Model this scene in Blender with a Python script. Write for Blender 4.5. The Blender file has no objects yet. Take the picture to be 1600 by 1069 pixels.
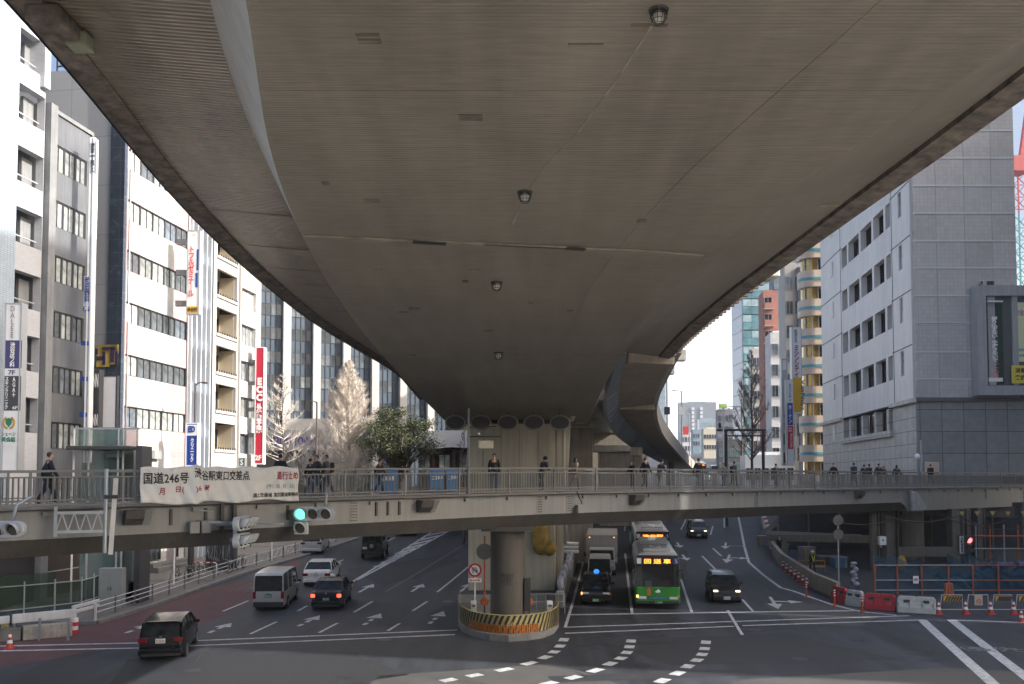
import bpy, bmesh, math, random
from mathutils import Vector, Matrix
random.seed(7)
R = math.radians
SC = bpy.context.scene
COL = SC.collection
# ------------------------------------------------------------------ camera
F = 1350.0; PITCH = R(2.5); CX = 800.0
CYP = 750.0 - F * math.tan(PITCH); CH = 7.2
cd = bpy.data.cameras.new("camera"); cam = bpy.data.objects.new("camera", cd); COL.objects.link(cam)
cam.location = (0, 0, CH); cam.rotation_euler = (R(90) + PITCH, 0, 0)
cd.sensor_width = 36; cd.lens = 36 * F / 1600; cd.shift_y = (CYP - 534.5) / 1600
cd.clip_start = 0.2; cd.clip_end = 5000
SC.camera = cam
def ray(px, py):
    x = (px - CX) / F; u = (CYP - py) / F
    c, s = math.cos(PITCH), math.sin(PITCH)
    y = c - u * s; z = s + u * c
    return Vector((x / y, 1.0, z / y))
def P(px, py, Y):                       # measured point: pixel of the photograph at depth Y
    r = ray(px, py); return Vector((r.x * Y, Y, CH + r.z * Y))
def gz(Y):
    Y = min(Y, 420.0); t = Y - 50
    return 0.055 * (t + math.sqrt(t * t + 60)) / 2 - 0.01
def G(px, py, dz=0.0):                  # point of the road under a pixel
    r = ray(px, py); lo, hi = 5.0, 900.0
    f = lambda Y: CH + r.z * Y - gz(Y) - dz
    for _ in range(60):
        m = (lo + hi) / 2
        if f(m) > 0: lo = m
        else: hi = m
    return Vector((r.x * lo, lo, gz(lo) + dz))
def H(px, py, a, b):                    # point on a sheet of height CH + a - b*Y
    r = ray(px, py); Y = a / (r.z + b); return Vector((r.x * Y, Y, CH + a - b * Y))
# ------------------------------------------------------------------ light
w = bpy.data.worlds.new("World"); SC.world = w; w.use_nodes = True
nt = w.node_tree; bg = nt.nodes["Background"]
sky = nt.nodes.new("ShaderNodeTexSky"); sky.sky_type = 'NISHITA'; sky.sun_disc = False
SUN_EL, SUN_AZ = R(31), R(103)         # azimuth from +Y clockwise (towards +X)
sky.sun_elevation = SUN_EL; sky.sun_rotation = SUN_AZ
sky.air_density = 0.85; sky.dust_density = 7.0; sky.ozone_density = 1.0
tcw = nt.nodes.new("ShaderNodeTexCoord"); sxw = nt.nodes.new("ShaderNodeSeparateXYZ"); nt.links.new(tcw.outputs["Generated"], sxw.inputs[0])
mrw = nt.nodes.new("ShaderNodeMapRange"); mrw.inputs[1].default_value = 0.0; mrw.inputs[2].default_value = 0.32; mrw.inputs[3].default_value = 1.0; mrw.inputs[4].default_value = 0.0
mrw.interpolation_type = 'SMOOTHSTEP'; nt.links.new(sxw.outputs[2], mrw.inputs[0])          # bright hazy air low over the street
mrv = nt.nodes.new("ShaderNodeMapRange"); mrv.inputs[1].default_value = 0.55; mrv.inputs[2].default_value = 0.95; nt.links.new(sxw.outputs[1], mrv.inputs[0])
mmw = nt.nodes.new("ShaderNodeMath"); mmw.operation = 'MULTIPLY'; nt.links.new(mrw.outputs[0], mmw.inputs[0]); nt.links.new(mrv.outputs[0], mmw.inputs[1])
mxw = nt.nodes.new("ShaderNodeMix"); mxw.data_type = 'RGBA'; nt.links.new(mmw.outputs[0], mxw.inputs[0]); nt.links.new(sky.outputs[0], mxw.inputs[6]); mxw.inputs[7].default_value = (6.2, 6.4, 6.7, 1)
nt.links.new(mxw.outputs[2], bg.inputs[0]); bg.inputs[1].default_value = 0.15
sd = Vector((math.sin(SUN_AZ) * math.cos(SUN_EL), math.cos(SUN_AZ) * math.cos(SUN_EL), math.sin(SUN_EL)))
ld = bpy.data.lights.new("sun", 'SUN'); ld.energy = 4.0; ld.angle = R(0.5); ld.color = (1.0, 0.95, 0.88)
sun = bpy.data.objects.new("sun", ld); COL.objects.link(sun); sun.rotation_euler = (-sd).to_track_quat('-Z', 'Y').to_euler()
sun.location = (60, -20, 80)
SC.view_settings.view_transform = 'Standard'; SC.view_settings.look = 'None'
SC.view_settings.gamma = 1.0; SC.view_settings.use_curve_mapping = False
SC.view_settings.exposure = 1.12
SC.cycles.max_bounces = 6; SC.cycles.diffuse_bounces = 4; SC.cycles.glossy_bounces = 3
SC.cycles.transparent_max_bounces = 8; SC.cycles.use_denoising = True
# ------------------------------------------------------------------ materials
MATS = {}
def mat(name, col, rough=0.7, metal=0.0, var=0.12, scale=1.5, bump=0.0, bscale=40, stretch=(1, 1, 1), streak=0.0,
        emit=None, estr=0.0, alpha=1.0, trans=0.0, coat=0.0, spec=0.5, bands=None, brick=None, spots=0.0):
    if name in MATS: return MATS[name]
    m = bpy.data.materials.new(name); m.use_nodes = True; t = m.node_tree; n = t.nodes; L = t.links
    b = n["Principled BSDF"]
    b.inputs["Base Color"].default_value = (*col, 1); b.inputs["Roughness"].default_value = rough
    b.inputs["Metallic"].default_value = metal; b.inputs["Specular IOR Level"].default_value = spec
    b.inputs["Coat Weight"].default_value = coat; b.inputs["Alpha"].default_value = alpha
    b.inputs["Transmission Weight"].default_value = trans
    if emit:
        b.inputs["Emission Color"].default_value = (*emit, 1); b.inputs["Emission Strength"].default_value = estr
    if var > 0 or bump > 0 or brick or streak > 0:
        tc = n.new("ShaderNodeTexCoord"); mp = n.new("ShaderNodeMapping"); mp.inputs["Scale"].default_value = stretch
        L.new(tc.outputs["Object"], mp.inputs[0]); cur = None
        if var > 0:
            ns = n.new("ShaderNodeTexNoise"); ns.inputs["Scale"].default_value = scale; ns.inputs["Detail"].default_value = 7
            ns.inputs["Roughness"].default_value = 0.62; L.new(mp.outputs[0], ns.inputs[0])
            cr = n.new("ShaderNodeValToRGB"); cr.color_ramp.elements[0].position = 0.3; cr.color_ramp.elements[1].position = 0.7
            cr.color_ramp.elements[0].color = (*[max(0, c * (1 - var)) for c in col], 1)
            cr.color_ramp.elements[1].color = (*[min(1, c * (1 + var)) for c in col], 1)
            L.new(ns.outputs[0], cr.inputs[0]); cur = cr.outputs[0]
            rr = n.new("ShaderNodeMapRange"); rr.inputs[3].default_value = max(0.03, rough - 0.12); rr.inputs[4].default_value = min(1, rough + 0.12)
            L.new(ns.outputs[0], rr.inputs[0]); L.new(rr.outputs[0], b.inputs["Roughness"])
        if streak > 0:                   # rain streaks and grime of their own shape
            m2 = n.new("ShaderNodeMapping"); m2.inputs["Scale"].default_value = (3.2, 3.2, 0.12)
            L.new(tc.outputs["Object"], m2.inputs[0]); n2 = n.new("ShaderNodeTexNoise"); n2.inputs["Scale"].default_value = 2.0
            n2.inputs["Detail"].default_value = 5; L.new(m2.outputs[0], n2.inputs[0])
            r2 = n.new("ShaderNodeMapRange"); r2.inputs[1].default_value = 0.35; r2.inputs[2].default_value = 0.75
            r2.inputs[3].default_value = 0; r2.inputs[4].default_value = streak; L.new(n2.outputs[0], r2.inputs[0])
            mx = n.new("ShaderNodeMix"); mx.data_type = 'RGBA'; L.new(r2.outputs[0], mx.inputs[0])
            if cur: L.new(cur, mx.inputs[6])
            else: mx.inputs[6].default_value = (*col, 1)
            mx.inputs[7].default_value = (*[c * 0.35 for c in col], 1); cur = mx.outputs[2]
        if brick:                        # (width, height, mortar, mortar colour) in metres
            bw, bh, mo, mc = brick
            sx = n.new("ShaderNodeSeparateXYZ"); L.new(tc.outputs["Object"], sx.inputs[0])
            ad = n.new("ShaderNodeMath"); ad.operation = 'ADD'; L.new(sx.outputs[0], ad.inputs[0]); L.new(sx.outputs[1], ad.inputs[1])
            cb = n.new("ShaderNodeCombineXYZ"); L.new(ad.outputs[0], cb.inputs[0]); L.new(sx.outputs[2], cb.inputs[1])
            bt = n.new("ShaderNodeTexBrick"); bt.offset = 0.0; bt.inputs["Scale"].default_value = 1
            bt.inputs["Mortar Size"].default_value = mo; bt.inputs["Brick Width"].default_value = bw; bt.inputs["Row Height"].default_value = bh
            bt.inputs["Mortar Smooth"].default_value = 0.1; L.new(cb.outputs[0], bt.inputs[0])
            if cur: L.new(cur, bt.inputs[1]); 
            else: bt.inputs[1].default_value = (*col, 1)
            m3 = n.new("ShaderNodeMix"); m3.data_type = 'RGBA'; m3.blend_type = 'MULTIPLY'; m3.inputs[0].default_value = 1
            if cur: L.new(cur, m3.inputs[6])
            else: m3.inputs[6].default_value = (*col, 1)
            m3.inputs[7].default_value = (0.9, 0.9, 0.9, 1); L.new(m3.outputs[2], bt.inputs[2])
            bt.inputs[3].default_value = (*mc, 1); cur = bt.outputs[0]
        if name.startswith("glass") and cur:   # every window differs: blinds, curtains, dark rooms
            oi = n.new("ShaderNodeObjectInfo"); mr_ = n.new("ShaderNodeValToRGB"); mr_.color_ramp.interpolation = 'CONSTANT'; e = mr_.color_ramp.elements
            e[0].color = (0.35, 0.37, 0.4, 1); e[1].position = 0.3; e[1].color = (0.8, 0.8, 0.8, 1)
            for ps, cc in ((0.55, (1.25, 1.25, 1.2, 1)), (0.8, (2.1, 2.0, 1.8, 1)), (0.93, (0.5, 0.55, 0.65, 1))): el = e.new(ps); el.color = cc
            m9 = n.new("ShaderNodeMix"); m9.data_type = 'RGBA'; m9.blend_type = 'MULTIPLY'; m9.inputs[0].default_value = 1; L.new(oi.outputs["Random"], mr_.inputs[0]); L.new(cur, m9.inputs[6]); L.new(mr_.outputs[0], m9.inputs[7]); cur = m9.outputs[2]
        if cur: L.new(cur, b.inputs["Base Color"])
        if bump > 0:
            nb = n.new("ShaderNodeTexNoise"); nb.inputs["Scale"].default_value = bscale; nb.inputs["Detail"].default_value = 4
            L.new(mp.outputs[0], nb.inputs[0]); bp = n.new("ShaderNodeBump"); bp.inputs["Strength"].default_value = bump
            bp.inputs["Distance"].default_value = 0.02; L.new(nb.outputs[0], bp.inputs["Height"]); L.new(bp.outputs[0], b.inputs["Normal"])
    MATS[name] = m; return m
def glass(name, col, rough=0.06, spec=0.9, metal=0.0, var=0.3, scale=0.4):
    return mat(name, col, rough=rough, spec=spec, metal=metal, var=var, scale=scale)
def ribbed(name, col, freq, axis=1, streakcol=0.3, rough=0.55, bumpd=0.02):   # corrugated sheet, ribs across
    m = bpy.data.materials.new(name); m.use_nodes = True; t = m.node_tree; n = t.nodes; L = t.links; b = n["Principled BSDF"]
    b.inputs["Roughness"].default_value = rough; b.inputs["Specular IOR Level"].default_value = 0.45
    tc = n.new("ShaderNodeTexCoord"); sx = n.new("ShaderNodeSeparateXYZ"); L.new(tc.outputs["Object"], sx.inputs[0])
    ns = n.new("ShaderNodeTexNoise"); ns.inputs["Scale"].default_value = 0.3; ns.inputs["Detail"].default_value = 9; ns.inputs["Roughness"].default_value = 0.6
    L.new(tc.outputs["Object"], ns.inputs[0])
    mp = n.new("ShaderNodeMapping"); mp.inputs["Scale"].default_value = (1.1, 9, 1) if axis == 1 else (9, 1.1, 1)
    L.new(tc.outputs["Object"], mp.inputs[0]); n2 = n.new("ShaderNodeTexNoise"); n2.inputs["Scale"].default_value = 1.6; n2.inputs["Detail"].default_value = 6
    L.new(mp.outputs[0], n2.inputs[0])
    mpl = n.new("ShaderNodeMapping"); mpl.inputs["Scale"].default_value = (4.0, 0.35, 1)
    L.new(tc.outputs["Object"], mpl.inputs[0]); n3 = n.new("ShaderNodeTexNoise"); n3.inputs["Scale"].default_value = 0.5; n3.inputs["Detail"].default_value = 4
    L.new(mpl.outputs[0], n3.inputs[0])
    m1 = n.new("ShaderNodeMath"); m1.operation = 'MULTIPLY'; m1.inputs[1].default_value = freq; L.new(sx.outputs[axis], m1.inputs[0])
    sn = n.new("ShaderNodeMath"); sn.operation = 'SINE'; L.new(m1.outputs[0], sn.inputs[0])
    a1 = n.new("ShaderNodeMath"); a1.operation = 'ADD'; L.new(ns.outputs[0], a1.inputs[0]); L.new(n2.outputs[0], a1.inputs[1])
    a2 = n.new("ShaderNodeMath"); a2.operation = 'ADD'; L.new(a1.outputs[0], a2.inputs[0]); L.new(n3.outputs[0], a2.inputs[1])
    mr = n.new("ShaderNodeMapRange"); mr.inputs[1].default_value = 1.1; mr.inputs[2].default_value = 1.9; L.new(a2.outputs[0], mr.inputs[0])
    cr = n.new("ShaderNodeValToRGB"); cr.color_ramp.elements[0].color = (*[c * (1 - streakcol) for c in col], 1)
    cr.color_ramp.elements[1].color = (*[c * (1 + streakcol) for c in col], 1); L.new(mr.outputs[0], cr.inputs[0])
    L.new(cr.outputs[0], b.inputs["Base Color"])
    ad = n.new("ShaderNodeMath"); ad.operation = 'MULTIPLY_ADD'; L.new(n2.outputs[0], ad.inputs[0]); ad.inputs[1].default_value = 1.2; L.new(sn.outputs[0], ad.inputs[2])
    bp = n.new("ShaderNodeBump"); bp.inputs["Distance"].default_value = bumpd; bp.inputs["Strength"].default_value = 0.8
    L.new(ad.outputs[0], bp.inputs["Height"]); L.new(bp.outputs[0], b.inputs["Normal"])
    MATS[name] = m; return m
# ------------------------------------------------------------------ mesh builder
class MB:
    def __init__(s): s.v = []; s.f = []; s.m = []; s.sm = []
    def add(s, vs, fs, mi=0, smooth=False):
        o = len(s.v); s.v += [tuple(v) for v in vs]
        for f in fs: s.f.append(tuple(i + o for i in f)); s.m.append(mi); s.sm.append(smooth)
        return s
    def box(s, c, d, mi=0, rz=0.0, M=None, taper=None):
        x, y, z = d[0] / 2, d[1] / 2, d[2] / 2; tx, ty = taper or (1, 1)
        vs = [Vector(p) for p in [(-x, -y, -z), (x, -y, -z), (x, y, -z), (-x, y, -z), (-x * tx, -y * ty, z), (x * tx, -y * ty, z), (x * tx, y * ty, z), (-x * tx, y * ty, z)]]
        if M is None: M = Matrix.Rotation(rz, 3, 'Z')
        vs = [Vector(c) + M @ v for v in vs]
        return s.add(vs, [(3, 2, 1, 0), (4, 5, 6, 7), (0, 1, 5, 4), (1, 2, 6, 5), (2, 3, 7, 6), (3, 0, 4, 7)], mi)
    def bar(s, a, b, w, h, mi=0):        # square bar from a to b
        a, b = Vector(a), Vector(b); d = (b - a); l = d.length
        if l < 1e-6: return s
        d /= l; up = Vector((0, 0, 1)) if abs(d.z) < 0.95 else Vector((0, 1, 0))
        x = d.cross(up).normalized(); z = x.cross(d)
        M = Matrix((x, d, z)).transposed()
        return s.box((a + b) / 2, (w, l, h), mi, M=M)
    def cyl(s, a, b, r0, r1=None, n=12, mi=0, cap=True, smooth=True):
        a, b = Vector(a), Vector(b); r1 = r0 if r1 is None else r1; d = (b - a).normalized()
        up = Vector((0, 0, 1)) if abs(d.z) < 0.95 else Vector((1, 0, 0))
        x = d.cross(up).normalized(); y = d.cross(x)
        vs = []; 
        for c, r in ((a, r0), (b, r1)):
            for i in range(n):
                t = 2 * math.pi * i / n; vs.append(c + x * (r * math.cos(t)) + y * (r * math.sin(t)))
        s.add(vs, [(i, (i + 1) % n, n + (i + 1) % n, n + i) for i in range(n)], mi, smooth)
        if cap:
            s.add(vs[:n], [tuple(reversed(range(n)))], mi); s.add(vs[n:], [tuple(range(n))], mi)
        return s
    def tube(s, pts, r, n=8, mi=0):
        pts = [Vector(p) for p in pts]; rs = r if isinstance(r, (list, tuple)) else [r] * len(pts); vs = []
        px = None
        for i, p in enumerate(pts):
            d = (pts[min(i + 1, len(pts) - 1)] - pts[max(i - 1, 0)])
            d = d.normalized() if d.length > 1e-9 else Vector((0, 0, 1))
            if px is None:
                up = Vector((0, 0, 1)) if abs(d.z) < 0.9 else Vector((1, 0, 0)); px = d.cross(up).normalized()
            else: px = (px - d * px.dot(d)).normalized()
            y = d.cross(px)
            for k in range(n):
                t = 2 * math.pi * k / n; vs.append(p + px * (rs[i] * math.cos(t)) + y * (rs[i] * math.sin(t)))
        fs = []
        for i in range(len(pts) - 1):
            for k in range(n): fs.append((i * n + k, i * n + (k + 1) % n, (i + 1) * n + (k + 1) % n, (i + 1) * n + k))
        fs.append(tuple(reversed(range(n)))); o = (len(pts) - 1) * n; fs.append(tuple(range(o, o + n)))
        return s.add(vs, fs, mi, True)
    def rings(s, rings, mi=0, smooth=True, close=True, caps=True, mif=None):   # loft of closed rings
        n = len(rings[0]); vs = [p for r in rings for p in r]; o = len(s.v); s.v += [tuple(v) for v in vs]
        m = n if close else n - 1
        for i in range(len(rings) - 1):
            for k in range(m):
                s.f.append((o + i * n + k, o + i * n + (k + 1) % n, o + (i + 1) * n + (k + 1) % n, o + (i + 1) * n + k))
                s.m.append(mif(i, k) if mif else mi); s.sm.append(smooth)
        if caps:
            s.f.append(tuple(o + i for i in reversed(range(n)))); s.m.append(mi); s.sm.append(False)
            q = o + (len(rings) - 1) * n; s.f.append(tuple(range(q, q + n))); s.m.append(mi); s.sm.append(False)
        return s
    def prism(s, poly, a, b, mi=0):      # poly: 3D points; swept by vector from +a to +b
        a, b = Vector(a), Vector(b); poly = [Vector(p) for p in poly]; n = len(poly)
        vs = [p + a for p in poly] + [p + b for p in poly]
        return s.add(vs, [tuple(reversed(range(n))), tuple(range(n, 2 * n))] + [(i, (i + 1) % n, n + (i + 1) % n, n + i) for i in range(n)], mi)
    def quad(s, pts, mi=0): return s.add(pts, [tuple(range(len(pts)))], mi)
    def sphere(s, c, r, nu=12, nv=8, mi=0, sc=(1, 1, 1)):
        rg = []
        for j in range(nv + 1):
            t = math.pi * (0.001 + 0.998 * j / nv)
            rg.append([Vector((c[0] + sc[0] * r * math.sin(t) * math.cos(2 * math.pi * i / nu), c[1] + sc[1] * r * math.sin(t) * math.sin(2 * math.pi * i / nu), c[2] + sc[2] * r * math.cos(t))) for i in range(nu)])
        return s.rings(list(reversed(rg)), mi)
    def build(s, name, mats, parent=None, bevel=0, kind=None, fixn=True):
        me = bpy.data.meshes.new(name); me.from_pydata(s.v, [], s.f)
        for m in (mats if isinstance(mats, (list, tuple)) else [mats]): me.materials.append(m)
        me.polygons.foreach_set("material_index", s.m); me.polygons.foreach_set("use_smooth", s.sm); me.update()
        if fixn and len(s.f) < 60000:
            bm = bmesh.new(); bm.from_mesh(me); bmesh.ops.recalc_face_normals(bm, faces=bm.faces); bm.to_mesh(me); bm.free()
        o = bpy.data.objects.new(name, me); COL.objects.link(o)
        if parent: o.parent = parent
        if bevel:
            b = o.modifiers.new("bevel", 'BEVEL'); b.width = bevel; b.segments = 2; b.limit_method = 'ANGLE'; b.angle_limit = R(35)
        if kind: o["kind"] = kind
        return o
def tag(o, label, cat, group=None):
    o["label"] = label; o["category"] = cat
    if group: o["group"] = group
    return o
def thing(name, label, cat, loc=(0, 0, 0), rz=0.0, group=None):
    o = bpy.data.objects.new(name, None); COL.objects.link(o); o.location = loc; o.rotation_euler = (0, 0, rz)
    o.empty_display_size = 0.2
    return tag(o, label, cat, group)
KIDS = {}
def kids(o): return [c for c in COL.objects if c.parent == o]
def dup(root, loc=None, rz=None, label=None, scale=None, allobj=None):
    r = root.copy(); COL.objects.link(r)
    if loc is not None: r.location = loc
    if rz is not None: r.rotation_euler = (0, 0, rz)
    if label: r["label"] = label
    if scale: r.scale = scale
    for ch in list(root.children):
        c = ch.copy(); COL.objects.link(c); c.parent = r
        for g in list(ch.children):
            d = g.copy(); COL.objects.link(d); d.parent = c
    return r
FONT_CACHE = {}
def text(s, name, m, parent, origin, right, up, width, height, depth=0.01, vertical=False, bold=0.0, fit=True):
    """lettering as a thin mesh; origin = lower left of its box, right/up = directions"""
    if vertical: s = "\n".join(s.replace("ー", "｜"))
    key = (s, vertical)
    if key not in FONT_CACHE:
        cu = bpy.data.curves.new("t", 'FONT'); cu.body = s; cu.size = 1; cu.extrude = 0.01; cu.offset = bold
        cu.resolution_u = 2
        if vertical: cu.align_x = 'CENTER'; cu.space_line = 0.86
        ob = bpy.data.objects.new("t", cu); COL.objects.link(ob)
        dg = bpy.context.evaluated_depsgraph_get(); dg.update()
        me = bpy.data.meshes.new_from_object(ob.evaluated_get(dg)); bpy.data.objects.remove(ob); bpy.data.curves.remove(cu)
        FONT_CACHE[key] = [tuple(v.co) for v in me.vertices], [tuple(p.vertices) for p in me.polygons]
        bpy.data.meshes.remove(me)
    vs, fs = FONT_CACHE[key]
    if not vs: return None
    x0, x1 = min(v[0] for v in vs), max(v[0] for v in vs); y0, y1 = min(v[1] for v in vs), max(v[1] for v in vs)
    right, up = Vector(right).normalized(), Vector(up).normalized(); nrm = right.cross(up); origin = Vector(origin)
    sx = width / (x1 - x0); sy = height / (y1 - y0)
    b = MB(); b.add([origin + right * ((v[0] - x0) * sx) + up * ((v[1] - y0) * sy) + nrm * ((v[2] + 0.01) / 0.02 * depth) for v in vs], fs)
    return b.build(name, m, parent, fixn=False)
# ================================================================== ground and road
asphalt = mat("asphalt", (0.026, 0.031, 0.041), rough=0.72, var=0.7, scale=0.45, bump=0.3, bscale=30, stretch=(2.0, 0.16, 1))
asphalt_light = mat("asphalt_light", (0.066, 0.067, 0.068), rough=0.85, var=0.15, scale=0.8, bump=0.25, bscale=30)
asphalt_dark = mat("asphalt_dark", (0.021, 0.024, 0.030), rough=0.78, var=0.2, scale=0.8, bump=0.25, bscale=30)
red_lane = mat("red_lane", (0.085, 0.04, 0.043), rough=0.85, var=0.3, scale=0.7, bump=0.2, bscale=30)
paint = mat("road_paint", (0.42, 0.44, 0.46), rough=0.7, var=0.35, scale=5)
paint_worn = mat("road_paint_worn", (0.16, 0.165, 0.17), rough=0.8, var=0.45, scale=6)
kerb_m = mat("kerb_concrete", (0.16, 0.16, 0.155), rough=0.85, var=0.3, scale=2, bump=0.2)
paving = mat("paving", (0.15, 0.14, 0.13), rough=0.85, var=0.15, scale=1.2, brick=(0.3, 0.3, 0.02, (0.09, 0.085, 0.08)))
def struct(o): o["kind"] = "structure"; return o
def gl(Y):                                   # the ground sheet is straight between whole metres
    if Y < 0: return gz(0)
    if Y > 420: return gz(420)
    f = math.floor(Y); return gz(f) + (gz(f + 1) - gz(f)) * (Y - f)
ys = [-200, -100, -50, 0] + list(range(1, 421)) + [500, 700, 900]
g = MB(); vs = []
xs = [-600, -200, 0, 200, 600]
for y in ys:
    for x in xs: vs.append((x, y, gl(y)))
nx = len(xs)
g.add(vs, [(j * nx + i, j * nx + i + 1, (j + 1) * nx + i + 1, (j + 1) * nx + i) for j in range(len(ys) - 1) for i in range(nx - 1)])
struct(g.build("ground", asphalt))
def overlay(polys, name, m, off, kind=True, thick=0.0):
    bm = bmesh.new()
    for poly in polys:
        vsb = [bm.verts.new((p[0], p[1], 0)) for p in poly]
        try: bm.faces.new(vsb)
        except ValueError: continue
    y0 = min(p[1] for q in polys for p in q); y1 = max(p[1] for q in polys for p in q)
    for y in range(max(1, math.ceil(y0)), min(419, math.floor(y1)) + 1):
        bmesh.ops.bisect_plane(bm, geom=bm.verts[:] + bm.edges[:] + bm.faces[:], plane_co=(0, y, 0), plane_no=(0, 1, 0))
    if thick:
        r = bmesh.ops.extrude_face_region(bm, geom=bm.faces[:])
        top = [v for v in r["geom"] if isinstance(v, bmesh.types.BMVert)]; ts = set(top)
        for v in bm.verts: v.co.z = gl(v.co.y) + (off if v in ts else -0.15)
    else:
        for v in bm.verts: v.co.z = gl(v.co.y) + off
    bmesh.ops.recalc_face_normals(bm, faces=bm.faces)
    if not thick:
        for f in bm.faces:
            f.normal_update()
            if f.normal.z < 0: f.normal_flip()
    me = bpy.data.meshes.new(name); bm.to_mesh(me); bm.free(); me.materials.append(m)
    o = bpy.data.objects.new(name, me); COL.objects.link(o)
    if kind: struct(o)
    return o
def strip(pts, wd):                          # ground strip along measured points
    out = []
    for a, b in zip(pts, pts[1:]):
        a, b = Vector(a[:2]), Vector(b[:2]); d = (b - a)
        if d.length < 1e-4: continue
        n = Vector((-d.y, d.x)).normalized() * wd / 2
        out.append([(a - n), (b - n), (b + n), (a + n)])
    return out
def GG(*pp): return [G(x, y) for x, y in pp]
def line(name, pp, wd=0.15, m=None, off=0.012): return overlay(strip(GG(*pp), wd), name, m or paint, off)
bounce_ground = mat("bounce_concrete", (0.165, 0.165, 0.162), rough=0.85, var=0.15, scale=0.5, brick=(1.2, 1.2, 0.02, (0.3, 0.29, 0.27)))
overlay([[Vector((-60, 1)), Vector((70, 1)), Vector((70, 24)), Vector((-60, 24))], [Vector((-60, -90)), Vector((70, -90)), Vector((70, 1)), Vector((-60, 1))]], "bounce_ground", bounce_ground, 0.006)  # unseen pale ground added around the camera, bounces light onto the soffit
# coloured surfaces
overlay([[Vector(p[:2]) for p in GG((-60, 1050), (60, 1034), (215, 1006), (300, 986), (388, 941), (452, 903), (400, 905), (319, 921), (234, 951), (150, 976), (-60, 1003))]], "bus_lane", red_lane, 0.004)
overlay([[Vector(p[:2]) for p in GG((440, 899), (470, 884), (470, 873), (400, 897))]], "bus_lane", red_lane, 0.004)
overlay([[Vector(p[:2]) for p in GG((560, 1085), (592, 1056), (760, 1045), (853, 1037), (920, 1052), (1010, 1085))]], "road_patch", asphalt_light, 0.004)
overlay([[Vector(p[:2]) for p in GG((1100, 1085), (1160, 1062), (1330, 1052), (1475, 1044), (1640, 1052), (1700, 1085))]], "road_patch", asphalt_light, 0.004)  # paler tone paints the sunlit strip into the road
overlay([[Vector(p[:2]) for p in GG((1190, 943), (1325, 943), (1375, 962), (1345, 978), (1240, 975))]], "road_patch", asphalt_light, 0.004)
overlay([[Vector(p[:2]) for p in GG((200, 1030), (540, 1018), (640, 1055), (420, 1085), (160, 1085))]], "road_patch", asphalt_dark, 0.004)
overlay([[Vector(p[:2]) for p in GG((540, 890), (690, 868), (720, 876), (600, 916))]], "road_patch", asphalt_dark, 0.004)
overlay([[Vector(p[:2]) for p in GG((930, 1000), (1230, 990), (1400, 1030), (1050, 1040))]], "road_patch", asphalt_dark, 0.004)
# lines
line("crossing_line", [(-80, 1013), (0, 1010), (218, 1005), (360, 999.4), (714, 984.8)], 0.22)
line("crossing_line", [(-80, 1021), (0, 1017.5), (218, 1013), (360, 1007), (711, 992)], 0.22)
line("crossing_line", [(882, 980.6), (1220, 969), (1421, 962.5)], 0.2)
line("crossing_line", [(883, 990), (1147, 979)], 0.2); line("crossing_line", [(1160, 978), (1444, 969)], 0.2)
line("stop_line", [(892, 961), (1220, 956), (1343, 954.5)], 0.3)
line("lane_line", [(541.5, 914.8), (674, 832), (735, 797)], 0.2); line("lane_line", [(558, 906.5), (703, 829), (760, 797)], 0.2)
for k in range(9):                            # zebra between the two diverging lines
    t = 0.34 + k * 0.085
    a = G(541.5 + 132.5 * t, 914.8 - 82.8 * t); b = G(558 + 145 * (t + 0.05), 906.5 - 77.5 * (t + 0.05))
    overlay(strip([a, b], 0.5), "hatch_stripe", paint, 0.012)
for q in [((391, 991), (432, 972)), ((498.5, 989), (527.7, 973.8)), ((606, 986), (624.6, 974.5)), ((348, 955.5), (388, 939)), ((553, 957), (582, 940)), ((644.6, 955), (667.7, 940)),
          ((465, 955), (480, 947)), ((516, 884), (536, 875)), ((605, 846), (617, 840)), ((298, 977), (309, 971)), ((683, 925.5), (744.6, 875)), ((1160, 937), (1177.5, 956.5)),
          ((1137, 954), (1160, 992.5)), ((1097, 869), (1124, 896)), ((1114, 857), (1127, 869)), ((1114, 822), (1110, 836)), ((1072, 812), (1064, 828)), ((915, 862), (883, 981)), ((976.8, 865), (987.7, 959)),
          ((1064, 905), (1081.4, 957.8)), ((978, 812), (976, 830)), ((1110, 922), (1113, 905))]:
    line("lane_line", q, 0.15)
line("lane_line", [(602, 925), (740, 842)], 0.08, paint_worn)
line("edge_line", [(1151, 795), (1158, 827.6), (1163, 854), (1170, 878.6), (1193, 899), (1220, 918.8), (1240, 924), (1300, 945), (1343, 955.7), (1401, 962)], 0.2)
line("edge_line", [(1158, 827.6), (1190, 828)], 0.12, paint_worn)
line("crossing_line", [(1440.7, 969), (1551.7, 1069), (1572, 1087)], 0.45); line("crossing_line", [(1487, 969), (1600, 1056), (1640, 1087)], 0.45)
line("crossing_line", [(1487, 969), (1600, 973), (1700, 977)], 0.15)
line("edge_line", [(1139, 853), (1166, 854)], 0.5, paint_worn)
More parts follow.
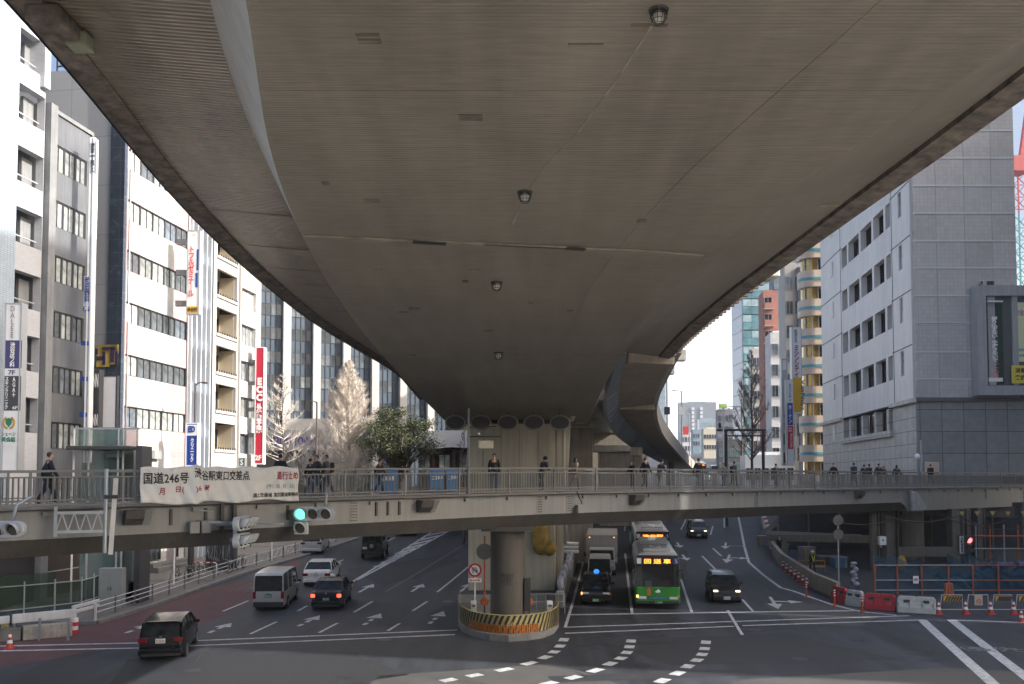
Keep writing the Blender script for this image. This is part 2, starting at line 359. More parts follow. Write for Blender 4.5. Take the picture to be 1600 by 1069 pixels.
def arrow(px0, py0, px1, py1, dashed=False, turn=0):
    a, b = G(px0, py0), G(px1, py1); a, b = Vector(a[:2]), Vector(b[:2]); d = (b - a); L_ = d.length; d /= L_; n = Vector((-d.y, d.x))
    hl = min(2.0, L_ * 0.42); ps = []
    if dashed:
        for k in range(2): ps.append([a + d * (k * 1.1) - n * 0.11, a + d * (k * 1.1 + 0.6) - n * 0.11, a + d * (k * 1.1 + 0.6) + n * 0.11, a + d * (k * 1.1) + n * 0.11])
        s0 = 2.3
    else: s0 = 0
    ps.append([a + d * s0 - n * 0.09, b - d * hl - n * 0.09, b - d * hl + n * 0.09, a + d * s0 + n * 0.09])
    ps.append([b - d * hl - n * 0.42, b, b - d * hl + n * 0.42])
    if turn:
        q = b - d * hl * 1.5; t = n * turn
        ps.append([q - d * 0.15, q + t * 0.9 - d * 0.15, q + t * 0.9 + d * 0.2, q + d * 0.2])
        ps.append([q + t * 0.9 - d * 0.55, q + t * 1.7 + d * 0.02, q + t * 0.9 + d * 0.6])
    overlay(ps, "road_arrow", paint, 0.016)
for q in [(560.6, 926, 584, 913), (643, 925, 661.5, 913), (720, 924.6, 734.5, 912)]: arrow(*q)
for q in [(466, 979, 500, 962), (568.6, 977, 595, 959), (671, 975, 693, 955.4)]: arrow(*q, dashed=True)
arrow(196.6, 989.5, 238, 975, True); arrow(326, 989.5, 362, 974, True)
for q in [(1066, 867, 1074, 876), (1058, 848, 1063, 856), (1134, 848, 1133, 858)]: arrow(*q)
arrow(1140, 867, 1135, 880, turn=1); arrow(1203, 933, 1216, 952, turn=1)
def guide(pp, wd=0.42):
    pts = GG(*pp)
    for i, p in enumerate(pts):
        q = pts[i + 1] if i + 1 < len(pts) else p + (p - pts[i - 1])
        d = Vector((q - p)[:2]); o = Vector(p[:2]); overlay(strip([o - d * 0.26, o + d * 0.26], wd), "guide_dash", paint, 0.012)
guide([(881, 1000), (875, 1010), (866, 1019), (851.6, 1027.6), (826.8, 1036.8), (788, 1046.8), (741.6, 1055.7), (701, 1063)])
guide([(986, 1002), (983.5, 1011), (979.5, 1020), (970, 1029), (953.5, 1037.6), (930.5, 1048), (896, 1059), (858, 1068)])
guide([(1103, 1004), (1101, 1014), (1097, 1023), (1089, 1032), (1074.6, 1041.6), (1059, 1052.4), (1035, 1064)])
# bus lane lettering, worn
text("バス専用", "lane_lettering", paint_worn, None, G(350, 928) + Vector((0, 0, 0.03)), (1, 0.1, 0.02), (0.15, 1, 0.06), 1.7, 5.5, 0.004)["kind"] = "structure"
text("優先", "lane_lettering", paint_worn, None, G(1508, 1018) + Vector((0, 0, 0.02)), (1, -0.1, 0), (0, 1, 0), 2.6, 1.0, 0.004)["kind"] = "structure"
# manholes, sealed cracks, trench patches
for px, py in ((300, 1048), (600, 1000), (1010, 1040), (1250, 1030), (700, 940), (1180, 985), (540, 1058), (1340, 1000)):
    c = G(px, py); overlay([[Vector((c.x + 0.33 * math.cos(a * math.pi / 9), c.y + 0.33 * math.sin(a * math.pi / 9))) for a in range(18)]], "manhole_cover", mat("manhole_iron", (0.022, 0.022, 0.024), rough=0.5, var=0.4, scale=12), 0.010)
rnd = random.Random(21)
for k in range(26):
    px, py = rnd.uniform(60, 1560), rnd.uniform(965, 1064); c = G(px, py); a_ = rnd.choice([0, 0, 1.57, 0.3]); pts = [c]
    for j in range(rnd.randint(4, 9)): a_ += rnd.uniform(-.35, .35); c = c + Vector((math.cos(a_), math.sin(a_), 0)) * rnd.uniform(.4, .8); pts.append(c)
    overlay(strip(pts, rnd.uniform(0.02, 0.05)), "crack_seal", mat("crack_tar", (0.014, 0.014, 0.016), rough=0.5, var=0.2), 0.009)
for x0, y0, x1, y1, w_ in ((640, 905, 712, 862, 1.1), (1000, 985, 1230, 975, 0.9), (380, 1030, 560, 1022, 0.8), (1060, 945, 1068, 860, 0.7), (860, 1062, 1180, 1050, 1.0)): overlay(strip(GG((x0, y0), (x1, y1)), w_), "trench_patch", asphalt_dark, 0.006)
# pavements (raised, with kerbs)
KL = GG((150, 975), (234, 949), (319, 918.5), (380.6, 897), (468, 872), (532, 851), (600, 829), (680, 805), (740, 786))
KL = [Vector(p[:2]) for p in KL]; far = [Vector((p.x - 30, p.y + 4)) for p in KL]
near = [Vector((-26, 38)), Vector((-60, 38))]
overlay([[KL[0], KL[1], far[1], Vector((-70, KL[0].y)), ]] + [[KL[i], KL[i + 1], far[i + 1], far[i]] for i in range(1, len(KL) - 1)], "pavement", paving, 0.13, thick=True)
overlay(strip([Vector((-60, KL[0].y - 1)), KL[0]] + KL, 0.36), "kerb", kerb_m, 0.16, thick=True)
# ================================================================== elevated road
conc_rib = ribbed("deck_formwork", (0.172, 0.154, 0.130), 2 * math.pi / 0.07, 1, 0.27, rough=0.45, bumpd=0.0018)
conc_rib_w = ribbed("wing_formwork", (0.16, 0.136, 0.108), 2 * math.pi / 0.10, 1, 0.38, rough=0.26, bumpd=0.006)
conc_edge = mat("edge_concrete", (0.11, 0.092, 0.08), rough=0.85, var=0.75, scale=3.2, bump=0.5, bscale=9)
conc_web = mat("web_steel", (0.46, 0.46, 0.45), rough=0.5, var=0.14, scale=1.2, streak=0.3, bump=0.1, bscale=6)
cream = mat("cream_steel", (0.50, 0.46, 0.36), rough=0.6, var=0.08, scale=0.6, streak=0.35)
cream_d = mat("weathered_concrete", (0.30, 0.26, 0.21), rough=0.8, var=0.18, scale=1.0, streak=0.5, bump=0.2, bscale=12)
blue_steel = mat("ramp_girder_paint", (0.17, 0.20, 0.24), rough=0.5, var=0.12, scale=0.8, streak=0.3)
seam_m = mat("joint_sealant", (0.22, 0.205, 0.165), rough=0.8, var=0.35, scale=3)
dark_m = mat("dark_metal", (0.03, 0.03, 0.03), rough=0.6, var=0.2)
def interp(tab, y):
    if y <= tab[0][0]:
        (a, b), (c, d) = tab[0], tab[1]; return b + (d - b) * (y - a) / (c - a) * 0.6
    for (a, b), (c, d) in zip(tab, tab[1:]):
        if y <= c: return b + (d - b) * (y - a) / (c - a)
    return tab[-1][1]
def rail(pp, a, b=0.032):
    t = [(q.y, q.x) for q in (H(x, y, a, b) for x, y in pp)]; t.sort(); return t
def smooth(tab, y, wdt=1.5): return sum(interp(tab, y + k * wdt) for k in (-1.5, -1, -0.5, 0, 0.5, 1, 1.5)) / 7
L1 = rail([(391, -20), (395, 80), (402, 150), (418, 235), (440, 300), (470, 365), (495, 415), (530, 470), (575, 530), (640, 603), (700, 662)], 5.5)
R1 = rail([(1550, 100), (1411, 182), (1314, 237), (1200, 325), (1102, 399), (1006, 494), (984, 539), (945, 600), (915, 668)], 5.5)
L2 = rail([(20, 0), (120, 110), (185, 200), (250, 280), (340, 375), (400, 430), (480, 495), (540, 533), (590, 562), (622, 582)], 7.2)
R2 = rail([(1600, 150), (1400, 290), (1320, 345), (1250, 398), (1190, 437), (1140, 475), (1075, 528), (1050, 556)], 6.12)
def zs(y): return CH + 5.5 - 0.032 * min(y, 57)
YE = 57.0
st = [-60, -40, -25, -12, -5, 0, 3, 5, 6, 7] + [7.5 + 0.75 * i for i in range(67)]; st = [y for y in st if y < YE] + [YE]
def xl(y): return smooth(L1, y) if y > 0 else smooth(L1, 0) + 0.25 * (-y) * 0.8
def xr(y): return smooth(R1, y) if y > 0 else smooth(R1, 0) + 0.25 * (-y) * 0.8
def xlo(y): return max(min(smooth(L2, y) if y > 0 else smooth(L2, 0) + 0.2 * (-y), xl(y) - 1.0), xl(y) - 5)
def xro(y): return max(smooth(R2, min(y, 40)) if y > 0 else smooth(R2, 0) + 0.2 * (-y), xr(y) + 1.0)
via = thing("elevated_expressway", "huge curving concrete expressway deck overhead with ribbed underside", "elevated road", (0, 30, 0))
def vb(): return MB()
def loft(name, fa, fb, m, parent=via, sts=st, nseg=1):
    b = MB(); vs = []
    for y in sts:
        A, B = Vector(fa(y)), Vector(fb(y))
        for k in range(nseg + 1): vs.append(A.lerp(B, k / nseg))
    n = nseg + 1
    b.add(vs, [(j * n + i, j * n + i + 1, (j + 1) * n + i + 1, (j + 1) * n + i) for j in range(len(sts) - 1) for i in range(nseg)], 0, True)
    o = b.build(name, m, parent, fixn=False); o.matrix_parent_inverse = Matrix.Translation((0, -30, 0)); return o
WG, WH = 0.73, 1.5
loft("soffit", lambda y: (xl(y), y, zs(y)), lambda y: (xr(y), y, zs(y)), conc_rib, nseg=4)
loft("girder_web", lambda y: (xl(y) - WG, y, zs(y) + WH), lambda y: (xl(y), y, zs(y)), conc_web)
def wr2(y): return 0.04 + 0.7 * max(0, min(1, (y - 26) / 12))
loft("girder_web", lambda y: (xr(y), y, zs(y)), lambda y: (xr(y) + WG * wr2(y), y, zs(y) + WH * wr2(y)), conc_web)
loft("deck_wing", lambda y: (xlo(y) + 0.35, y, zs(y) + 1.70), lambda y: (xl(y) - WG, y, zs(y) + WH), conc_rib_w, nseg=2)
loft("deck_wing", lambda y: (xr(y) + WG * wr2(y), y, zs(y) + WH * wr2(y)), lambda y: (xro(y) - 0.5, y, zs(y) + 0.66), conc_rib, nseg=2, sts=[y for y in st if y < 35.5])
loft("edge_netting", lambda y: (xlo(y) - 0.30, y, zs(y) + 2.5), lambda y: (xlo(y) - 0.03, y, zs(y) + 1.60), mat("edge_net_blue", (0.03, 0.04, 0.055), rough=0.6, var=0.6, scale=3, bump=0.5, bscale=6))
def edge(f, sgn, sts, dz=0.0):
    b = MB(); rg = []
    for y in sts:
        x = f(y); z = zs(y) - dz
        rg.append([Vector((x, y, z + 1.62)), Vector((x - sgn * 0.45, y, z + 1.66)), Vector((x - sgn * 0.45, y, z + 2.2)), Vector((x - sgn * 0.25, y, z + 2.2)), Vector((x - sgn * 0.2, y, z + 3.1)), Vector((x, y, z + 3.1))])
    b.rings(rg, 0, False); o = b.build("edge_beam", conc_edge, via); o.matrix_parent_inverse = Matrix.Translation((0, -30, 0))
edge(xlo, -1, [y for y in st]); edge(xro, 1, [y for y in st if y < 35.5], 1.06)
b = MB(); b.rings([[Vector((xlo(y) + 0.3, y, zs(y) + 2.3)), Vector((xro(y) - 0.3, y, zs(y) + 2.3)), Vector((xro(y) - 0.3, y, zs(y) + 2.5)), Vector((xlo(y) + 0.3, y, zs(y) + 2.5))] for y in st], 0, False)
o = b.build("roadway_slab", conc_edge, via); o.matrix_parent_inverse = Matrix.Translation((0, -30, 0))
def viapart(b, name, m, bevel=0):
    o = b.build(name, m, via, bevel); o.matrix_parent_inverse = Matrix.Translation((0, -30, 0)); return o
# joint line and sealing plates seen in the soffit
def sof(px, py): return H(px, py, 5.5, 0.032)
def band(name, pp, wd, m, dz=-0.006, th=0.03):
    pts = [sof(x, y) for x, y in pp]; b = MB()
    for p, q in zip(pts, pts[1:]):
        b.bar(p + Vector((0, 0, dz - th / 2)), q + Vector((0, 0, dz - th / 2)), wd, th)
    return viapart(b, name, m)
band("expansion_joint", [(474, 367), (700, 377), (1010, 391), (1098, 398)], 0.10, seam_m)
band("joint_plate", [(645, 375), (697, 378)], 0.16, dark_m, -0.03); band("joint_plate", [(885, 385), (914, 387)], 0.14, dark_m, -0.03)
band("joint_gap", [(757, 380), (885, 386)], 0.05, dark_m, -0.035, 0.01)
rust = mat("rust_streak", (0.22, 0.19, 0.15), rough=0.8, var=0.3, scale=4)
band("construction_seam", [(1030, 22), (960, 130), (900, 210), (850, 260), (820, 306), (802, 350)], 0.03, seam_m, 0.0, 0.008)
def wg(px, py): return H(px, py, 6.0, 0.032)
b = MB(); pts = [wg(x, y) for x, y in ((1190, 322), (1310, 321))]; b.bar(pts[0], pts[1], 0.10, 0.05); viapart(b, "expansion_joint", seam_m)
for yy in (20.6, 23.4, 25.6, 27.3, 29, 31):
    b = MB(); b.bar((xlo(yy) + 0.5, yy, zs(yy) + 1.69), (xl(yy) - WG, yy, zs(yy) + WH - 0.005), 0.03, 0.012); viapart(b, "construction_seam", conc_rib_w)
for yy in (11.2, 21.4, 31): b = MB(); b.bar((xl(yy) + 0.1, yy, zs(yy) - 0.004), (xr(yy) - 0.1, yy, zs(yy) - 0.003), 0.012, 0.006); viapart(b, "form_joint", conc_rib)
for fx_ in (0.76,):
    b = MB(); q_ = [(xl(y) * (1 - fx_) + xr(y) * fx_, y, zs(y) - 0.004) for y in range(8, 54, 2)]; [b.bar(a, c, 0.012, 0.006) for a, c in zip(q_, q_[1:])]; viapart(b, "form_joint", conc_rib)
rnd = random.Random(9)
for k in range(16):                       # repair patches and fixings on the soffit
    y = rnd.uniform(9.5, 34); x = xl(y) + (xr(y) - xl(y)) * rnd.uniform(0.08, 0.92); b = MB(); b.box((x, y, zs(y) - 0.004), (rnd.uniform(0.1, 0.45), rnd.uniform(0.06, 0.25), 0.008)); viapart(b, "repair_patch", conc_rib_w if k % 3 else conc_edge)
# drip tabs along the right edge
for i in range(30):
    y = 23 + i * 0.42
    b = MB(); b.box((xro(y) + 0.05, y, zs(y) + 0.62), (0.22, 0.14, 0.1)); viapart(b, "drip_tab", conc_edge)
b = MB(); p = H(60, 45, 7.0, 0.032); b.box(p + Vector((0.25, 0.1, 0.05)), (0.5, 1.0, 0.25)); viapart(b, "drain_box", conc_edge, 0.05)
b = MB(); p = H(105, 66, 7.0, 0.032); b.box(p + Vector((0.2, 0, 0.0)), (0.3, 0.3, 0.22)); viapart(b, "junction_box", mat("box_green", (0.2, 0.21, 0.15), var=0.2), 0.02)
# signs boxes on the outer edge (white cabinets seen right)
for (px, py, Y) in ((1063, 556, 40), (1046, 578, 44), (1205, 423, 29)):
    p = P(px, py, Y); b = MB(); b.box(p, (0.45, 0.5, 0.5)); viapart(b, "cabinet", mat("cabinet_white", (0.55, 0.54, 0.5)), 0.03)
# caged lamps under the soffit
cage_glass = mat("lamp_glass", (0.5, 0.5, 0.46), rough=0.3, var=0.05)
LL = ["caged lamp nearest the camera, at the top of the soffit", "caged lamp above the expansion joint of the soffit", "caged lamp just below the expansion joint of the soffit", "smallest and farthest caged lamp under the soffit"]
for k, (px, py) in enumerate(((1029, 16), (820, 300), (776, 441), (779, 551))):
    p = sof(px, py); t = thing("caged_lamp", LL[k], "lamp", p, 0, "caged lamps under the elevated road")
    b = MB(); b.cyl((0, 0, 0.0), (0, 0, -0.03), 0.16, 0.14, 20); b.build("base_plate", dark_m, t)
    b = MB(); b.sphere((0, 0, -0.1), 0.085, 12, 8, sc=(1, 1, 1.1)); b.build("glass_dome", cage_glass, t)
    b = MB()
    for i in range(10):
        an = i * math.pi / 5; c, s = math.cos(an), math.sin(an)
        b.tube([(0.135 * c, 0.135 * s, -0.03), (0.12 * c, 0.12 * s, -0.14), (0.075 * c, 0.075 * s, -0.215)], 0.006, 5)
    for r_, z_ in ((0.128, -0.09), (0.11, -0.16), (0.076, -0.215)):
        b.tube([(r_ * math.cos(i * math.pi / 8), r_ * math.sin(i * math.pi / 8), z_) for i in range(17)], 0.006, 5)
    b.build("wire_cage", dark_m, t)
    t.scale = [(0.72,) * 3, (0.85,) * 3, (0.95,) * 3, (1.15,) * 3][k]
# pier of the expressway: cream steel wall pier on a concrete base
pr = thing("expressway_pier", "massive cream steel wall pier carrying the expressway behind the footbridge", "pier", (0.4, 54.5, 0))
def rel(o, par): o.matrix_parent_inverse = Matrix.Translation(par.location).inverted(); return o
def wb(b, name, m, par, bevel=0): return rel(b.build(name, m, par, bevel), par)      # part given in world coordinates
YP = 54.0
xa, xb_ = P(732, 700, YP).x, P(868, 700, YP).x; zt = zs(57) - 0.05; zbp = P(800, 925, YP).z
b = MB(); b.box(((xa + xb_) / 2, YP + 1.6, (zt + zbp) / 2), (xb_ - xa, 3.2, zt - zbp)); wb(b, "steel_wall", cream, pr, 0.12)
x2 = P(893, 700, YP).x; x3 = P(878, 920, YP).x
b = MB(); b.prism([(xb_ + 0.02, YP + 0.3, zbp), (x3, YP + 0.3, zbp), (x2, YP + 0.3, zt), (xb_ + 0.02, YP + 0.3, zt)], (0, 0, 0), (0, 2.8, 0)); wb(b, "tapered_column", cream, pr, 0.08)
b = MB(); b.box((0.5 * (xa + x2) + 0.1, YP + 1.4, (zbp - 0.5) / 2), (x2 - xa + 1.6, 5.0, zbp + 0.5)); wb(b, "plinth", cream_d, pr, 0.06)
b = MB(); b.box((0.35, YE - 0.1, zs(57) + 0.12), (8.6, 2.0, 0.3)); wb(b, "bearing_beam", cream_d, pr, 0.05)
for i in range(5):
    b = MB(); b.box((xa + 0.9 + i * 1.15, YP - 0.02, zt - 2.6), (0.04, 0.02, 4.5)); wb(b, "weld_seam", cream_d, pr)
pp_m = mat("pipe_cream", (0.5, 0.46, 0.36), rough=0.45, var=0.08)
b = MB(); b.tube([P(797, 630, 52), P(797, 637, 52), P(800, 641, 52), P(840, 643, 52), P(893, 643, 52), P(897, 646, 52), P(892, 658, 52)], 0.16, 10); wb(b, "drain_pipe", pp_m, pr)
b = MB(); b.tube([P(881, 660, 53), P(881, 736, 53), P(883, 850, 53)], 0.10, 8); wb(b, "down_pipe", pp_m, pr)
# far piers and beams of the expressway
def pier2(px0, px1, pyt, Y, label, w2=2.5):
    a, c = P(px0, pyt, Y), P(px1, pyt, Y); t = thing("expressway_pier", label, "pier", ((a.x + c.x) / 2, Y, gz(Y)))
    b = MB(); b.box(((a.x + c.x) / 2, Y + w2 / 2, (a.z + gz(Y)) / 2 - 0.2), (c.x - a.x, w2, a.z - gz(Y) + 0.4)); wb(b, "column", cream_d, t, 0.08)
    b = MB(); b.box(((a.x + c.x) / 2, Y + w2 / 2, a.z + 0.35), ((c.x - a.x) * 1.35, w2 * 1.2, 0.7)); wb(b, "pier_cap", cream, t, 0.05)
    return t
pier2(888, 926, 668, 66, "weathered concrete expressway pier right behind the cream pier")
pier2(938, 1003, 706, 92, "wide low concrete ramp pier under the far expressway")
pier2(886, 1012, 676, 118, "broad weathered wall pier closing the space under the far expressway", 1.5)
# continuation of the expressway beyond the pier
far_v = thing("elevated_expressway", "farther expressway span running on beyond the cream pier", "elevated road", (6, 100, 0))
b = MB(); rg = []
for y in (57.2, 70, 90, 120, 170, 240):
    xc = 0.9 + 0.15 * (y - 57); z = zs(57) + 0.045 * (y - 57)
    rg.append([Vector((xc - 3.6, y, z)), Vector((xc + 3.6, y, z)), Vector((xc + 4.4, y, z + 1.5)), Vector((xc + 7, y, z + 1.9)), Vector((xc + 7, y, z + 3)), Vector((xc - 7, y, z + 3)), Vector((xc - 7, y, z + 1.9)), Vector((xc - 4.4, y, z + 1.5))])
b.rings(rg, 0, False); wb(b, "box_girder", cream_d, far_v)
# off ramp curving down on the right
rp = thing("exit_ramp", "curved expressway exit ramp descending to the street on the right", "ramp", (12, 80, 0))
O_ = [(1056, 552, 36), (1048, 567, 39), (1036, 592, 44), (1024, 620, 50), (1021, 648, 57), (1032, 680, 68), (1059, 712, 90), (1074, 727, 112), (1092, 741, 150)]
I_ = [(982, 553, 36), (974, 568, 39), (968, 600, 44), (966, 630, 50), (970, 647, 57), (989, 668, 68), (1030, 709, 90), (1058, 727, 112), (1084, 742, 150)]
W_ = [(968, 560, 36), (961, 575, 39), (950, 612, 44), (948, 648, 50), (956, 667, 57), (972, 689, 68), (1014, 714, 90), (1046, 730, 112), (1078, 744, 150)]
def dens(T, n=6):
    out = []
    for i in range(len(T) - 1):
        p0 = T[max(i - 1, 0)]; p1 = T[i]; p2 = T[i + 1]; p3 = T[min(i + 2, len(T) - 1)]
        for k in range(n):
            t = k / n; out.append(tuple(0.5 * ((2 * p1[j]) + (-p0[j] + p2[j]) * t + (2 * p0[j] - 5 * p1[j] + 4 * p2[j] - p3[j]) * t * t + (-p0[j] + 3 * p1[j] - 3 * p2[j] + p3[j]) * t ** 3) for j in range(3)))
    out.append(T[-1]); return [P(*q) for q in out]
o_, i_, w_ = dens(O_), dens(I_), dens(W_)
def lft(name, A, B, m, th=0.15):
    b = MB(); rg = []
    for a, c in zip(A, B):
        d = (c - a).normalized(); nn = d.cross(Vector((0, 1, 0)));
        if nn.z < 0: nn = -nn
        rg.append([a, c, c + nn * th, a + nn * th])
    b.rings(rg, 0, False); return wb(b, name, m, rp)
lft("soffit", i_, o_, cream_d); lft("girder_side", w_, i_, blue_steel, 0.3)
b = MB(); b.rings([[p, p + Vector((0.25, 0, 0)), p + Vector((0.25, 0, 1.3)), p + Vector((0, 0, 1.3))] for p in o_], 0, False); wb(b, "parapet", mat("ramp_parapet", (0.40, 0.38, 0.35), rough=0.8, var=0.15, streak=0.4), rp)
b = MB(); b.rings([[p + Vector((-0.5, 0, 0.6)), p + Vector((-0.25, 0, 0.6)), p + Vector((-0.25, 0, 1.5)), p + Vector((-0.5, 0, 1.5))] for p in i_[12:]], 0, False); wb(b, "inner_parapet", conc_web, rp)
for (a, c, Y) in (((980, 556), (1052, 560), 35.4), ((966, 636), (1022, 636), 53)):
    p, q = P(*a, Y), P(*c, Y); b = MB(); b.bar(p, q, 0.7, 0.62 if Y < 40 else 0.4); wb(b, "cross_beam", cream_d, rp, 0.04)
for k in (14, 18, 22, 27, 32, 36):
    b = MB(); b.bar(w_[k] - Vector((0, 0.05, 0)), i_[k] - Vector((0, 0.05, 0)), 0.08, 0.1); wb(b, "stiffener", blue_steel, rp)
t = pier2(990, 1002, 712, 72, "slim column under the blue girder of the exit ramp", 1.0)
t = pier2(1046, 1054, 722, 100, "far column under the end of the exit ramp", 1.0)
# ================================================================== footbridge
EX = Vector((0.78087, 0.62470, 0)); EN = Vector((-0.62470, 0.78087, 0)); B0 = Vector((0, 39.5, 0))
def sag(t):
    x = t * 0.78087
    return 0 if x > 2 else -0.3 * ((2 - x) / 18) ** 1.1 * (1 if x > -30 else 1)
def Bp(t, n, z): return B0 + EX * t + EN * n + Vector((0, 0, z + sag(t)))
def tpx(px, n=0.0):                      # distance along the bridge for a photo column
    r = ray(px, 750).x; c = B0 + EN * n; return (r * c.y - c.x) / (EX.x - r * EX.y)
ZD, ZB1, ZB2 = 6.63, 5.60, 5.02
T0, T1, TE = -36.0, tpx(1418), 66.0
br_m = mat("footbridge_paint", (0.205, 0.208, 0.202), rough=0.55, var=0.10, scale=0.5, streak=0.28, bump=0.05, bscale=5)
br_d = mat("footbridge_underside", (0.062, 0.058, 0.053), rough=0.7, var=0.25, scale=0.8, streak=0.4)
rail_m = mat("railing_paint", (0.15, 0.15, 0.145), rough=0.5, var=0.12, scale=2)
fb = thing("footbridge", "long grey-beige steel footbridge spanning the whole crossing", "footbridge", B0)
ts = [T0 + (TE - T0) * i / 60 for i in range(61)]
b = MB(); b.rings([[Bp(t, 0.0, ZD - 0.08), Bp(t, 0.0, ZB1), Bp(t, 0.07, ZB1), Bp(t, 0.07, ZD - 0.08)] for t in ts], 0, False); wb(b, "girder_face", br_m, fb)
tl = [T0 + (T1 - T0) * i / 40 for i in range(41)]
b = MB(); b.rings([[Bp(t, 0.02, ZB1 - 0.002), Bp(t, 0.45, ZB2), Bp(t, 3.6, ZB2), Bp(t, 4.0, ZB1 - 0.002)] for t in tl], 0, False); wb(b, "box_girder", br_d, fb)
b = MB(); b.rings([[Bp(t, -0.16, ZD), Bp(t, -0.16, ZD - 0.078), Bp(t, 4.15, ZD - 0.078), Bp(t, 4.15, ZD)] for t in ts], 0, False); wb(b, "deck", mat("deck_surface", (0.16, 0.155, 0.15), rough=0.85, var=0.2), fb)
b = MB(); rg = [[Bp(t, 0.004, ZB1 - 0.001), Bp(t, 0.004, 4.95), Bp(t, 3.9, 4.95), Bp(t, 3.9, ZB1 - 0.001)] for t in (T1 + 0.02, T1 + 10, TE)]; b.rings(rg, 0, False); wb(b, "end_girder", br_m, fb)
b = MB()                                  # rounded end of the recess
for i in range(7): b.box(Bp(T1 - 0.12 * (7 - i), 0.003, ZB1 - 0.055 - 0.02 * i * i * 0.35), (0.16, 0.04, 0.12 + 0.02 * i * i * 0.7), 0, M=Matrix((EX, EN, Vector((0, 0, 1)))).transposed())
wb(b, "recess_corner", br_m, fb)
bm_ = Matrix((EX, EN, Vector((0, 0, 1)))).transposed()
k = 0; t = T0 + 0.5
bracket = MB(); bracket.box((0, 0, 0), (0.2, 0.1, 0.16), M=bm_); me_br = None
while t < TE:                              # small outlet lugs under the deck edge
    b = MB(); b.box(Bp(t, -0.06, ZD - 0.24), (0.17, 0.12, 0.13), M=bm_); wb(b, "outlet_lug", br_m, fb); t += 2.35
for px in (553, 843, 889, 1181, 1540):     # splice plates with rows of bolts
    t = tpx(px); b = MB(); b.box(Bp(t, -0.008, (ZD + ZB1) / 2 - 0.05), (0.34, 0.016, 0.86), M=bm_)
    for i in range(7):
        for s_ in (-0.1, -0.03, 0.04, 0.11): b.cyl(Bp(t + s_, -0.016, ZB1 + 0.12 + i * 0.115), Bp(t + s_, -0.045, ZB1 + 0.12 + i * 0.115), 0.02, n=6, mi=1)
    wb(b, "splice_plate", [br_m, br_d], fb)
for px in (588, 606, 624, 268, 322, 346, 368, 450):
    t = tpx(px); b = MB(); b.box(Bp(t, -0.03, (ZD + ZB1) / 2 + 0.02), (0.09, 0.06, 0.55), M=bm_); wb(b, "stiffener", br_d, fb)
# railings: panels of balusters between posts
def railing(n, t0, t1, step, parent):
    t = t0
    while t < t1:
        b = MB(); b.box(Bp(t, n, ZD + 0.58), (0.075, 0.075, 1.16), M=bm_); wb(b, "railing_post", rail_m, parent)
        u = min(t + step, t1); b = MB(); q = 0.0375
        for z, w_ in ((1.13, 0.07), (0.93, 0.05), (0.20, 0.045), (0.07, 0.05)): b.bar(Bp(t + q, n, ZD + z), Bp(u - q, n, ZD + z), w_, w_)
        c = int(step / 0.155)
        for i in range(1, c):
            v = t + (u - t) * i / c; b.bar(Bp(v, n, ZD + 0.09), Bp(v, n, ZD + 0.93), 0.042, 0.03)
        wb(b, "railing_panel", rail_m, parent); t = u
railing(-0.08, T0, TE, 2.75, fb); railing(4.05, T0, TE, 2.75, fb)
# cable along the girder top, left half
b = MB(); b.tube([Bp(T0 + i * 1.5, -0.19, ZD - 0.10 - 0.03 * math.sin(i * 1.7) ** 2) for i in range(44)], 0.022, 5); wb(b, "cable", dark_m, fb)
# main column of the footbridge
col = thing("footbridge_column", "round brown concrete column under the footbridge with scribbled graffiti", "column", P(793, 1000, 40.5) * 1.0)
conc_col = mat("column_concrete", (0.085, 0.076, 0.066), rough=0.75, var=0.15, scale=1.0, streak=0.45, bump=0.15, bscale=10)
cx_ = P(793, 900, 40.6).x; col.location = (cx_, 40.6, 0)
b = MB(); b.cyl((0, 0, 0), (0, 0, 5.03), 0.80, n=40); b.cyl((0, 0, 0), (0, 0, 0.5), 1.0, n=40); b.build("shaft", conc_col, col)
b = MB(); b.box((0, 0, 4.95), (2.4, 2.2, 0.2)); b.build("bearing_plate", br_d, col)
b = MB(); b.box((0.92, -0.25, 1.9), (0.3, 0.35, 1.5)); b.build("cable_box", dark_m, col, 0.02)
gra = mat("graffiti_black", (0.03, 0.03, 0.03), rough=0.6, var=0)
b = MB(); pts = []
for i in range(60):                       # scribbled tag around the shaft
    u = i / 59; an = -math.pi / 2 - 0.35 + 0.75 * u + 0.06 * math.sin(u * 31); z = 2.75 + 0.2 * math.sin(u * 22) * (1 - 0.3 * u) + 0.06 * math.sin(u * 47)
    pts.append((0.805 * math.cos(an), 0.805 * math.sin(an), z))
b.tube(pts, 0.012, 4)
pts = [(0.805 * math.cos(-math.pi / 2 - 0.3 + 0.6 * u / 20), 0.805 * math.sin(-math.pi / 2 - 0.3 + 0.6 * u / 20), 2.42 + 0.04 * math.sin(u * 1.3)) for u in range(21)]
b.tube(pts, 0.011, 4); b.build("graffiti", gra, col)
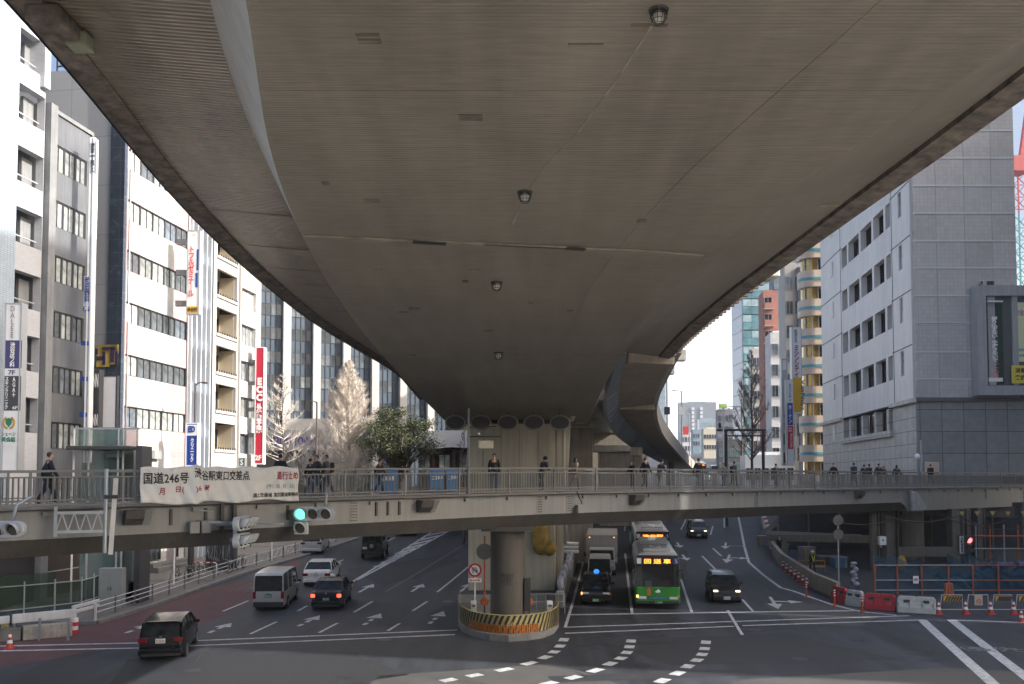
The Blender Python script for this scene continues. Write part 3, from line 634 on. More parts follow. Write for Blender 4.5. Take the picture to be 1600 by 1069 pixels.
# ================================================================== buildings
def bthing(name, label, p0, ang, group=None, cat="building"):
    return thing(name, label, cat, p0, ang, group)
WIN = {}
def winmesh(w, h, mu, fr, gls, depth=0.10, mh=1, sash=0.05):
    key = (round(w, 2), round(h, 2), mu, fr.name, gls.name, mh)
    if key in WIN: return WIN[key]
    b = MB()
    for x in (-w / 2 + sash / 2, w / 2 - sash / 2): b.box((x, 0, 0), (sash, depth, h))
    for z in (-h / 2 + sash / 2, h / 2 - sash / 2): b.box((0, 0, z), (w - 2 * sash, depth, sash))
    for i in range(1, mu): b.box((-w / 2 + w * i / mu, 0.005, 0), (sash * 0.9, depth * 0.8, h - 2 * sash))
    for i in range(1, mh): b.box((0, 0.01, -h / 2 + h * i / mh), (w - 2 * sash, depth * 0.6, sash * 0.8))
    for i in range(mu):                     # every pane sits at its own slight tilt
        x0, x1 = -w / 2 + w * i / mu, -w / 2 + w * (i + 1) / mu; j = random.uniform(-0.012, 0.012); k = random.uniform(-.01, .01)
        b.quad([(x0, 0.03 + j, -h / 2), (x1, 0.03 - j, -h / 2), (x1, 0.03 - j + k, h / 2), (x0, 0.03 + j + k, h / 2)], 1)
    me_o = b.build("window", [fr, gls]); me = me_o.data; bpy.data.objects.remove(me_o); WIN[key] = me; return me
def window(par, x, y, z, w, h, mu, fr, gls, rz=0.0, mh=1):
    o = bpy.data.objects.new("window", winmesh(w, h, mu, fr, gls, mh=mh)); COL.objects.link(o); o.parent = par
    o.location = (x, y, z); o.rotation_euler = (0, 0, rz); return o
def face(par, x0, x1, z0, z1, rows, m, th=0.3, y=0.0, name="wall", flip=None):
    """wall with holes: rows = [(zb, zt, [(xa, xb), ...])], outer face at local y"""
    b = MB(); rows = sorted(rows); z = z0
    def bx(xa, xb, za, zb):
        if xb - xa > 1e-3 and zb - za > 1e-3: b.box(((xa + xb) / 2, y + th / 2, (za + zb) / 2), (xb - xa, th, zb - za))
    for zb, zt, ops in rows:
        bx(x0, x1, z, zb); x = x0
        for xa, xb in sorted(ops): bx(x, xa, zb, zt); x = xb
        bx(x, x1, zb, zt); z = zt
    bx(x0, x1, z, z1); return b.build(name, m, par)
def core(par, x0, x1, y0, y1, z0, z1, m, name="core", bevel=0):
    b = MB(); b.box(((x0 + x1) / 2, (y0 + y1) / 2, (z0 + z1) / 2), (x1 - x0, y1 - y0, z1 - z0)); return b.build(name, m, par, bevel)
room = mat("dark_interior", (0.05, 0.05, 0.05), rough=0.9, var=0.3)
white_p = mat("white_panel", (0.50, 0.49, 0.465), rough=0.6, var=0.06, scale=0.9, streak=0.16, brick=(1.9, 0.68, 0.015, (0.42, 0.41, 0.40)))
white_b = mat("white_render", (0.47, 0.455, 0.43), rough=0.7, var=0.06, scale=0.6, streak=0.22)
pink_t = mat("pink_tile", (0.45, 0.325, 0.325), rough=0.6, var=0.08, scale=0.8, streak=0.15, brick=(1.0, 0.55, 0.02, (0.45, 0.36, 0.36)))
navy_g = mat("navy_granite", (0.045, 0.06, 0.085), rough=0.25, var=0.2, scale=1.2, brick=(0.9, 0.9, 0.015, (0.1, 0.11, 0.13)))
side_p = mat("pale_side_panel", (0.42, 0.44, 0.47), rough=0.6, var=0.05, scale=0.3, brick=(4.0, 3.4, 0.03, (0.3, 0.31, 0.33)))
grey_m = mat("grey_metal_panel", (0.17, 0.18, 0.195), rough=0.42, metal=0.3, var=0.15, scale=0.5, streak=0.4)
grey_d = mat("grey_pilaster", (0.20, 0.21, 0.22), rough=0.7, var=0.15, streak=0.4)
white_tile = mat("white_tile", (0.42, 0.43, 0.455), rough=0.5, var=0.06, brick=(0.3, 0.12, 0.012, (0.42, 0.44, 0.48)))
blue_tile = mat("blue_white_tile", (0.34, 0.40, 0.47), rough=0.5, var=0.10, brick=(0.24, 0.12, 0.015, (0.22, 0.26, 0.31)))
frame_d = mat("window_frame_dark", (0.06, 0.06, 0.065), rough=0.4, var=0)
frame_l = mat("window_frame_light", (0.45, 0.46, 0.47), rough=0.4, var=0.05, metal=0.4)
gl_grey = glass("glass_curtained", (0.26, 0.28, 0.28), rough=0.12, var=0.55, scale=1.6)
gl_blue = glass("glass_blue", (0.10, 0.13, 0.17), rough=0.05, var=0.4, scale=0.8)
gl_dark = glass("glass_dark", (0.03, 0.035, 0.04), rough=0.06)
slate = mat("slate_blue_panel", (0.06, 0.085, 0.115), rough=0.4, var=0.12, scale=0.3)
UL = Vector((0.148, 1, 0)).normalized(); AL = math.atan2(UL.y, UL.x); UK = UL.y
def YL(px): return 34.68 / (0.148 - (px - CX) / F)
def XLn(Y): return -34.68 + 0.148 * Y
def onL(px): Y = YL(px); return Vector((XLn(Y), Y, 0))
def lz(px, py): return P(px, py, YL(px)).z
# --- A: white parking block with open decks
p0 = onL(-60); A = bthing("parking_block", "white tiled block with dark open parking decks at the left edge", p0, AL)
def la(px): return (YL(px) - p0.y) / UK
z_r = [lz(20, y) for y in (45, 131, 228, 323, 422, 520, 618)]
rows = [(z - 2.0, z, [(la(14), la(57))]) for z in z_r]
face(A, 0, la(57.5), 0, 46, rows, white_tile, 0.5)
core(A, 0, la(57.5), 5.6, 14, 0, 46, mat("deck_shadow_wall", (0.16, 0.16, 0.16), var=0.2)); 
for z in z_r:
    core(A, 0, la(57.5), 0.5, 5.6, z - 2.35, z - 2.0, white_tile, "floor_slab")
    core(A, la(18), la(56), 0.3, 0.36, z - 1.55, z - 1.48, frame_l, "handrail")
    core(A, la(40), la(56), 0.7, 0.9, z - 1.99, z - 0.2, grey_d, "louvre_screen")
core(A, -3, la(13.5), -0.08, 14, 0, 48, blue_tile, "tiled_pillar")
core(A, la(57.5) - 0.5, la(57.5), -0.3, 1.5, 30, 38, white_tile, "roof_fin")
dk = mat("shade_front", (0.025, 0.025, 0.028), rough=0.4, var=0.4, scale=1.5)  # dark ground-floor panels added to paint the deep shade below the footbridge
core(A, la(-20), la(16) - 0.02, -0.32, -0.252, 0.1, 5.2, dk, "street_front"); core(A, la(22), la(56), -0.07, -0.002, 0.1, 5.2, dk, "street_front")
# --- B: grey metal panelled office
p0 = onL(59); B_ = bthing("office_building", "narrow grey metal panelled office beside the white parking block", p0, AL)
def la(px): return (YL(px) - p0.y) / UK
top = lz(75, 178); wz = [lz(73, y) for y in (223, 310, 396, 483, 570, 658, 745)]
face(B_, la(70), la(133), 0, top, [(z - 1.62, z, [(la(73), la(126))]) for z in wz], grey_m, 0.25)
core(B_, la(70), la(133), 0.3, 12, 0, top - 0.02, room); core(B_, 0, la(69.8), -0.35, 12, 0, top + 0.3, grey_d, "pilaster")
core(B_, la(70), la(133) + 0.05, -0.1, 0.35, top + 0.002, top + 0.25, grey_d, "parapet_cap")
for z in wz:
    n = 3; wd = (la(126) - la(73)) / n
    for i in range(n): window(B_, la(73) + wd * (i + 0.5), 0.1, z - 0.81, wd - 0.03, 1.58, 2, frame_d, gl_grey)
core(B_, la(75), la(126), -0.08, -0.002, 0.3, 5.4, mat("brown_shade_panel", (0.05, 0.04, 0.035), rough=0.6, var=0.2), "shutter")  # dark panel added to put ground-floor shade into the facade
for z in (1.8, 3.6): core(B_, la(77), la(124), -0.12, -0.081, z, z + 0.06, frame_l, "panel_rail")
for z in (top - 2, top - 9, top - 16): core(B_, la(130), la(135), -0.3, 0.0, z, z + 0.5, grey_d, "sign_bracket")
b = MB(); b.tube([(la(131), -0.15, 2), (la(131), -0.15, top)], 0.07, 6); b.build("rain_pipe", grey_d, B_)
# --- roof frame and huge light wall behind (side wall of the pink building)
p0 = onL(190); C = bthing("pink_striped_office", "white and pink office building with long window bands", p0, AL)
def la(px): return (YL(px) - p0.y) / UK
cw = la(291); topC = lz(190, 118); wz = [lz(193, y) for y in (150, 232, 311, 390, 471, 553, 634)]
rowsC = [(z - 1.42, z, [(0.15, cw - 0.2)]) for z in wz]
x1, x2 = la(214), la(266)
face(C, 0, x1, 4.2, topC, [(a, c, [(0.15, x1)]) for a, c, o in rowsC], pink_t, 0.3)
face(C, x1, x2, 4.2, topC, [(a, c, [(x1, x2)]) for a, c, o in rowsC], white_p, 0.3)
face(C, x2, cw, 4.2, topC, [(a, c, [(x2, cw - 0.2)]) for a, c, o in rowsC], pink_t, 0.3)
face(C, 0, cw, 0.0, 4.2, [(0.5, 3.4, [(0.6, 3.6), (4.2, 6.4)])], white_p, 0.3, y=0.02)
core(C, 0.1, cw, 0.4, 15, 0, topC - 0.05, room)
for z in wz:
    n = 5; wd = (cw - 0.4) / n
    for i in range(n): window(C, 0.2 + wd * (i + 0.5), 0.12, z - 0.71, wd - 0.02, 1.4, 2, frame_d if i else frame_d, gl_grey)
for xx, ww in ((2.1, 2.9), (5.3, 2.1)): window(C, xx, 0.2, 1.95, ww, 2.85, 3, frame_d, gl_dark)
for x_, z_ in ((1.2, 5.2), (3.4, 8.7), (6.6, 5.2)): core(C, x_, x_ + 0.9, -0.35, -0.002, z_, z_ + 0.6, frame_l, "air_conditioner")
b = MB(); b.tube([(cw - 0.25, -0.1, 0.5), (cw - 0.25, -0.1, topC)], 0.07, 6); b.tube([(0.3, -0.08, 0.5), (0.3, -0.08, topC)], 0.05, 6); b.build("rain_pipe", frame_l, C)
# side wall in the camera's direction; local y runs away from the street
yw = (P(190, 0, p0.y).x - P(78, 0, p0.y).x)
core(C, -0.3, 0.08, 0.0, 1.05, 0, topC, navy_g, "granite_pilaster"); core(C, -0.15, 0.09, 1.06, yw + 6, 0, topC + 0.6, side_p, "side_wall")
b = MB(); zt_ = topC + 0.6                  # steel frame and railing on the roof
for y in (0.4, 2.2, 4.0, 5.4): b.bar((0, y, zt_), (0, y, zt_ + 2.6), 0.09, 0.09)
for z in (0.4, 1.2, 2.6): b.bar((0, 0.4, zt_ + z), (0, 5.4, zt_ + z), 0.08, 0.08)
for i in range(28): b.bar((0, 0.5 + i * 0.18, zt_ + 0.4), (0, 0.5 + i * 0.18, zt_ + 1.2), 0.03, 0.03)
b.bar((0, 0.4, zt_ + 2.6), (0, 2.2, zt_ + 1.2), 0.06, 0.06); b.bar((0, 5.4, zt_ + 2.6), (0, 4, zt_ + 1.2), 0.06, 0.06)
b.build("roof_railing", frame_d, C)
gy = mat("graffiti_yellow", (0.42, 0.33, 0.08), rough=0.6, var=0.2); gp = mat("graffiti_purple", (0.05, 0.03, 0.09), rough=0.6, var=0.1)
zg = P(180, 574, p0.y).z
b = MB()
for (y, z, w_, h_) in ((1.55, 0.0, 0.95, 1.5), (0.75, 0.15, 0.55, 1.35), (1.2, 0.9, 1.5, 0.6)): b.box((-0.33, y - 0.25, zg + z + h_ / 2), (0.03, w_, h_), 0)
for (y, z, w_, h_) in ((1.6, 0.45, 0.6, 0.28), (1.35, 0.15, 0.22, 0.9), (0.75, 0.3, 0.28, 1.0), (0.45, 0.15, 0.2, 0.9), (1.0, 1.15, 1.0, 0.2), (1.9, 0.85, 0.2, 0.4)): b.box((-0.352, y - 0.15, zg + z + h_ / 2), (0.02, w_, h_), 1)
b.build("graffiti", [gy, gp], C)
# --- D1: narrow glass front with vertical fins
p0 = onL(291); D1 = bthing("glass_front_building", "slim blue glass building with pale vertical fins behind the blue banner", p0, AL)
def la(px): return (YL(px) - p0.y) / UK
w1 = la(321); core(D1, 0, w1, 0.35, 12, 0, 33, room); fin = mat("fin_white", (0.55, 0.58, 0.62), rough=0.5, var=0.05)
for k in range(9):
    z0 = 1 + k * 3.45
    for i in range(2): window(D1, w1 * (0.25 + 0.5 * i), 0.2, z0 + 1.4, w1 / 2 - 0.04, 2.6, 2, frame_l, gl_blue)
    core(D1, 0, w1, 0.0, 0.34, z0 + 2.7, z0 + 3.45, mat("fin_spandrel", (0.30, 0.35, 0.42), var=0.1), "spandrel")
for i in range(5): core(D1, w1 * i / 4 - 0.06, w1 * i / 4 + 0.06, -0.3, -0.001, 0, 33, fin, "fin")
core(D1, w1, la(328), -0.1, 12, 0, 33.5, mat("dark_column_panel", (0.05, 0.05, 0.05), rough=0.5), "corner_column")
# --- D: white balcony block
p0 = onL(328.6); D = bthing("balcony_apartment_block", "white apartment block with square recessed balconies", p0, AL)
def la(px): return (YL(px) - p0.y) / UK
cream_w = mat("balcony_cream", (0.50, 0.44, 0.34), rough=0.8, var=0.06)
rz_ = [lz(336, y) for y in (358, 419, 479, 539, 599, 660)]; wt = la(398)
bx0, bx1, cx0, cx1 = la(335), la(367), la(371.5), la(394)
rows = []
for z in rz_: rows.append((z - 2.15, z, [(bx0, bx1)]))
face(D, 0, la(369.5), 0, 36, rows, white_b, 0.3)
face(D, la(369.5) + 0.01, wt, 0, 36, [(z - 2.45, z - 0.7, [(cx0, cx1)]) for z in rz_], white_b, 0.3, y=-0.18)
core(D, bx1 + 0.02, wt, 0.33, 12, 0, 35.9, room)
core(D, 0, bx1 + 0.02, 1.6, 12, 0, 35.9, cream_w, "balcony_back_wall"); core(D, 0, bx0 - 0.05, 0.3, 1.6, 0, 35.9, cream_w, "balcony_side_wall")
for z in rz_:
    core(D, bx1 - 0.02, bx1 + 0.018, 0.305, 1.595, z - 2.15, z, cream_w, "balcony_side_wall")
    core(D, bx0 - 0.04, bx1 - 0.021, 0.31, 1.59, z - 2.55, z - 2.35, cream_w, "balcony_floor")
    core(D, bx0 - 0.06, bx1 + 0.06, -0.12, 0.0, z - 2.42, z - 2.2, white_b, "balcony_ledge")
    b = MB()
    for i in range(9): b.box((bx0 + 0.1 + (bx1 - bx0 - 0.2) * i / 8, -0.06, z - 2.1), (0.07, 0.08, 0.2))
    b.build("balcony_slots", room, D)
    window(D, (bx0 + bx1) / 2 + 0.7, 1.5, z - 1.25, 1.5, 1.7, 2, frame_d, gl_dark)
    core(D, bx0 + 0.1, bx0 + 0.75, 0.9, 1.25, z - 2.34, z - 1.8, white_b, "air_conditioner")
    window(D, (cx0 + cx1) / 2, 0.1, z - 1.575, cx1 - cx0 - 0.02, 1.72, 4, frame_l, gl_grey)
# --- street level shop fronts: white bright strip seen under the bridge
shop = bthing("street_front", "bright white shop front with low steps on the left pavement", onL(222) + Vector((0.25, 0, gz(60))), AL)
core(shop, 0, 5.2, -0.05, 0.2, 0.1, 3.4, white_p, "wall"); core(shop, 0, 5.2, -1.1, -0.06, 0.1, 0.5, kerb_m, "step"); core(shop, 0, 5.2, -0.7, -0.06, 0.5, 0.75, kerb_m, "step")
for i in range(2): window(shop, 1.3 + i * 2.4, -0.1, 1.9, 1.2, 2.0, 2, frame_d, gl_dark)
# --- F: slate tower with white pilasters
pa, pb = P(392, 700, 110.5), P(760, 700, 125.5); pa.z = pb.z = 0; u = (pb - pa); LF = u.length; u.normalize()
Ft = bthing("slate_tower", "large slate blue office tower with tall white pilasters behind the trees", pa, math.atan2(u.y, u.x))
def lf(px):
    r = (px - CX) / F; return (r * pa.y - pa.x) / (u.x - r * u.y)
HF = 52; core(Ft, 0, LF, 0.5, 30, 0, HF, slate, "wall")
pil = [lf(x) for x in (398, 446, 493, 540, 585, 629, 672, 713)]
for x in pil: core(Ft, x - 0.5, x + 0.5, -0.35, 0.45, 0, HF, white_b, "pilaster")
z0F = P(420, 594, 111.5).z; gl_tower = glass("glass_tower", (0.09, 0.105, 0.12), rough=0.15, var=0.4, scale=1.2)
for k in range(-1, 7):
    for a, c in zip(pil, pil[1:]):
        for j in range(2):
            wx = (c - a - 1.2) / 2
            window(Ft, a + 0.6 + wx * (j + 0.5), 0.46, z0F + k * 3.12, wx - 0.03, 1.55, 2, slate, gl_tower)
for a, c in zip(pil, pil[1:]):
    for j in range(5): core(Ft, a + 0.6 + (c - a - 1.2) * j / 4 - 0.03, a + 0.6 + (c - a - 1.2) * j / 4 + 0.03, 0.4, 0.499, 4, HF, frame_d, "mullion")
# --- low white buildings in front of the tower
pw = P(398, 735, 96); LB = bthing("low_office", "low white building with purple lettering behind the bare trees", (pw.x, 96, 0), 0.06)
sc = 96 / F
core(LB, 0, 112 * sc, 0.0, 14, P(0, 704, 96).z, P(0, 672, 96).z, white_b, "parapet_wall"); core(LB, 0, 112 * sc, 0.3, 13, 0, P(0, 704, 96).z - 0.01, mat("shop_shadow", (0.12, 0.11, 0.10), var=0.2), "lower_wall")
core(LB, 30 * sc, 113 * sc, 4, 13, P(0, 672, 96).z + 0.01, P(0, 650, 96).z, mat("beige_block", (0.55, 0.52, 0.47), var=0.06), "upper_block")
purple = mat("purple_letters", (0.10, 0.07, 0.30), rough=0.5, var=0)
text("CROSS TOWER", "lettering", purple, LB, (24 * sc, -0.03, P(0, 696, 96).z), (1, 0, 0), (0, 0, 1), 74 * sc, 1.0, 0.02, bold=0.02)
b = MB()
for i in range(10): b.bar((i * 1.1, 0.2, P(0, 672, 96).z), (i * 1.1, 0.2, P(0, 666, 96).z), 0.05, 0.05)
b.bar((0, 0.2, P(0, 666, 96).z), (30 * sc, 0.2, P(0, 666, 96).z), 0.05, 0.05); b.build("roof_railing", frame_l, LB)
pe = P(680, 735, 88); LC = bthing("faceted_pavilion", "low pavilion with faceted white eaves beside the cream pier", (pe.x, 88, 0), -0.35)
zt_, zb_ = P(0, 672, 88).z, P(0, 702, 88).z
b = MB(); b.prism([(-2.5, 0.2, zb_ + 0.3), (-1, 0, zb_), (1.6, 0.4, zb_ + 0.2), (5.5, 0, zb_), (5.5, 1.2, zt_), (1.9, 1.3, zt_), (-0.6, 1.2, zt_), (-2.5, 1.3, zt_)], (0, 0, 0), (0, 8, 0)); b.build("eaves", white_b, LC)
core(LC, -2.5, 5.5, 1.5, 8, 0, zb_, mat("brown_shop", (0.07, 0.05, 0.04), var=0.3), "lower_wall")
for i in range(2, 5): core(LC, -5.5 + i * 2.3, -5.2 + i * 2.3, 1.2, 1.49, 0, zb_, mat("wood_post", (0.12, 0.08, 0.05)), "post")
for i in range(1, 4): window(LC, -4.2 + i * 2.3, 1.4, zb_ - 1.6, 1.3, 2.2, 2, frame_d, gl_grey)
core(LC, 1, 5, 3, 8, zt_ + 0.01, zt_ + 0.9, mat("roof_hedge", (0.16, 0.17, 0.04), var=0.4, scale=6), "roof_planting")
# --- G: big grey building on the right
Yc = 75.0; r0 = (1433 - CX) / F; Xc = r0 * Yc; sg = 0.111
Yf = (Xc - sg * Yc) / ((1287 - CX) / F - sg); Xf = Xc + sg * (Yf - Yc)
pF = Vector((Xf, Yf, 0)); uG = (Vector((Xc, Yc, 0)) - pF); LG = uG.length; uG.normalize()
Gb = bthing("grey_station_building", "big grey panelled building with recessed window rows on the right", pF, math.atan2(uG.y, uG.x))
def lg(px):
    r = (px - CX) / F; return (r * pF.y - pF.x) / (uG.x - r * uG.y)
pan = mat("pale_grey_panel", (0.82, 0.80, 0.78), rough=0.5, var=0.07, scale=0.4, streak=0.28, brick=(1.5, 40, 0.012, (0.38, 0.39, 0.4)))
pan_f = mat("blue_grey_panel", (0.46, 0.465, 0.475), rough=0.5, var=0.05, scale=0.6, brick=(0.35, 0.35, 0.008, (0.27, 0.285, 0.31)))
gran = mat("granite_cladding", (0.58, 0.555, 0.52), rough=0.6, var=0.16, scale=1.2, brick=(1.6, 1.15, 0.03, (0.17, 0.17, 0.17)))
gran_f = mat("blue_granite_cladding", (0.235, 0.245, 0.26), rough=0.5, var=0.15, scale=1.5, brick=(1.9, 1.9, 0.03, (0.07, 0.08, 0.09)))
groove = mat("panel_groove", (0.10, 0.10, 0.11), rough=0.7, var=0.1); ledge_m = mat("pale_ledge", (0.55, 0.57, 0.6), rough=0.5, var=0.05)
HG = 52.0; wzG = [14.05 + 4.87 * k for k in range(8)]; ZL = 14.25
wa, wb2 = lg(1320), lg(1398)
ops = [(wa + (wb2 - wa) * f0, wa + (wb2 - wa) * f1) for f0, f1 in ((0.0, 0.13), (0.165, 0.40), (0.435, 0.66), (0.695, 0.885), (0.92, 1.0))]
smw = lg(1413); smf = lg(1305)
rowsU = [(z - 2.3, z, ops + [(smw - 0.45, smw + 0.45)]) for z in wzG if z > ZL]
face(Gb, 0, LG, ZL, HG, rowsU, pan, 0.6)
face(Gb, 0, LG, 0, ZL - 0.3, [(wzG[0] - 2.2, ZL - 0.3, ops), (5.2, 7.4, [(lg(1340 + i * 11), lg(1345 + i * 11)) for i in range(6)])], gran, 0.6, y=-0.05)
core(Gb, 0, LG - 0.7, 1.2, 4.5, 0, HG - 0.1, mat("recess_wall", (0.12, 0.12, 0.125), var=0.2, brick=(0.5, 0.2, 0.02, (0.08, 0.08, 0.08))))
core(Gb, 0, LG - 4, 4.51, 9.0, 0, HG - 0.2, groove, "rear_block")
core(Gb, wb2 + 0.05, LG + 0.3, -0.45, -0.051, ZL - 0.32, ZL + 0.05, gran, "cornice"); core(Gb, 0, wa - 0.1, -0.4, -0.051, ZL - 0.32, ZL + 0.05, gran, "cornice")
core(Gb, wa - 0.1, wb2 + 0.1, -0.4, -0.051, wzG[0] - 2.75, wzG[0] - 2.2, gran, "cornice")
for z in wzG:
    for i, (a, c) in enumerate(ops):
        window(Gb, (a + c) / 2, 0.85, z - 1.15, c - a, 2.3, 2 if c - a > 2 else 1, frame_d, gl_dark, mh=2)
    if z > ZL: window(Gb, smw, 0.15, z - 1.15, 0.86, 2.2, 1, frame_l, gl_grey, mh=2); 
for i in range(6): window(Gb, (lg(1340 + i * 11) + lg(1345 + i * 11)) / 2, 0.3, 6.3, 0.8, 2.1, 1, cream, gl_dark)
for z in wzG: core(Gb, smf - 0.4, smf + 0.4, -0.12, -0.001, z - 2.2, z - 0.4, pan, "vent_panel")
for k in range(8):
    zz = ZL + 4.87 * k + 0.0
    if k: core(Gb, wb2 + 0.03, LG, -0.03, -0.001, zz - 0.05, zz + 0.04, groove, "groove"); core(Gb, 0, wa - 0.03, -0.03, -0.001, zz - 0.05, zz + 0.04, groove, "groove")
core(Gb, wb2 + 0.3, wb2 + 0.38, -0.03, -0.001, ZL + 0.2, HG, groove, "groove"); core(Gb, wa - 0.5, wa - 0.42, -0.03, -0.001, ZL + 0.2, HG, groove, "groove")
core(Gb, LG - 0.5, LG - 0.02, -0.04, -0.001, ZL + 0.1, HG, mat("corner_trim", (0.42, 0.40, 0.38)), "corner_trim")
# its front toward the bridge: own frame, built in world axes
Gf = MB(); wG = P(1576, 0, Yc).x - Xc
def gpart(b, n, m, bev=0): return wb(b, n, m, Gb, bev)
def gbox(x0, x1, y0, y1, z0, z1, m, n):
    b = MB(); b.box((Xc + (x0 + x1) / 2, Yc + (y0 + y1) / 2, (z0 + z1) / 2), (x1 - x0, y1 - y0, z1 - z0))
    o = b.build(n, m); o.parent = Gb; o.matrix_parent_inverse = (Matrix.Translation(pF) @ Matrix.Rotation(math.atan2(uG.y, uG.x), 4, 'Z')).inverted(); return o
pan_v = [pan_f] + [mat("blue_grey_panel_" + n_, (0.46 * q_, 0.465 * q_, 0.475 * q_), rough=0.5, var=0.07, scale=0.6, streak=0.15, brick=(0.35, 0.35, 0.008, (0.3, 0.31, 0.32))) for n_, q_ in (("worn", 0.93), ("pale", 1.06))]
rowsz = [P(1433, y, Yc).z for y in (623, 593, 551, 505, 463, 420, 378, 335, 292, 249, 206, 163, 120)]
for k, (z0, z1) in enumerate(zip([ZL] + rowsz[1:], rowsz[1:] + [HG])):
    xsb = [0, 2.0, 4.5, 6.9, wG] if k % 1 == 0 else []
    xsb = [x for x in xsb if x <= wG]; 
    if xsb[-1] < wG: xsb.append(wG)
    for a, c in zip(xsb, xsb[1:]): gbox(a + 0.012, c - 0.012, -0.18, 0.1, z0 + 0.09, z1 - 0.03, pan_v[random.randrange(3)], "wall_panel")
    gbox(0, wG, -0.22, 0.1, z1 - 0.03, z1 + 0.09, ledge_m, "panel_ledge")
gbox(0.25, wG, 0.101, 0.9, 0, HG, groove, "front_wall"); gbox(wG + 0.01, wG + 14, 0.101, 0.9, 0, P(0, 447, Yc).z, groove, "front_wall"); gbox(0, wG + 14, -0.2, 0.1, 0, ZL - 0.25, gran_f, "granite_wall"); gbox(-0.1, wG + 14, -0.45, 0.1, ZL - 0.25, ZL + 0.088, mat("dark_cornice", (0.10, 0.105, 0.11)), "cornice")
# curtain wall of clear glass on the far right with mullions
cyan_r = mat("sky_glass", (0.45, 0.62, 0.75), rough=0.03, var=0.05, alpha=0.12)
for k in range(12):
    z0 = P(0, 445, Yc).z + k * 2.35
    gbox(wG + 0.06, wG + 2.0, -0.12, 0.1, z0 + 0.05, z0 + 2.3, cyan_r, "glass_panel"); gbox(wG + 2.06, wG + 4.2, -0.12, 0.1, z0 + 0.05, z0 + 2.3, cyan_r, "glass_panel")
# projecting frame with posters
def fz(y): return P(0, y, Yc - 1).z
def fx(x): return P(x, 0, Yc - 1).x - Xc
x0, x1 = fx(1512), fx(1690)
fr_m = mat("sign_frame_metal", (0.34, 0.36, 0.39), rough=0.5, var=0.08, streak=0.3)
gbox(x0, x1, -1.3, -0.23, fz(463), fz(447), fr_m, "sign_frame"); gbox(x0, x1, -1.3, -0.23, fz(618), fz(603), fr_m, "sign_frame")
gbox(x0, x0 + 0.8, -1.3, -0.23, fz(602.9), fz(463.1), fr_m, "sign_frame"); gbox(x0 + 0.81, x1, -0.9, -0.23, fz(602.9), fz(463.1), mat("frame_back", (0.10, 0.11, 0.12), var=0.1), "sign_frame_back")
gbox(fx(1530), fx(1541), -1.15, -0.91, fz(602), fz(464), fr_m, "mullion"); gbox(fx(1568), fx(1576), -1.15, -0.91, fz(602), fz(464), fr_m, "mullion")
def sign(name, label, c, w_, h_, d_, m, rz=0.0, cat="sign", group=None, fm=None):
    t = thing(name, label, cat, c, rz, group)
    b = MB(); b.box((0, 0, 0), (w_, d_, h_)); b.build("panel", m, t, 0.01)
    if fm:
        b = MB()
        for s_ in (-1, 1): b.box((s_ * w_ / 2, 0, 0), (0.08, d_ + 0.06, h_ + 0.08)); b.box((0, 0, s_ * h_ / 2), (w_ - 0.08, d_ + 0.06, 0.08))
        b.build("frame", fm, t)
    return t
def put(t, s, m, x, z, w_, h_, d_, vertical=False, name="lettering", rot=0, bold=0.02):
    """text box centred at (x, z) on the camera side of a sign of depth d_"""
    if rot: return text(s, name, m, t, (x + w_ / 2, -d_ / 2 - 0.004, z + h_ / 2), (0, 0, -1), (1, 0, 0), h_, w_, 0.01, bold=bold) if rot == 1 else None
    return text(s, name, m, t, (x - w_ / 2, -d_ / 2 - 0.004, z - h_ / 2), (1, 0, 0), (0, 0, 1), w_, h_, 0.01, vertical, bold)
ink = mat("ink_black", (0.02, 0.02, 0.02), var=0, rough=0.5); s_white = mat("sign_white", (0.75, 0.76, 0.77), rough=0.4, var=0.04); s_red = mat("sign_red", (0.50, 0.02, 0.05), rough=0.4, var=0.06)
t_red = mat("letter_red", (0.60, 0.03, 0.02), var=0, rough=0.5); s_blue = mat("sign_blue", (0.02, 0.06, 0.30), rough=0.4, var=0.05); t_white = mat("letter_white", (0.8, 0.8, 0.8), var=0, rough=0.5)
s_navy = mat("sign_navy", (0.05, 0.05, 0.16), rough=0.4, var=0.05); s_yel = mat("sign_yellow", (0.75, 0.42, 0.02), rough=0.4, var=0.05); s_green = mat("sign_green", (0.03, 0.20, 0.10), rough=0.4, var=0.05)
s_dark = mat("sign_dark", (0.05, 0.055, 0.06), rough=0.4, var=0.05); s_pale = mat("sign_pale", (0.32, 0.37, 0.44), rough=0.4, var=0.05); s_dgreen = mat("sign_bottle_green", (0.015, 0.045, 0.035), rough=0.4, var=0.05)
ys_ = Yc - 1.1; q = P(1554, 537, ys_); k_ = ys_ / F
t = sign("banner_sign", "dark green vertical banner with white outlined lettering in the grey frame", q, 26 * k_, 128 * k_, 0.08, s_dgreen)
put(t, "振り込まない", t_white, 0, 26 * k_, 10 * k_, 34 * k_, 0.08, True, bold=0.03); put(t, "手渡さないで", t_white, 0, -12 * k_, 10 * k_, 34 * k_, 0.08, True); put(t, "一一〇番", mat("letter_pink", (0.7, 0.25, 0.25), var=0), 0, -43 * k_, 10 * k_, 22 * k_, 0.08, True)
core(t, -11 * k_, 11 * k_, -0.07, -0.045, -60 * k_, -54 * k_, s_white, "caption_plate"); core(t, -12 * k_, 12 * k_, -0.3, -0.1, 65 * k_, 67 * k_, s_white, "lamp_tube")
q = P(1594, 519, ys_); t = sign("poster", "pale yellow poster with purple heading, upper right in the grey frame", q, 24 * k_, 94 * k_, 0.06, mat("poster_yellow", (0.56, 0.62, 0.38), var=0.04))
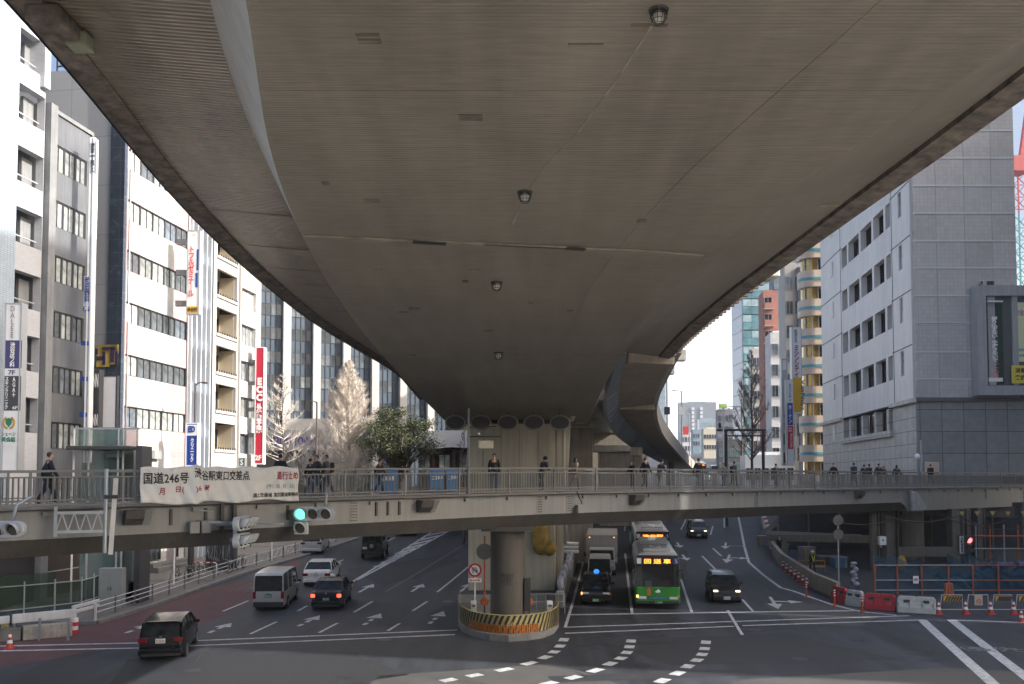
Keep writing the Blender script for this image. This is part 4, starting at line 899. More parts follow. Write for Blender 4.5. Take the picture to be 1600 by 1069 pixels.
put(t, "安全", mat("letter_purple", (0.3, 0.12, 0.35), var=0), -1 * k_, 31 * k_, 16 * k_, 10 * k_, 0.06); put(t, "渋谷区", mat("letter_teal", (0.05, 0.3, 0.35), var=0), -1 * k_, -28 * k_, 16 * k_, 5 * k_, 0.06); put(t, "渋谷署", mat("letter_teal", (0.05, 0.3, 0.35), var=0), -1 * k_, -37 * k_, 16 * k_, 5 * k_, 0.06)
q = P(1594, 585, ys_ - 0.1); t = sign("poster", "small yellow poster with black characters under the pale poster", q, 27 * k_, 28 * k_, 0.06, mat("poster_lemon", (0.62, 0.52, 0.08), var=0.06))
put(t, "消毒", ink, 0, 6 * k_, 16 * k_, 8 * k_, 0.06); put(t, "実施", ink, 0, -5 * k_, 16 * k_, 8 * k_, 0.06)
for i, px in enumerate((1531, 1546)):
    t = thing("floodlight", ["small square floodlight on the grey sign frame", "larger black floodlight on the grey sign frame"][i], "floodlight", P(px, 445, ys_))
    b = MB(); b.box((0, -0.15, 0.12), (0.35 if i == 0 else 0.55, 0.3, 0.3)); b.build("housing", s_dark if i else frame_l, t, 0.03)
    b = MB(); b.box((0, 0, 0.0), (0.06, 0.3, 0.12)); b.build("bracket", frame_d, t); b = MB(); b.box((0, -0.31, 0.12), (0.2, 0.01, 0.2)); b.build("lens", gl_dark, t)
# crane added behind the curtain wall, standing in for its reflection
cr = thing("reflection_crane", "red and turquoise crane added behind the glass at the top right edge in place of its reflection", "crane", (P(1590, 400, 112).x, 112, 0))
def lattice(z0, z1, m, n):
    b = MB(); h = 0.8; zz = z0
    for sx_ in (-h, h):
        for sy_ in (-h, h): b.bar((sx_, sy_, z0), (sx_, sy_, z1), 0.16, 0.16)
    while zz < z1 - 1: b.bar((-h, -h, zz), (h, -h, zz + 1.6), 0.1, 0.1); b.bar((h, -h, zz), (-h, -h, zz + 1.6), 0.1, 0.1); b.bar((-h, -h, zz), (-h, h, zz + 1.6), 0.1, 0.1); b.bar((-h, -h, zz), (h, -h, zz), 0.1, 0.1); zz += 1.6
    return b.build(n, m, cr)
zr = P(0, 330, 112).z; lattice(0, zr, mat("crane_cyan", (0.05, 0.32, 0.33), rough=0.5, var=0.1), "mast"); lattice(zr, zr + 5, mat("crane_red", (0.5, 0.05, 0.04), rough=0.5, var=0.1), "slewing_unit")
b = MB(); b.box((0, 0, zr + 6), (2.4, 2.4, 2.0)); b.bar((-0.6, 0, zr + 6), (-2.2, 0, zr + 26), 0.7, 0.7); b.bar((0.6, 0, zr + 6), (2.5, 0, zr + 18), 0.5, 0.5); b.bar((2.5, 0, zr + 18), (-2.2, 0, zr + 25), 0.12, 0.12); b.build("jib", MATS["crane_red"], cr)
# --- generic distant street block
def block(name, label, px0, px1, pyt, Y, dep, m, floors=0, fh=3.4, gm=None, fr=None, n=4, sp=1.0, rz=-0.11, hfrac=0.55):
    dep = min(dep, 5 if Y < 300 else 9)
    a = P(px0, 735, Y); t = bthing(name, label, (a.x, Y, gz(Y) - 1), rz); w_ = (px1 - px0) * Y / F; h_ = P(0, pyt, Y).z - gz(Y) + 1
    core(t, 0, w_, 0.3, dep, 0, h_, m, "wall")
    if floors:
        gm = gm or gl_blue; fr = fr or frame_l; cell = w_ / n
        for k in range(floors):
            z = h_ - 1.0 - fh * (k + 0.5)
            if z < 3: break
            for i in range(n): window(t, cell * (i + 0.5), 0.24, z, cell * sp * 0.8, fh * hfrac, 2, fr, gm)
    b = MB(); b.box((w_ / 2, dep / 2, h_ + 0.25), (w_ * 0.5, dep * 0.4, 0.5 + w_ * 0.02)); b.box((w_ / 2, dep / 2 + 0.15, h_ + 0.05), (w_, dep - 0.3, 0.1)); b.build("roof", m, t)
    return t
# H: rounded beige building with cyan stripes
YH = 113.0; a = P(1256, 735, YH); Hb = bthing("rounded_beige_building", "beige building with rounded corner, cyan stripes and golden windows", (a.x, YH, 0), -0.11)
beige = mat("beige_tile", (0.72, 0.60, 0.50), rough=0.6, var=0.05, streak=0.1); cyan_s = mat("cyan_stripe", (0.12, 0.38, 0.45), rough=0.4, var=0.05)
gold = mat("golden_glass", (0.55, 0.38, 0.13), rough=0.15, var=0.35, scale=1.5, metal=0.5)
def rounded(z0, z1, inset, m, n):
    b = MB(); pts = []
    for i in range(9):
        an = math.pi + math.pi / 2 * i / 8; r_ = 1.7 - inset; pts.append((1.7 + r_ * math.cos(an), 1.7 + r_ * math.sin(an)))
    pts += [(9, inset), (9, 2.4), (inset, 2.4)]
    b.rings([[Vector((x, y, z)) for x, y in pts] for z in (z0, z1)], 0, False); return b.build(n, m, Hb)
zH = P(0, 372, YH).z; rounded(0, zH - 0.1, 0.45, gold, "core")
fhh = 46 * YH / F
for k in range(9):
    zc = P(0, 391, YH).z - k * fhh
    rounded(zc - 1.0, zc + 1.2, 0.0, beige, "floor_band"); rounded(zc - 0.12, zc + 0.25, -0.06, cyan_s, "stripe")
    for x in (0.6, 1.35, 2.2, 2.7): core(Hb, x, x + 0.08, 0.2 if x > 1.3 else 0.7, 0.44 if x > 1.3 else 1.0, zc - fhh + 1.2, zc - 1.0, frame_l, "mullion")
    window(Hb, 2.75, 0.36, zc - fhh / 2 - 0.1, 1.1, fhh - 2.25, 1, frame_d, gl_dark)
core(Hb, 0.8, 9, 1.5, 2.3, zH - 0.1, zH + 1.0, beige, "roof_parapet")
# I: white building with stacked signs, dark side wall
t = block("white_pencil_building", "white pencil building behind the long vertical yellow sign", 1231, 1258, 413, 126, 20, white_b, 8, 3.6, n=2)
core(t, 1.7, 2.6, -0.2, 6, 0, P(0, 452, 126).z, mat("navy_wall", (0.05, 0.06, 0.09)), "dark_side_wall")
t = block("grey_glass_tower", "dark grey glass tower rising behind the white pencil building", 1213, 1262, 384, 160, 20, mat("tower_grey", (0.20, 0.24, 0.29)), 9, 4, gm=glass("green_glass", (0.25, 0.35, 0.33)), n=4)
t = block("brick_apartment_block", "narrow red brick apartment block with stacked balconies", 1196, 1219, 455, 150, 20, mat("red_brick", (0.42, 0.20, 0.16), rough=0.8, var=0.12), 0)
for k in range(10):
    z = P(0, 470 + k * 26.5, 150).z - gz(150) + 1
    core(t, 0.1, 1.6, -0.8, 0.29, z - 1.5, z - 0.5, mat("red_brick", (0.3, 0.13, 0.1)), "balcony"); core(t, 0.0, 1.7, -0.9, 0.29, z - 1.65, z - 1.52, white_b, "balcony_slab")
    window(t, 0.85, 0.2, z + 0.1, 1.3, 1.1, 2, frame_l, gl_dark)
t = block("white_pencil_building", "thin pale building right of the brick block", 1207, 1232, 520, 140, 20, mat("pale_grey_wall", (0.7, 0.71, 0.72), streak=0.2), 9, 3.4, n=2)
t = block("pale_building", "pale narrow building left of the brick block", 1178, 1197, 545, 175, 20, mat("off_white_wall", (0.62, 0.6, 0.57), streak=0.2), 9, 3.4, n=3)
# L: teal glass tower: pale left face, teal right face
YT = 230.0; a = P(1163, 735, YT); Lt = bthing("teal_glass_tower", "tall teal glass tower with a pale panelled left side", (a.x, YT, 0), 0)
teal = mat("teal_glass", (0.12, 0.25, 0.28), rough=0.12, var=0.5, scale=0.25, metal=0.3); teal2 = mat("teal_glass_pale", (0.32, 0.44, 0.47), rough=0.12, var=0.3, scale=0.3, metal=0.3)
HT = P(0, 418, YT).z; core(Lt, 0.1, 7.2, 0.3, 11, 0, HT, mat("teal_core", (0.08, 0.15, 0.17)), "core")
for k in range(13):
    z1 = HT - k * 4.25
    for i in range(3): core(Lt, 0.1 + i * 2.35, 2.4 + i * 2.35, 0.0, 0.29, z1 - 2.0, z1 - 0.15, teal2 if (k * 7 + i * 3) % 4 else teal, "window_band"); core(Lt, 0.1 + i * 2.35, 2.4 + i * 2.35, 0.0, 0.29, z1 - 4.1, z1 - 2.1, teal, "window_band")
tl_m = mat("pale_panel_wall", (0.66, 0.70, 0.72), rough=0.3, var=0.08)
for k in range(13): core(Lt, -0.1, 0.09, 0.31, 11, HT - k * 4.25 - 4.1, HT - k * 4.25, tl_m, "side_panel")
# far end of the street
fg = mat("far_grey_wall", (0.27, 0.31, 0.36), rough=0.8, var=0.04, scale=0.05); fw = mat("far_white_wall", (0.74, 0.76, 0.78), rough=0.8, var=0.04, scale=0.05); fc = mat("far_cream_wall", (0.68, 0.62, 0.5), rough=0.8, var=0.05, scale=0.1)
t = block("distant_office_block", "wide pale grey block closing the far end of the street", 1061, 1119, 629, 640, 40, fg)
for k in range(8):
    for px in (1083, 1096): x = (px - 1061) * 640 / F; z = P(0, 639 + k * 6.2, 640).z - gz(640) + 1; core(t, x - 0.9, x + 0.9, -0.1, 0.31, z - 1, z + 1, fw, "window")
t = block("distant_glass_block", "pale blue glass block standing before the wide grey block", 1093, 1121, 655, 520, 30, mat("far_glass", (0.35, 0.46, 0.52), rough=0.3), 8, 4, gm=mat("far_pane", (0.5, 0.6, 0.65), rough=0.2), n=6)
t = block("cream_building", "low cream building at the end of the street", 1100, 1124, 670, 330, 40, fc, 3, 4, gm=gl_dark, n=6, hfrac=0.4)
t = block("green_signed_building", "grey building topped by a green and white billboard", 1122, 1150, 640, 280, 40, mat("far_mid_grey", (0.22, 0.22, 0.24)), 5, 3.6, n=5)
core(t, 0.4, 3.2, 0, 0.3, t_h := P(0, 640, 280).z - gz(280) + 1, t_h + 2.1, s_white, "billboard"); core(t, 0.7, 2.9, -0.1, -0.01, t_h + 0.6, t_h + 1.7, mat("lime", (0.3, 0.5, 0.08)), "billboard_face")
t = block("white_shop_building", "small white building with a red roof sign left of the blue-grey block", 1064, 1080, 676, 380, 30, fw, 3, 4, n=3); core(t, 1, 3.4, -0.2, -0.01, 10, 13.5, t_red, "roof_sign")
t = block("blue_grey_building", "narrow blue-grey building between the white and cream houses", 1083, 1094, 672, 400, 30, mat("far_blue", (0.22, 0.32, 0.38)), 6, 3.4, n=3)
t = block("pale_blue_tower", "pale blue tower peeping out behind the exit ramp", 1026, 1041, 600, 560, 30, mat("far_glass", (0.35, 0.46, 0.52)), 14, 4, gm=mat("far_pane", (0.5, 0.6, 0.65)), n=3)
t = block("dark_shop_building", "dark glass shop building behind the black gantry", 1124, 1165, 690, 200, 30, mat("shop_dark", (0.08, 0.09, 0.10), var=0.3), 3, 3.2, gm=glass("shop_glass", (0.12, 0.2, 0.2)), n=5)
t = block("white_shop_building", "low white shops on the right pavement below the sign stack", 1165, 1240, 712, 118, 12, fw, 1, 3, n=6, gm=gl_dark)
# --- unseen blocks added right of the frame, shaped to cast the street's shade
az = Vector((sd.x, sd.y, 0)).normalized(); shade_m = mat("shade_block_wall", (0.30, 0.30, 0.31), var=0.1)
def shade(label, x0, x1, y0, y1, h):
    t = bthing("shade_block", label, (0, 0, 0), 0)
    sx = az.y / az.x; b = MB()
    b.prism([(x0, y0 + (x0 - x0) * sx, 0), (x1, y0 + (x1 - x0) * sx, 0), (x1, y1 + (x1 - x0) * sx, 0), (x0, y1 + (x1 - x0) * sx * 0, 0)], (0, 0, 0), (0, 0, h)); b.build("wall", shade_m, t)
    for k in range(int(h / 8)):
        for j in range(4): window(t, x0 - 0.05, y0 + (y1 - y0) * (j + 0.5) / 4, 5 + k * 8, (y1 - y0) / 5, 4, 3, frame_l, gl_dark, rz=-math.pi / 2)
shade("unseen grey block added right of the frame to shade the crossing", 52, 90, 22.1, 37, 70)
shade("unseen grey block added right of the frame to shade the street", 60, 85, 35.42, 72, 50)
# ================================================================== vehicles (forward = local +Y)
def paintm(n, c, metal=0.0, rough=0.3, coat=0.25): return mat(n, c, rough=rough, metal=metal, coat=coat, var=0.05, scale=2, spec=0.35)
tyre_m = mat("tyre_rubber", (0.018, 0.018, 0.018), rough=0.9, var=0.1); rim_m = mat("rim_alloy", (0.35, 0.36, 0.37), rough=0.3, metal=0.8, var=0.05)
car_glass = glass("car_glass", (0.02, 0.024, 0.028), rough=0.05, var=0.6, scale=3, spec=0.22); black_pl = mat("black_plastic", (0.02, 0.02, 0.022), rough=0.5, var=0.05)
chrome = mat("chrome", (0.6, 0.6, 0.6), rough=0.15, metal=1.0, var=0.03); lens_w = mat("headlight_lens", (0.55, 0.57, 0.6), rough=0.1, var=0.05, coat=1)
lens_r = mat("tail_light_lens", (0.16, 0.006, 0.008), rough=0.15, var=0.1, coat=1); lens_o = mat("indicator_lens", (0.6, 0.2, 0.02), rough=0.2, var=0.05)
lit_r = mat("lit_tail_light", (0.5, 0.02, 0.02), emit=(1, 0.06, 0.03), estr=2.2, var=0); lit_w = mat("lit_headlight", (0.8, 0.8, 0.8), emit=(1, 0.8, 0.5), estr=1.0, var=0); lit_o = mat("lit_indicator", (0.8, 0.3, 0.05), emit=(1, 0.45, 0.1), estr=1.8, var=0)
plate_w = mat("plate_white", (0.55, 0.56, 0.54), rough=0.5, var=0.03); plate_g = mat("plate_green", (0.02, 0.12, 0.05), rough=0.5, var=0.03)
def harden(o, wd=0.025):
    m = o.modifiers.new("bevel", 'BEVEL'); m.width = wd; m.segments = 2; m.limit_method = 'ANGLE'; m.angle_limit = R(28); m.harden_normals = True
WM = {}
def wheel(par, x, y, r=0.31, wd=0.2):
    k = (round(r, 2), wd)
    if k not in WM:
        b = MB(); b.cyl((-wd / 2, 0, 0), (wd / 2, 0, 0), r, n=24); o = b.build("tyre", tyre_m); ty = o.data; bpy.data.objects.remove(o)
        b = MB(); b.cyl((-wd / 2 - 0.012, 0, 0), (wd / 2 + 0.012, 0, 0), r * 0.64, n=20)
        for i in range(5):
            a = i * 2 * math.pi / 5
            for s in (-1, 1): b.box((s * (wd / 2 + 0.013), r * 0.4 * math.cos(a), r * 0.4 * math.sin(a)), (0.008, r * 0.16, r * 0.16), 1)
        o = b.build("rim", [rim_m, black_pl]); ri = o.data; bpy.data.objects.remove(o); WM[k] = (ty, ri)
    t = bpy.data.objects.new("wheel", WM[k][0]); COL.objects.link(t); t.parent = par; t.location = (x, y, r)
    q = bpy.data.objects.new("rim", WM[k][1]); COL.objects.link(q); q.parent = t; return t
def pbox(par, name, m, c, d, bev=0.0, rz=0.0):
    b = MB(); b.box(c, d, rz=rz); return b.build(name, m, par, bev)
def place(px, py, hd, back=0.0):
    """world location under a pixel; hd = dX/dY of the lane; back moves along the lane"""
    p = G(px, py); d = Vector((hd, 1, 0)).normalized() * back; q = p + d; q.z = gz(q.y) + 0.02; return q
def pitch(o, hd, away):
    Y = o.location.y; s = (gz(Y + 1) - gz(Y - 1)) / 2; o.rotation_euler = (math.atan(s) * (1 if away else -1), 0, math.atan2(-hd, 1) + (0 if away else math.pi))
PROF = {  # y (fraction of length), top z (fraction of height), kind of the segment that follows
 'sedan': [(-.5, .42, 'b'), (-.495, .60, 'b'), (-.47, .67, 'b'), (-.385, .70, 'rw'), (-.24, .96, 'roof'), (-.02, 1.0, 'roof'), (.10, .965, 'ws'), (.265, .675, 'b'), (.42, .61, 'b'), (.485, .50, 'b'), (.5, .38, 'b')],
 'taxi': [(-.5, .45, 'b'), (-.495, .62, 'b'), (-.48, .66, 'b'), (-.34, .68, 'rw'), (-.23, .95, 'roof'), (-.02, 1.0, 'roof'), (.08, .965, 'ws'), (.20, .675, 'b'), (.46, .60, 'b'), (.49, .53, 'b'), (.5, .40, 'b')],
 'wagon': [(-.5, .40, 'b'), (-.49, .60, 'rw'), (-.41, .93, 'roof'), (-.30, .985, 'roof'), (-.05, 1.0, 'roof'), (.11, .96, 'ws'), (.32, .64, 'b'), (.43, .57, 'b'), (.485, .47, 'b'), (.5, .36, 'b')],
 'hatch': [(-.5, .40, 'b'), (-.49, .60, 'rw'), (-.42, .93, 'roof'), (-.25, .99, 'roof'), (.0, 1.0, 'roof'), (.12, .95, 'ws'), (.32, .64, 'b'), (.44, .55, 'b'), (.49, .45, 'b'), (.5, .34, 'b')],
 'van': [(-.5, .40, 'b'), (-.497, .52, 'rw'), (-.475, .93, 'roof'), (-.44, .99, 'roof'), (.0, 1.0, 'roof'), (.27, .97, 'ws'), (.43, .56, 'b'), (.48, .48, 'b'), (.5, .38, 'b')],
}
def car(name, label, cat, kind, L, W, Ht, pm, rear_dark=False, lights='off', plate=plate_w, group=None, wr=0.31, pt="33 05-86", taper=0.80):
    t = thing(name, label, cat, (0, 0, 0), 0, group); pr = PROF[kind]; w = W / 2; boxy = kind in ('van',)
    zb, zs_ = 0.20, 0.32; bucket = {}; rgs = []; segs = []
    belt = (0.50 if boxy else 0.62) * Ht
    if kind == 'taxi': belt = 0.64 * Ht
    for y, zt, sg_ in pr:
        zt *= Ht; yy = y * L; e = abs(y); wf = 1.0 if e < .40 else (1 - (e - .40) * 0.9 if e < .47 else 0.935 - (e - .47) * 2.2)
        if boxy: wf = 1.0 if e < .44 else 0.985 - (e - .44) * 0.7
        ww = w * wf; cab = zt > belt + 0.05
        tw = (0.90 if boxy else taper) * ww if cab else 0.86 * ww
        if cab:
            f_ = (zt - belt) / (Ht - belt); tw = ww * (0.95 - (0.95 - (0.90 if boxy else taper)) * f_)
            half = [(ww * 0.9, zb), (ww, zs_), (ww * 1.0, (zs_ + belt) * 0.55), (ww * 0.965, belt), (tw, zt - 0.035), (tw * 0.86, zt)]
        else:
            zz = min(belt, zt - 0.04); half = [(ww * 0.9, zb), (ww, zs_), (ww * 1.0, min((zs_ + belt) * 0.55, zz - 0.03)), (ww * 0.965, zz), (ww * 0.90, zt - 0.012), (ww * 0.78, zt)]
        ring = [Vector((x, yy, z)) for x, z in half] + [Vector((-x, yy, z)) for x, z in reversed(half)]
        rgs.append(ring); segs.append(sg_)
    n = 12
    def add(k, q): bucket.setdefault(k, MB()).add(q, [(0, 1, 2, 3)], 0, True)
    body = MB(); vs = [p for r in rgs for p in r]; fs = []
    for i in range(len(rgs) - 1):
        for k in range(n):
            A, B_, C_, D_ = rgs[i][k], rgs[i][(k + 1) % n], rgs[i + 1][(k + 1) % n], rgs[i + 1][k]
            s = segs[i]; nm = None
            if s in ('roof', 'ws', 'rw') and k in (3, 7): nm = "side_window"
            if s == 'ws' and k in (5,): nm = "windshield"
            if s == 'rw' and k in (5,): nm = "rear_window"
            if s in ('ws', 'rw') and k in (4, 6): nm = "windshield" if s == 'ws' else "rear_window"
            if boxy and s == 'rw' and k in (3, 7): nm = None
            if nm: add(nm + (str(k) if nm == "side_window" else ""), (A, B_, C_, D_))
            fs.append((i * n + k, i * n + (k + 1) % n, (i + 1) * n + (k + 1) % n, (i + 1) * n + k)) if not nm else None
    fs.append(tuple(reversed(range(n)))); fs.append(tuple(range((len(rgs) - 1) * n, len(rgs) * n)))
    body.add(vs, fs, 0, True); o = body.build("body", pm, t); harden(o, 0.02)
    for k, b in bucket.items(): b.build(k.rstrip("0123456789"), car_glass, t, fixn=True)
    # pillars
    b = MB()
    for s in (-1, 1):
        for i, sg_ in enumerate(segs[:-1]):
            if sg_ in ('ws', 'rw'):
                lo_, hi_ = (rgs[i + 1], rgs[i]) if sg_ == 'ws' else (rgs[i], rgs[i + 1])
                a, c = lo_[3 if s > 0 else 8], hi_[4 if s > 0 else 7]; b.bar(a, c, 0.06, 0.05)
        for yf in ((-0.12, 0.05) if not boxy else (-0.22, 0.03)):
            ys0 = yf * L; b.bar((s * w * 0.965, ys0, belt), (s * w * (0.905 if boxy else taper + 0.005), ys0 - 0.03, Ht - 0.05), 0.06, 0.03)
    b.build("pillar", pm if not rear_dark else pm, t)
    yr, yf_ = -L / 2, L / 2; aw = [(-0.30 if not boxy else -0.28) * L, 0.305 * L]
    for s in (-1, 1):
        for y in aw:
            b = MB(); b.cyl((s * (w - 0.12), y, wr + 0.02), (s * (w + 0.004), y, wr + 0.02), wr * 1.16, n=24); b.build("wheel_arch", black_pl, t)
            wheel(t, s * (w - 0.09), y, wr)
        pbox(t, "side_mirror", pm if not boxy else black_pl, (s * (w + 0.11), 0.19 * L if not boxy else 0.36 * L, belt + 0.09), (0.16, 0.10, 0.14), 0.03)
        b = MB(); b.tube([(s * (w + 0.03), 0.19 * L if not boxy else 0.36 * L, belt + 0.03), (s * w * 0.95, 0.185 * L if not boxy else 0.355 * L, belt)], 0.02, 5); b.build("mirror_arm", black_pl, t)
        for y in (-0.08 * L, 0.11 * L): pbox(t, "door_handle", chrome, (s * (w + 0.008), y, belt - 0.10), (0.02, 0.16, 0.03))
        for y in (-0.17 * L, 0.03 * L, 0.2 * L): pbox(t, "door_seam", black_pl, (s * w * 0.997, y, (belt + zs_) / 2), (0.006, 0.012, belt - zs_ - 0.05))
        hz = 0.47 * Ht if not boxy else 0.42 * Ht; rz_ = (0.52 if kind != 'van' else 0.42) * Ht
        m = {'off': lens_w, 'tail': lens_w}.get(lights, lit_w)
        if kind == 'taxi': pbox(t, "headlight", lens_w, (s * w * 0.66, yf_ - 0.06, 0.44 * Ht), (0.36, 0.10, 0.15), 0.02); pbox(t, "indicator", lit_o if (lights == 'front' and s > 0) else lens_o, (s * w * 0.90, yf_ - 0.10, 0.44 * Ht), (0.12, 0.10, 0.14), 0.02)
        else: pbox(t, "headlight", m, (s * w * 0.72, yf_ - 0.09, hz), (0.27, 0.18, 0.10), 0.04)
        pbox(t, "fog_light", lit_w if lights == 'front' else lens_w, (s * w * 0.7, yf_ - 0.005, 0.30), (0.14, 0.03, 0.07), 0.01)
        tw_, th_ = (0.16, 0.40) if kind == 'van' else ((0.22, 0.18) if kind == 'taxi' else (0.34, 0.17))
        tl_ = pbox(t, "tail_light", lit_r if lights == 'tail' else lens_r, (s * (w * 0.955 - tw_ / 2), yr + 0.035, rz_), (tw_, 0.09, th_), 0.02)
    pbox(t, "rear_bumper", pm if not boxy else black_pl, (0, yr + 0.02, 0.36), (W * 0.93, 0.16, 0.26), 0.05)
    pbox(t, "lower_trim", black_pl, (0, yr + 0.0, 0.25), (W * 0.8, 0.14, 0.10), 0.02)
    pbox(t, "front_bumper", pm, (0, yf_ - 0.01, 0.34), (W * 0.90, 0.14, 0.24), 0.05)
    pbox(t, "grille", black_pl, (0, yf_ - 0.0, 0.44 * Ht), (W * 0.42, 0.05, 0.13), 0.01)
    pbox(t, "grille_trim", chrome, (0, yf_ + 0.03, 0.44 * Ht + 0.0), (W * 0.36, 0.015, 0.018))
    for (y, s) in ((yr - 0.06, 1), (yf_ + 0.068, -1)):
        zz = (0.50 * Ht if kind not in ('van', 'taxi') else 0.40 * Ht) if s > 0 else 0.33
        yy = y if s < 0 else (yr - 0.005 if zz > 0.5 else y)
        pl = pbox(t, "licence_plate", plate, (0, yy, zz), (0.36, 0.02, 0.18))
        text(pt, "lettering", ink if plate == plate_w else t_white, pl, (-0.15 * s, yy - 0.013 * s, zz - 0.06), (s, 0, 0), (0, 0, 1), 0.30, 0.11, 0.003)
    b = MB(); b.sphere((0, yr - 0.0, zz + 0.0), 0.001); 
    pbox(t, "emblem", chrome, (0, yr + (0.0 if boxy else 0.0), 0.60 * Ht if kind != 'van' else 0.46 * Ht), (0.10, 0.03, 0.06), 0.01)
    if kind in ('wagon', 'hatch'):
        pbox(t, "rear_wiper", black_pl, (0.1, yr + 0.02, 0.62 * Ht), (0.35, 0.02, 0.02)); pbox(t, "roof_spoiler", pm, (0, yr + 0.075 * L, 0.945 * Ht), (W * 0.66, 0.16, 0.04), 0.015)
    return t
def setcar(t, px, py, hd, away, rearpx=True, L=4.4):
    """px, py = ground point under the end facing the camera"""
    t.location = place(px, py, hd, L / 2); pitch(t, hd, away); return t
blk = paintm("paint_black", (0.005, 0.005, 0.006)); slv = paintm("paint_silver", (0.42, 0.43, 0.44), 0.5, 0.35); wht = paintm("paint_white", (0.58, 0.58, 0.57)); navy = paintm("paint_navy", (0.006, 0.009, 0.016)); gun = paintm("paint_gunmetal", (0.03, 0.03, 0.032), 0.3, 0.3)
t = car("minivan", "black minivan with red tail lights turning in the near left foreground", "car", 'wagon', 4.55, 1.76, 1.58, blk, pt="55 05-86"); setcar(t, 250, 1034, -0.22, True, L=4.55)
t = car("van", "silver van seen from behind with a large dark rear window", "van", 'van', 4.7, 1.72, 2.02, slv, plate=plate_g, pt="400 46-51"); setcar(t, 419, 955, -0.07, True, L=4.7)
for s in (-1, 1): pass
t = car("taxi", "dark navy taxi with glowing brake lights beside the silver van", "taxi", 'taxi', 4.7, 1.70, 1.50, navy, lights='tail', plate=plate_g, pt="500 13-78"); setcar(t, 509, 954, -0.05, True, L=4.7)
b = MB(); b.sphere((0, 0, 1.56), 0.12, sc=(1.3, 0.8, 0.9)); b.build("roof_lamp", s_white, t); pbox(t, "brake_lamp", lit_r, (0, -1.12, 1.30), (0.22, 0.03, 0.05))
t = car("sedan", "white sedan seen from behind between the van and the jeep", "car", 'sedan', 4.7, 1.82, 1.45, wht, pt="330 20-15"); setcar(t, 494, 917, -0.05, True, L=4.7)
t = car("station_wagon", "silver station wagon half hidden under the footbridge near the left kerb", "car", 'wagon', 4.4, 1.72, 1.75, slv, pt="300 82-16"); setcar(t, 486, 867, -0.05, True, L=4.4)
t = car("dark_car", "dark car almost hidden behind the footbridge in the left lanes", "car", 'sedan', 4.5, 1.75, 1.45, blk); setcar(t, 636, 838, 0.0, True, L=4.5)
t = car("taxi", "black oncoming taxi with a blue roof lamp, first in the queue by the pier", "taxi", 'taxi', 4.7, 1.70, 1.53, blk, lights='front', plate=plate_g, pt="500 50-12"); setcar(t, 931, 947, 0.115, False, L=4.7)
b = MB(); b.sphere((0, 0, 1.60), 0.14, sc=(1.2, 0.8, 1.0)); b.cyl((0, 0, 1.5), (0, 0, 1.56), 0.16, 0.12); b.build("roof_lamp", mat("lamp_blue", (0.03, 0.2, 0.6), emit=(0.05, 0.3, 0.9), estr=0.5, var=0), t); pbox(t, "red_plate", s_red, (-0.42, 0.62, 1.2), (0.16, 0.05, 0.2))
t = car("hatchback", "dark grey oncoming hatchback waiting at the stop line on the right", "car", 'hatch', 4.1, 1.70, 1.50, gun, lights='front', pt="530 33-06", taper=0.76); setcar(t, 1136, 944, 0.125, False, L=4.1)
t = car("hatchback", "black oncoming hatchback farther up the right lanes near the bridge", "car", 'hatch', 4.1, 1.70, 1.50, blk, lights='front', pt="501 76-10"); setcar(t, 1092, 842, 0.12, False, L=4.1)
t = car("small_van", "small pale grey van squeezed between the black taxi and the box truck", "van", 'van', 3.4, 1.48, 1.90, paintm("paint_pale", (0.36, 0.37, 0.37)), lights='front', plate=mat("plate_yellow", (0.6, 0.5, 0.05)), wr=0.27, pt="480 12-34"); setcar(t, 937, 923, 0.115, False, L=3.4)
# far vehicles beyond the bridge rail
t = car("van", "white van far up the street beyond the end of the ramp", "van", 'van', 4.7, 1.8, 2.1, wht); setcar(t, 1118, 742, 0.12, False, L=4.7)
t = car("van", "silver van far up the street behind the footbridge railing", "van", 'van', 4.7, 1.8, 2.1, slv); setcar(t, 1103, 752, 0.12, False, L=4.7)
# --- jeep
olive = mat("jeep_olive", (0.035, 0.033, 0.022), rough=0.4, coat=0.3, var=0.1)
t = thing("jeep", "dark boxy jeep with a spare wheel on its back", "car")
pbox(t, "body", olive, (0, -0.1, 0.85), (1.62, 3.7, 0.72), 0.05)
b = MB(); b.rings([[Vector((s * x, y, z)) for s, x, z in ((1, 0.80, 1.212), (1, 0.74, 1.93), (-1, 0.74, 1.93), (-1, 0.80, 1.212))] for y in (-1.93, -0.2)], 0, False); b.rings([[Vector((0.80, -0.19, 1.212)), Vector((0.74, -0.19, 1.9)), Vector((-0.74, -0.19, 1.9)), Vector((-0.80, -0.19, 1.212))], [Vector((0.80, 0.55, 1.212)), Vector((0.74, 0.35, 1.9)), Vector((-0.74, 0.35, 1.9)), Vector((-0.80, 0.55, 1.212))]], 0, False); b.build("hardtop", olive, t, 0.03)
pbox(t, "bonnet", olive, (0, 1.2, 1.26), (1.3, 1.2, 0.12), 0.04)
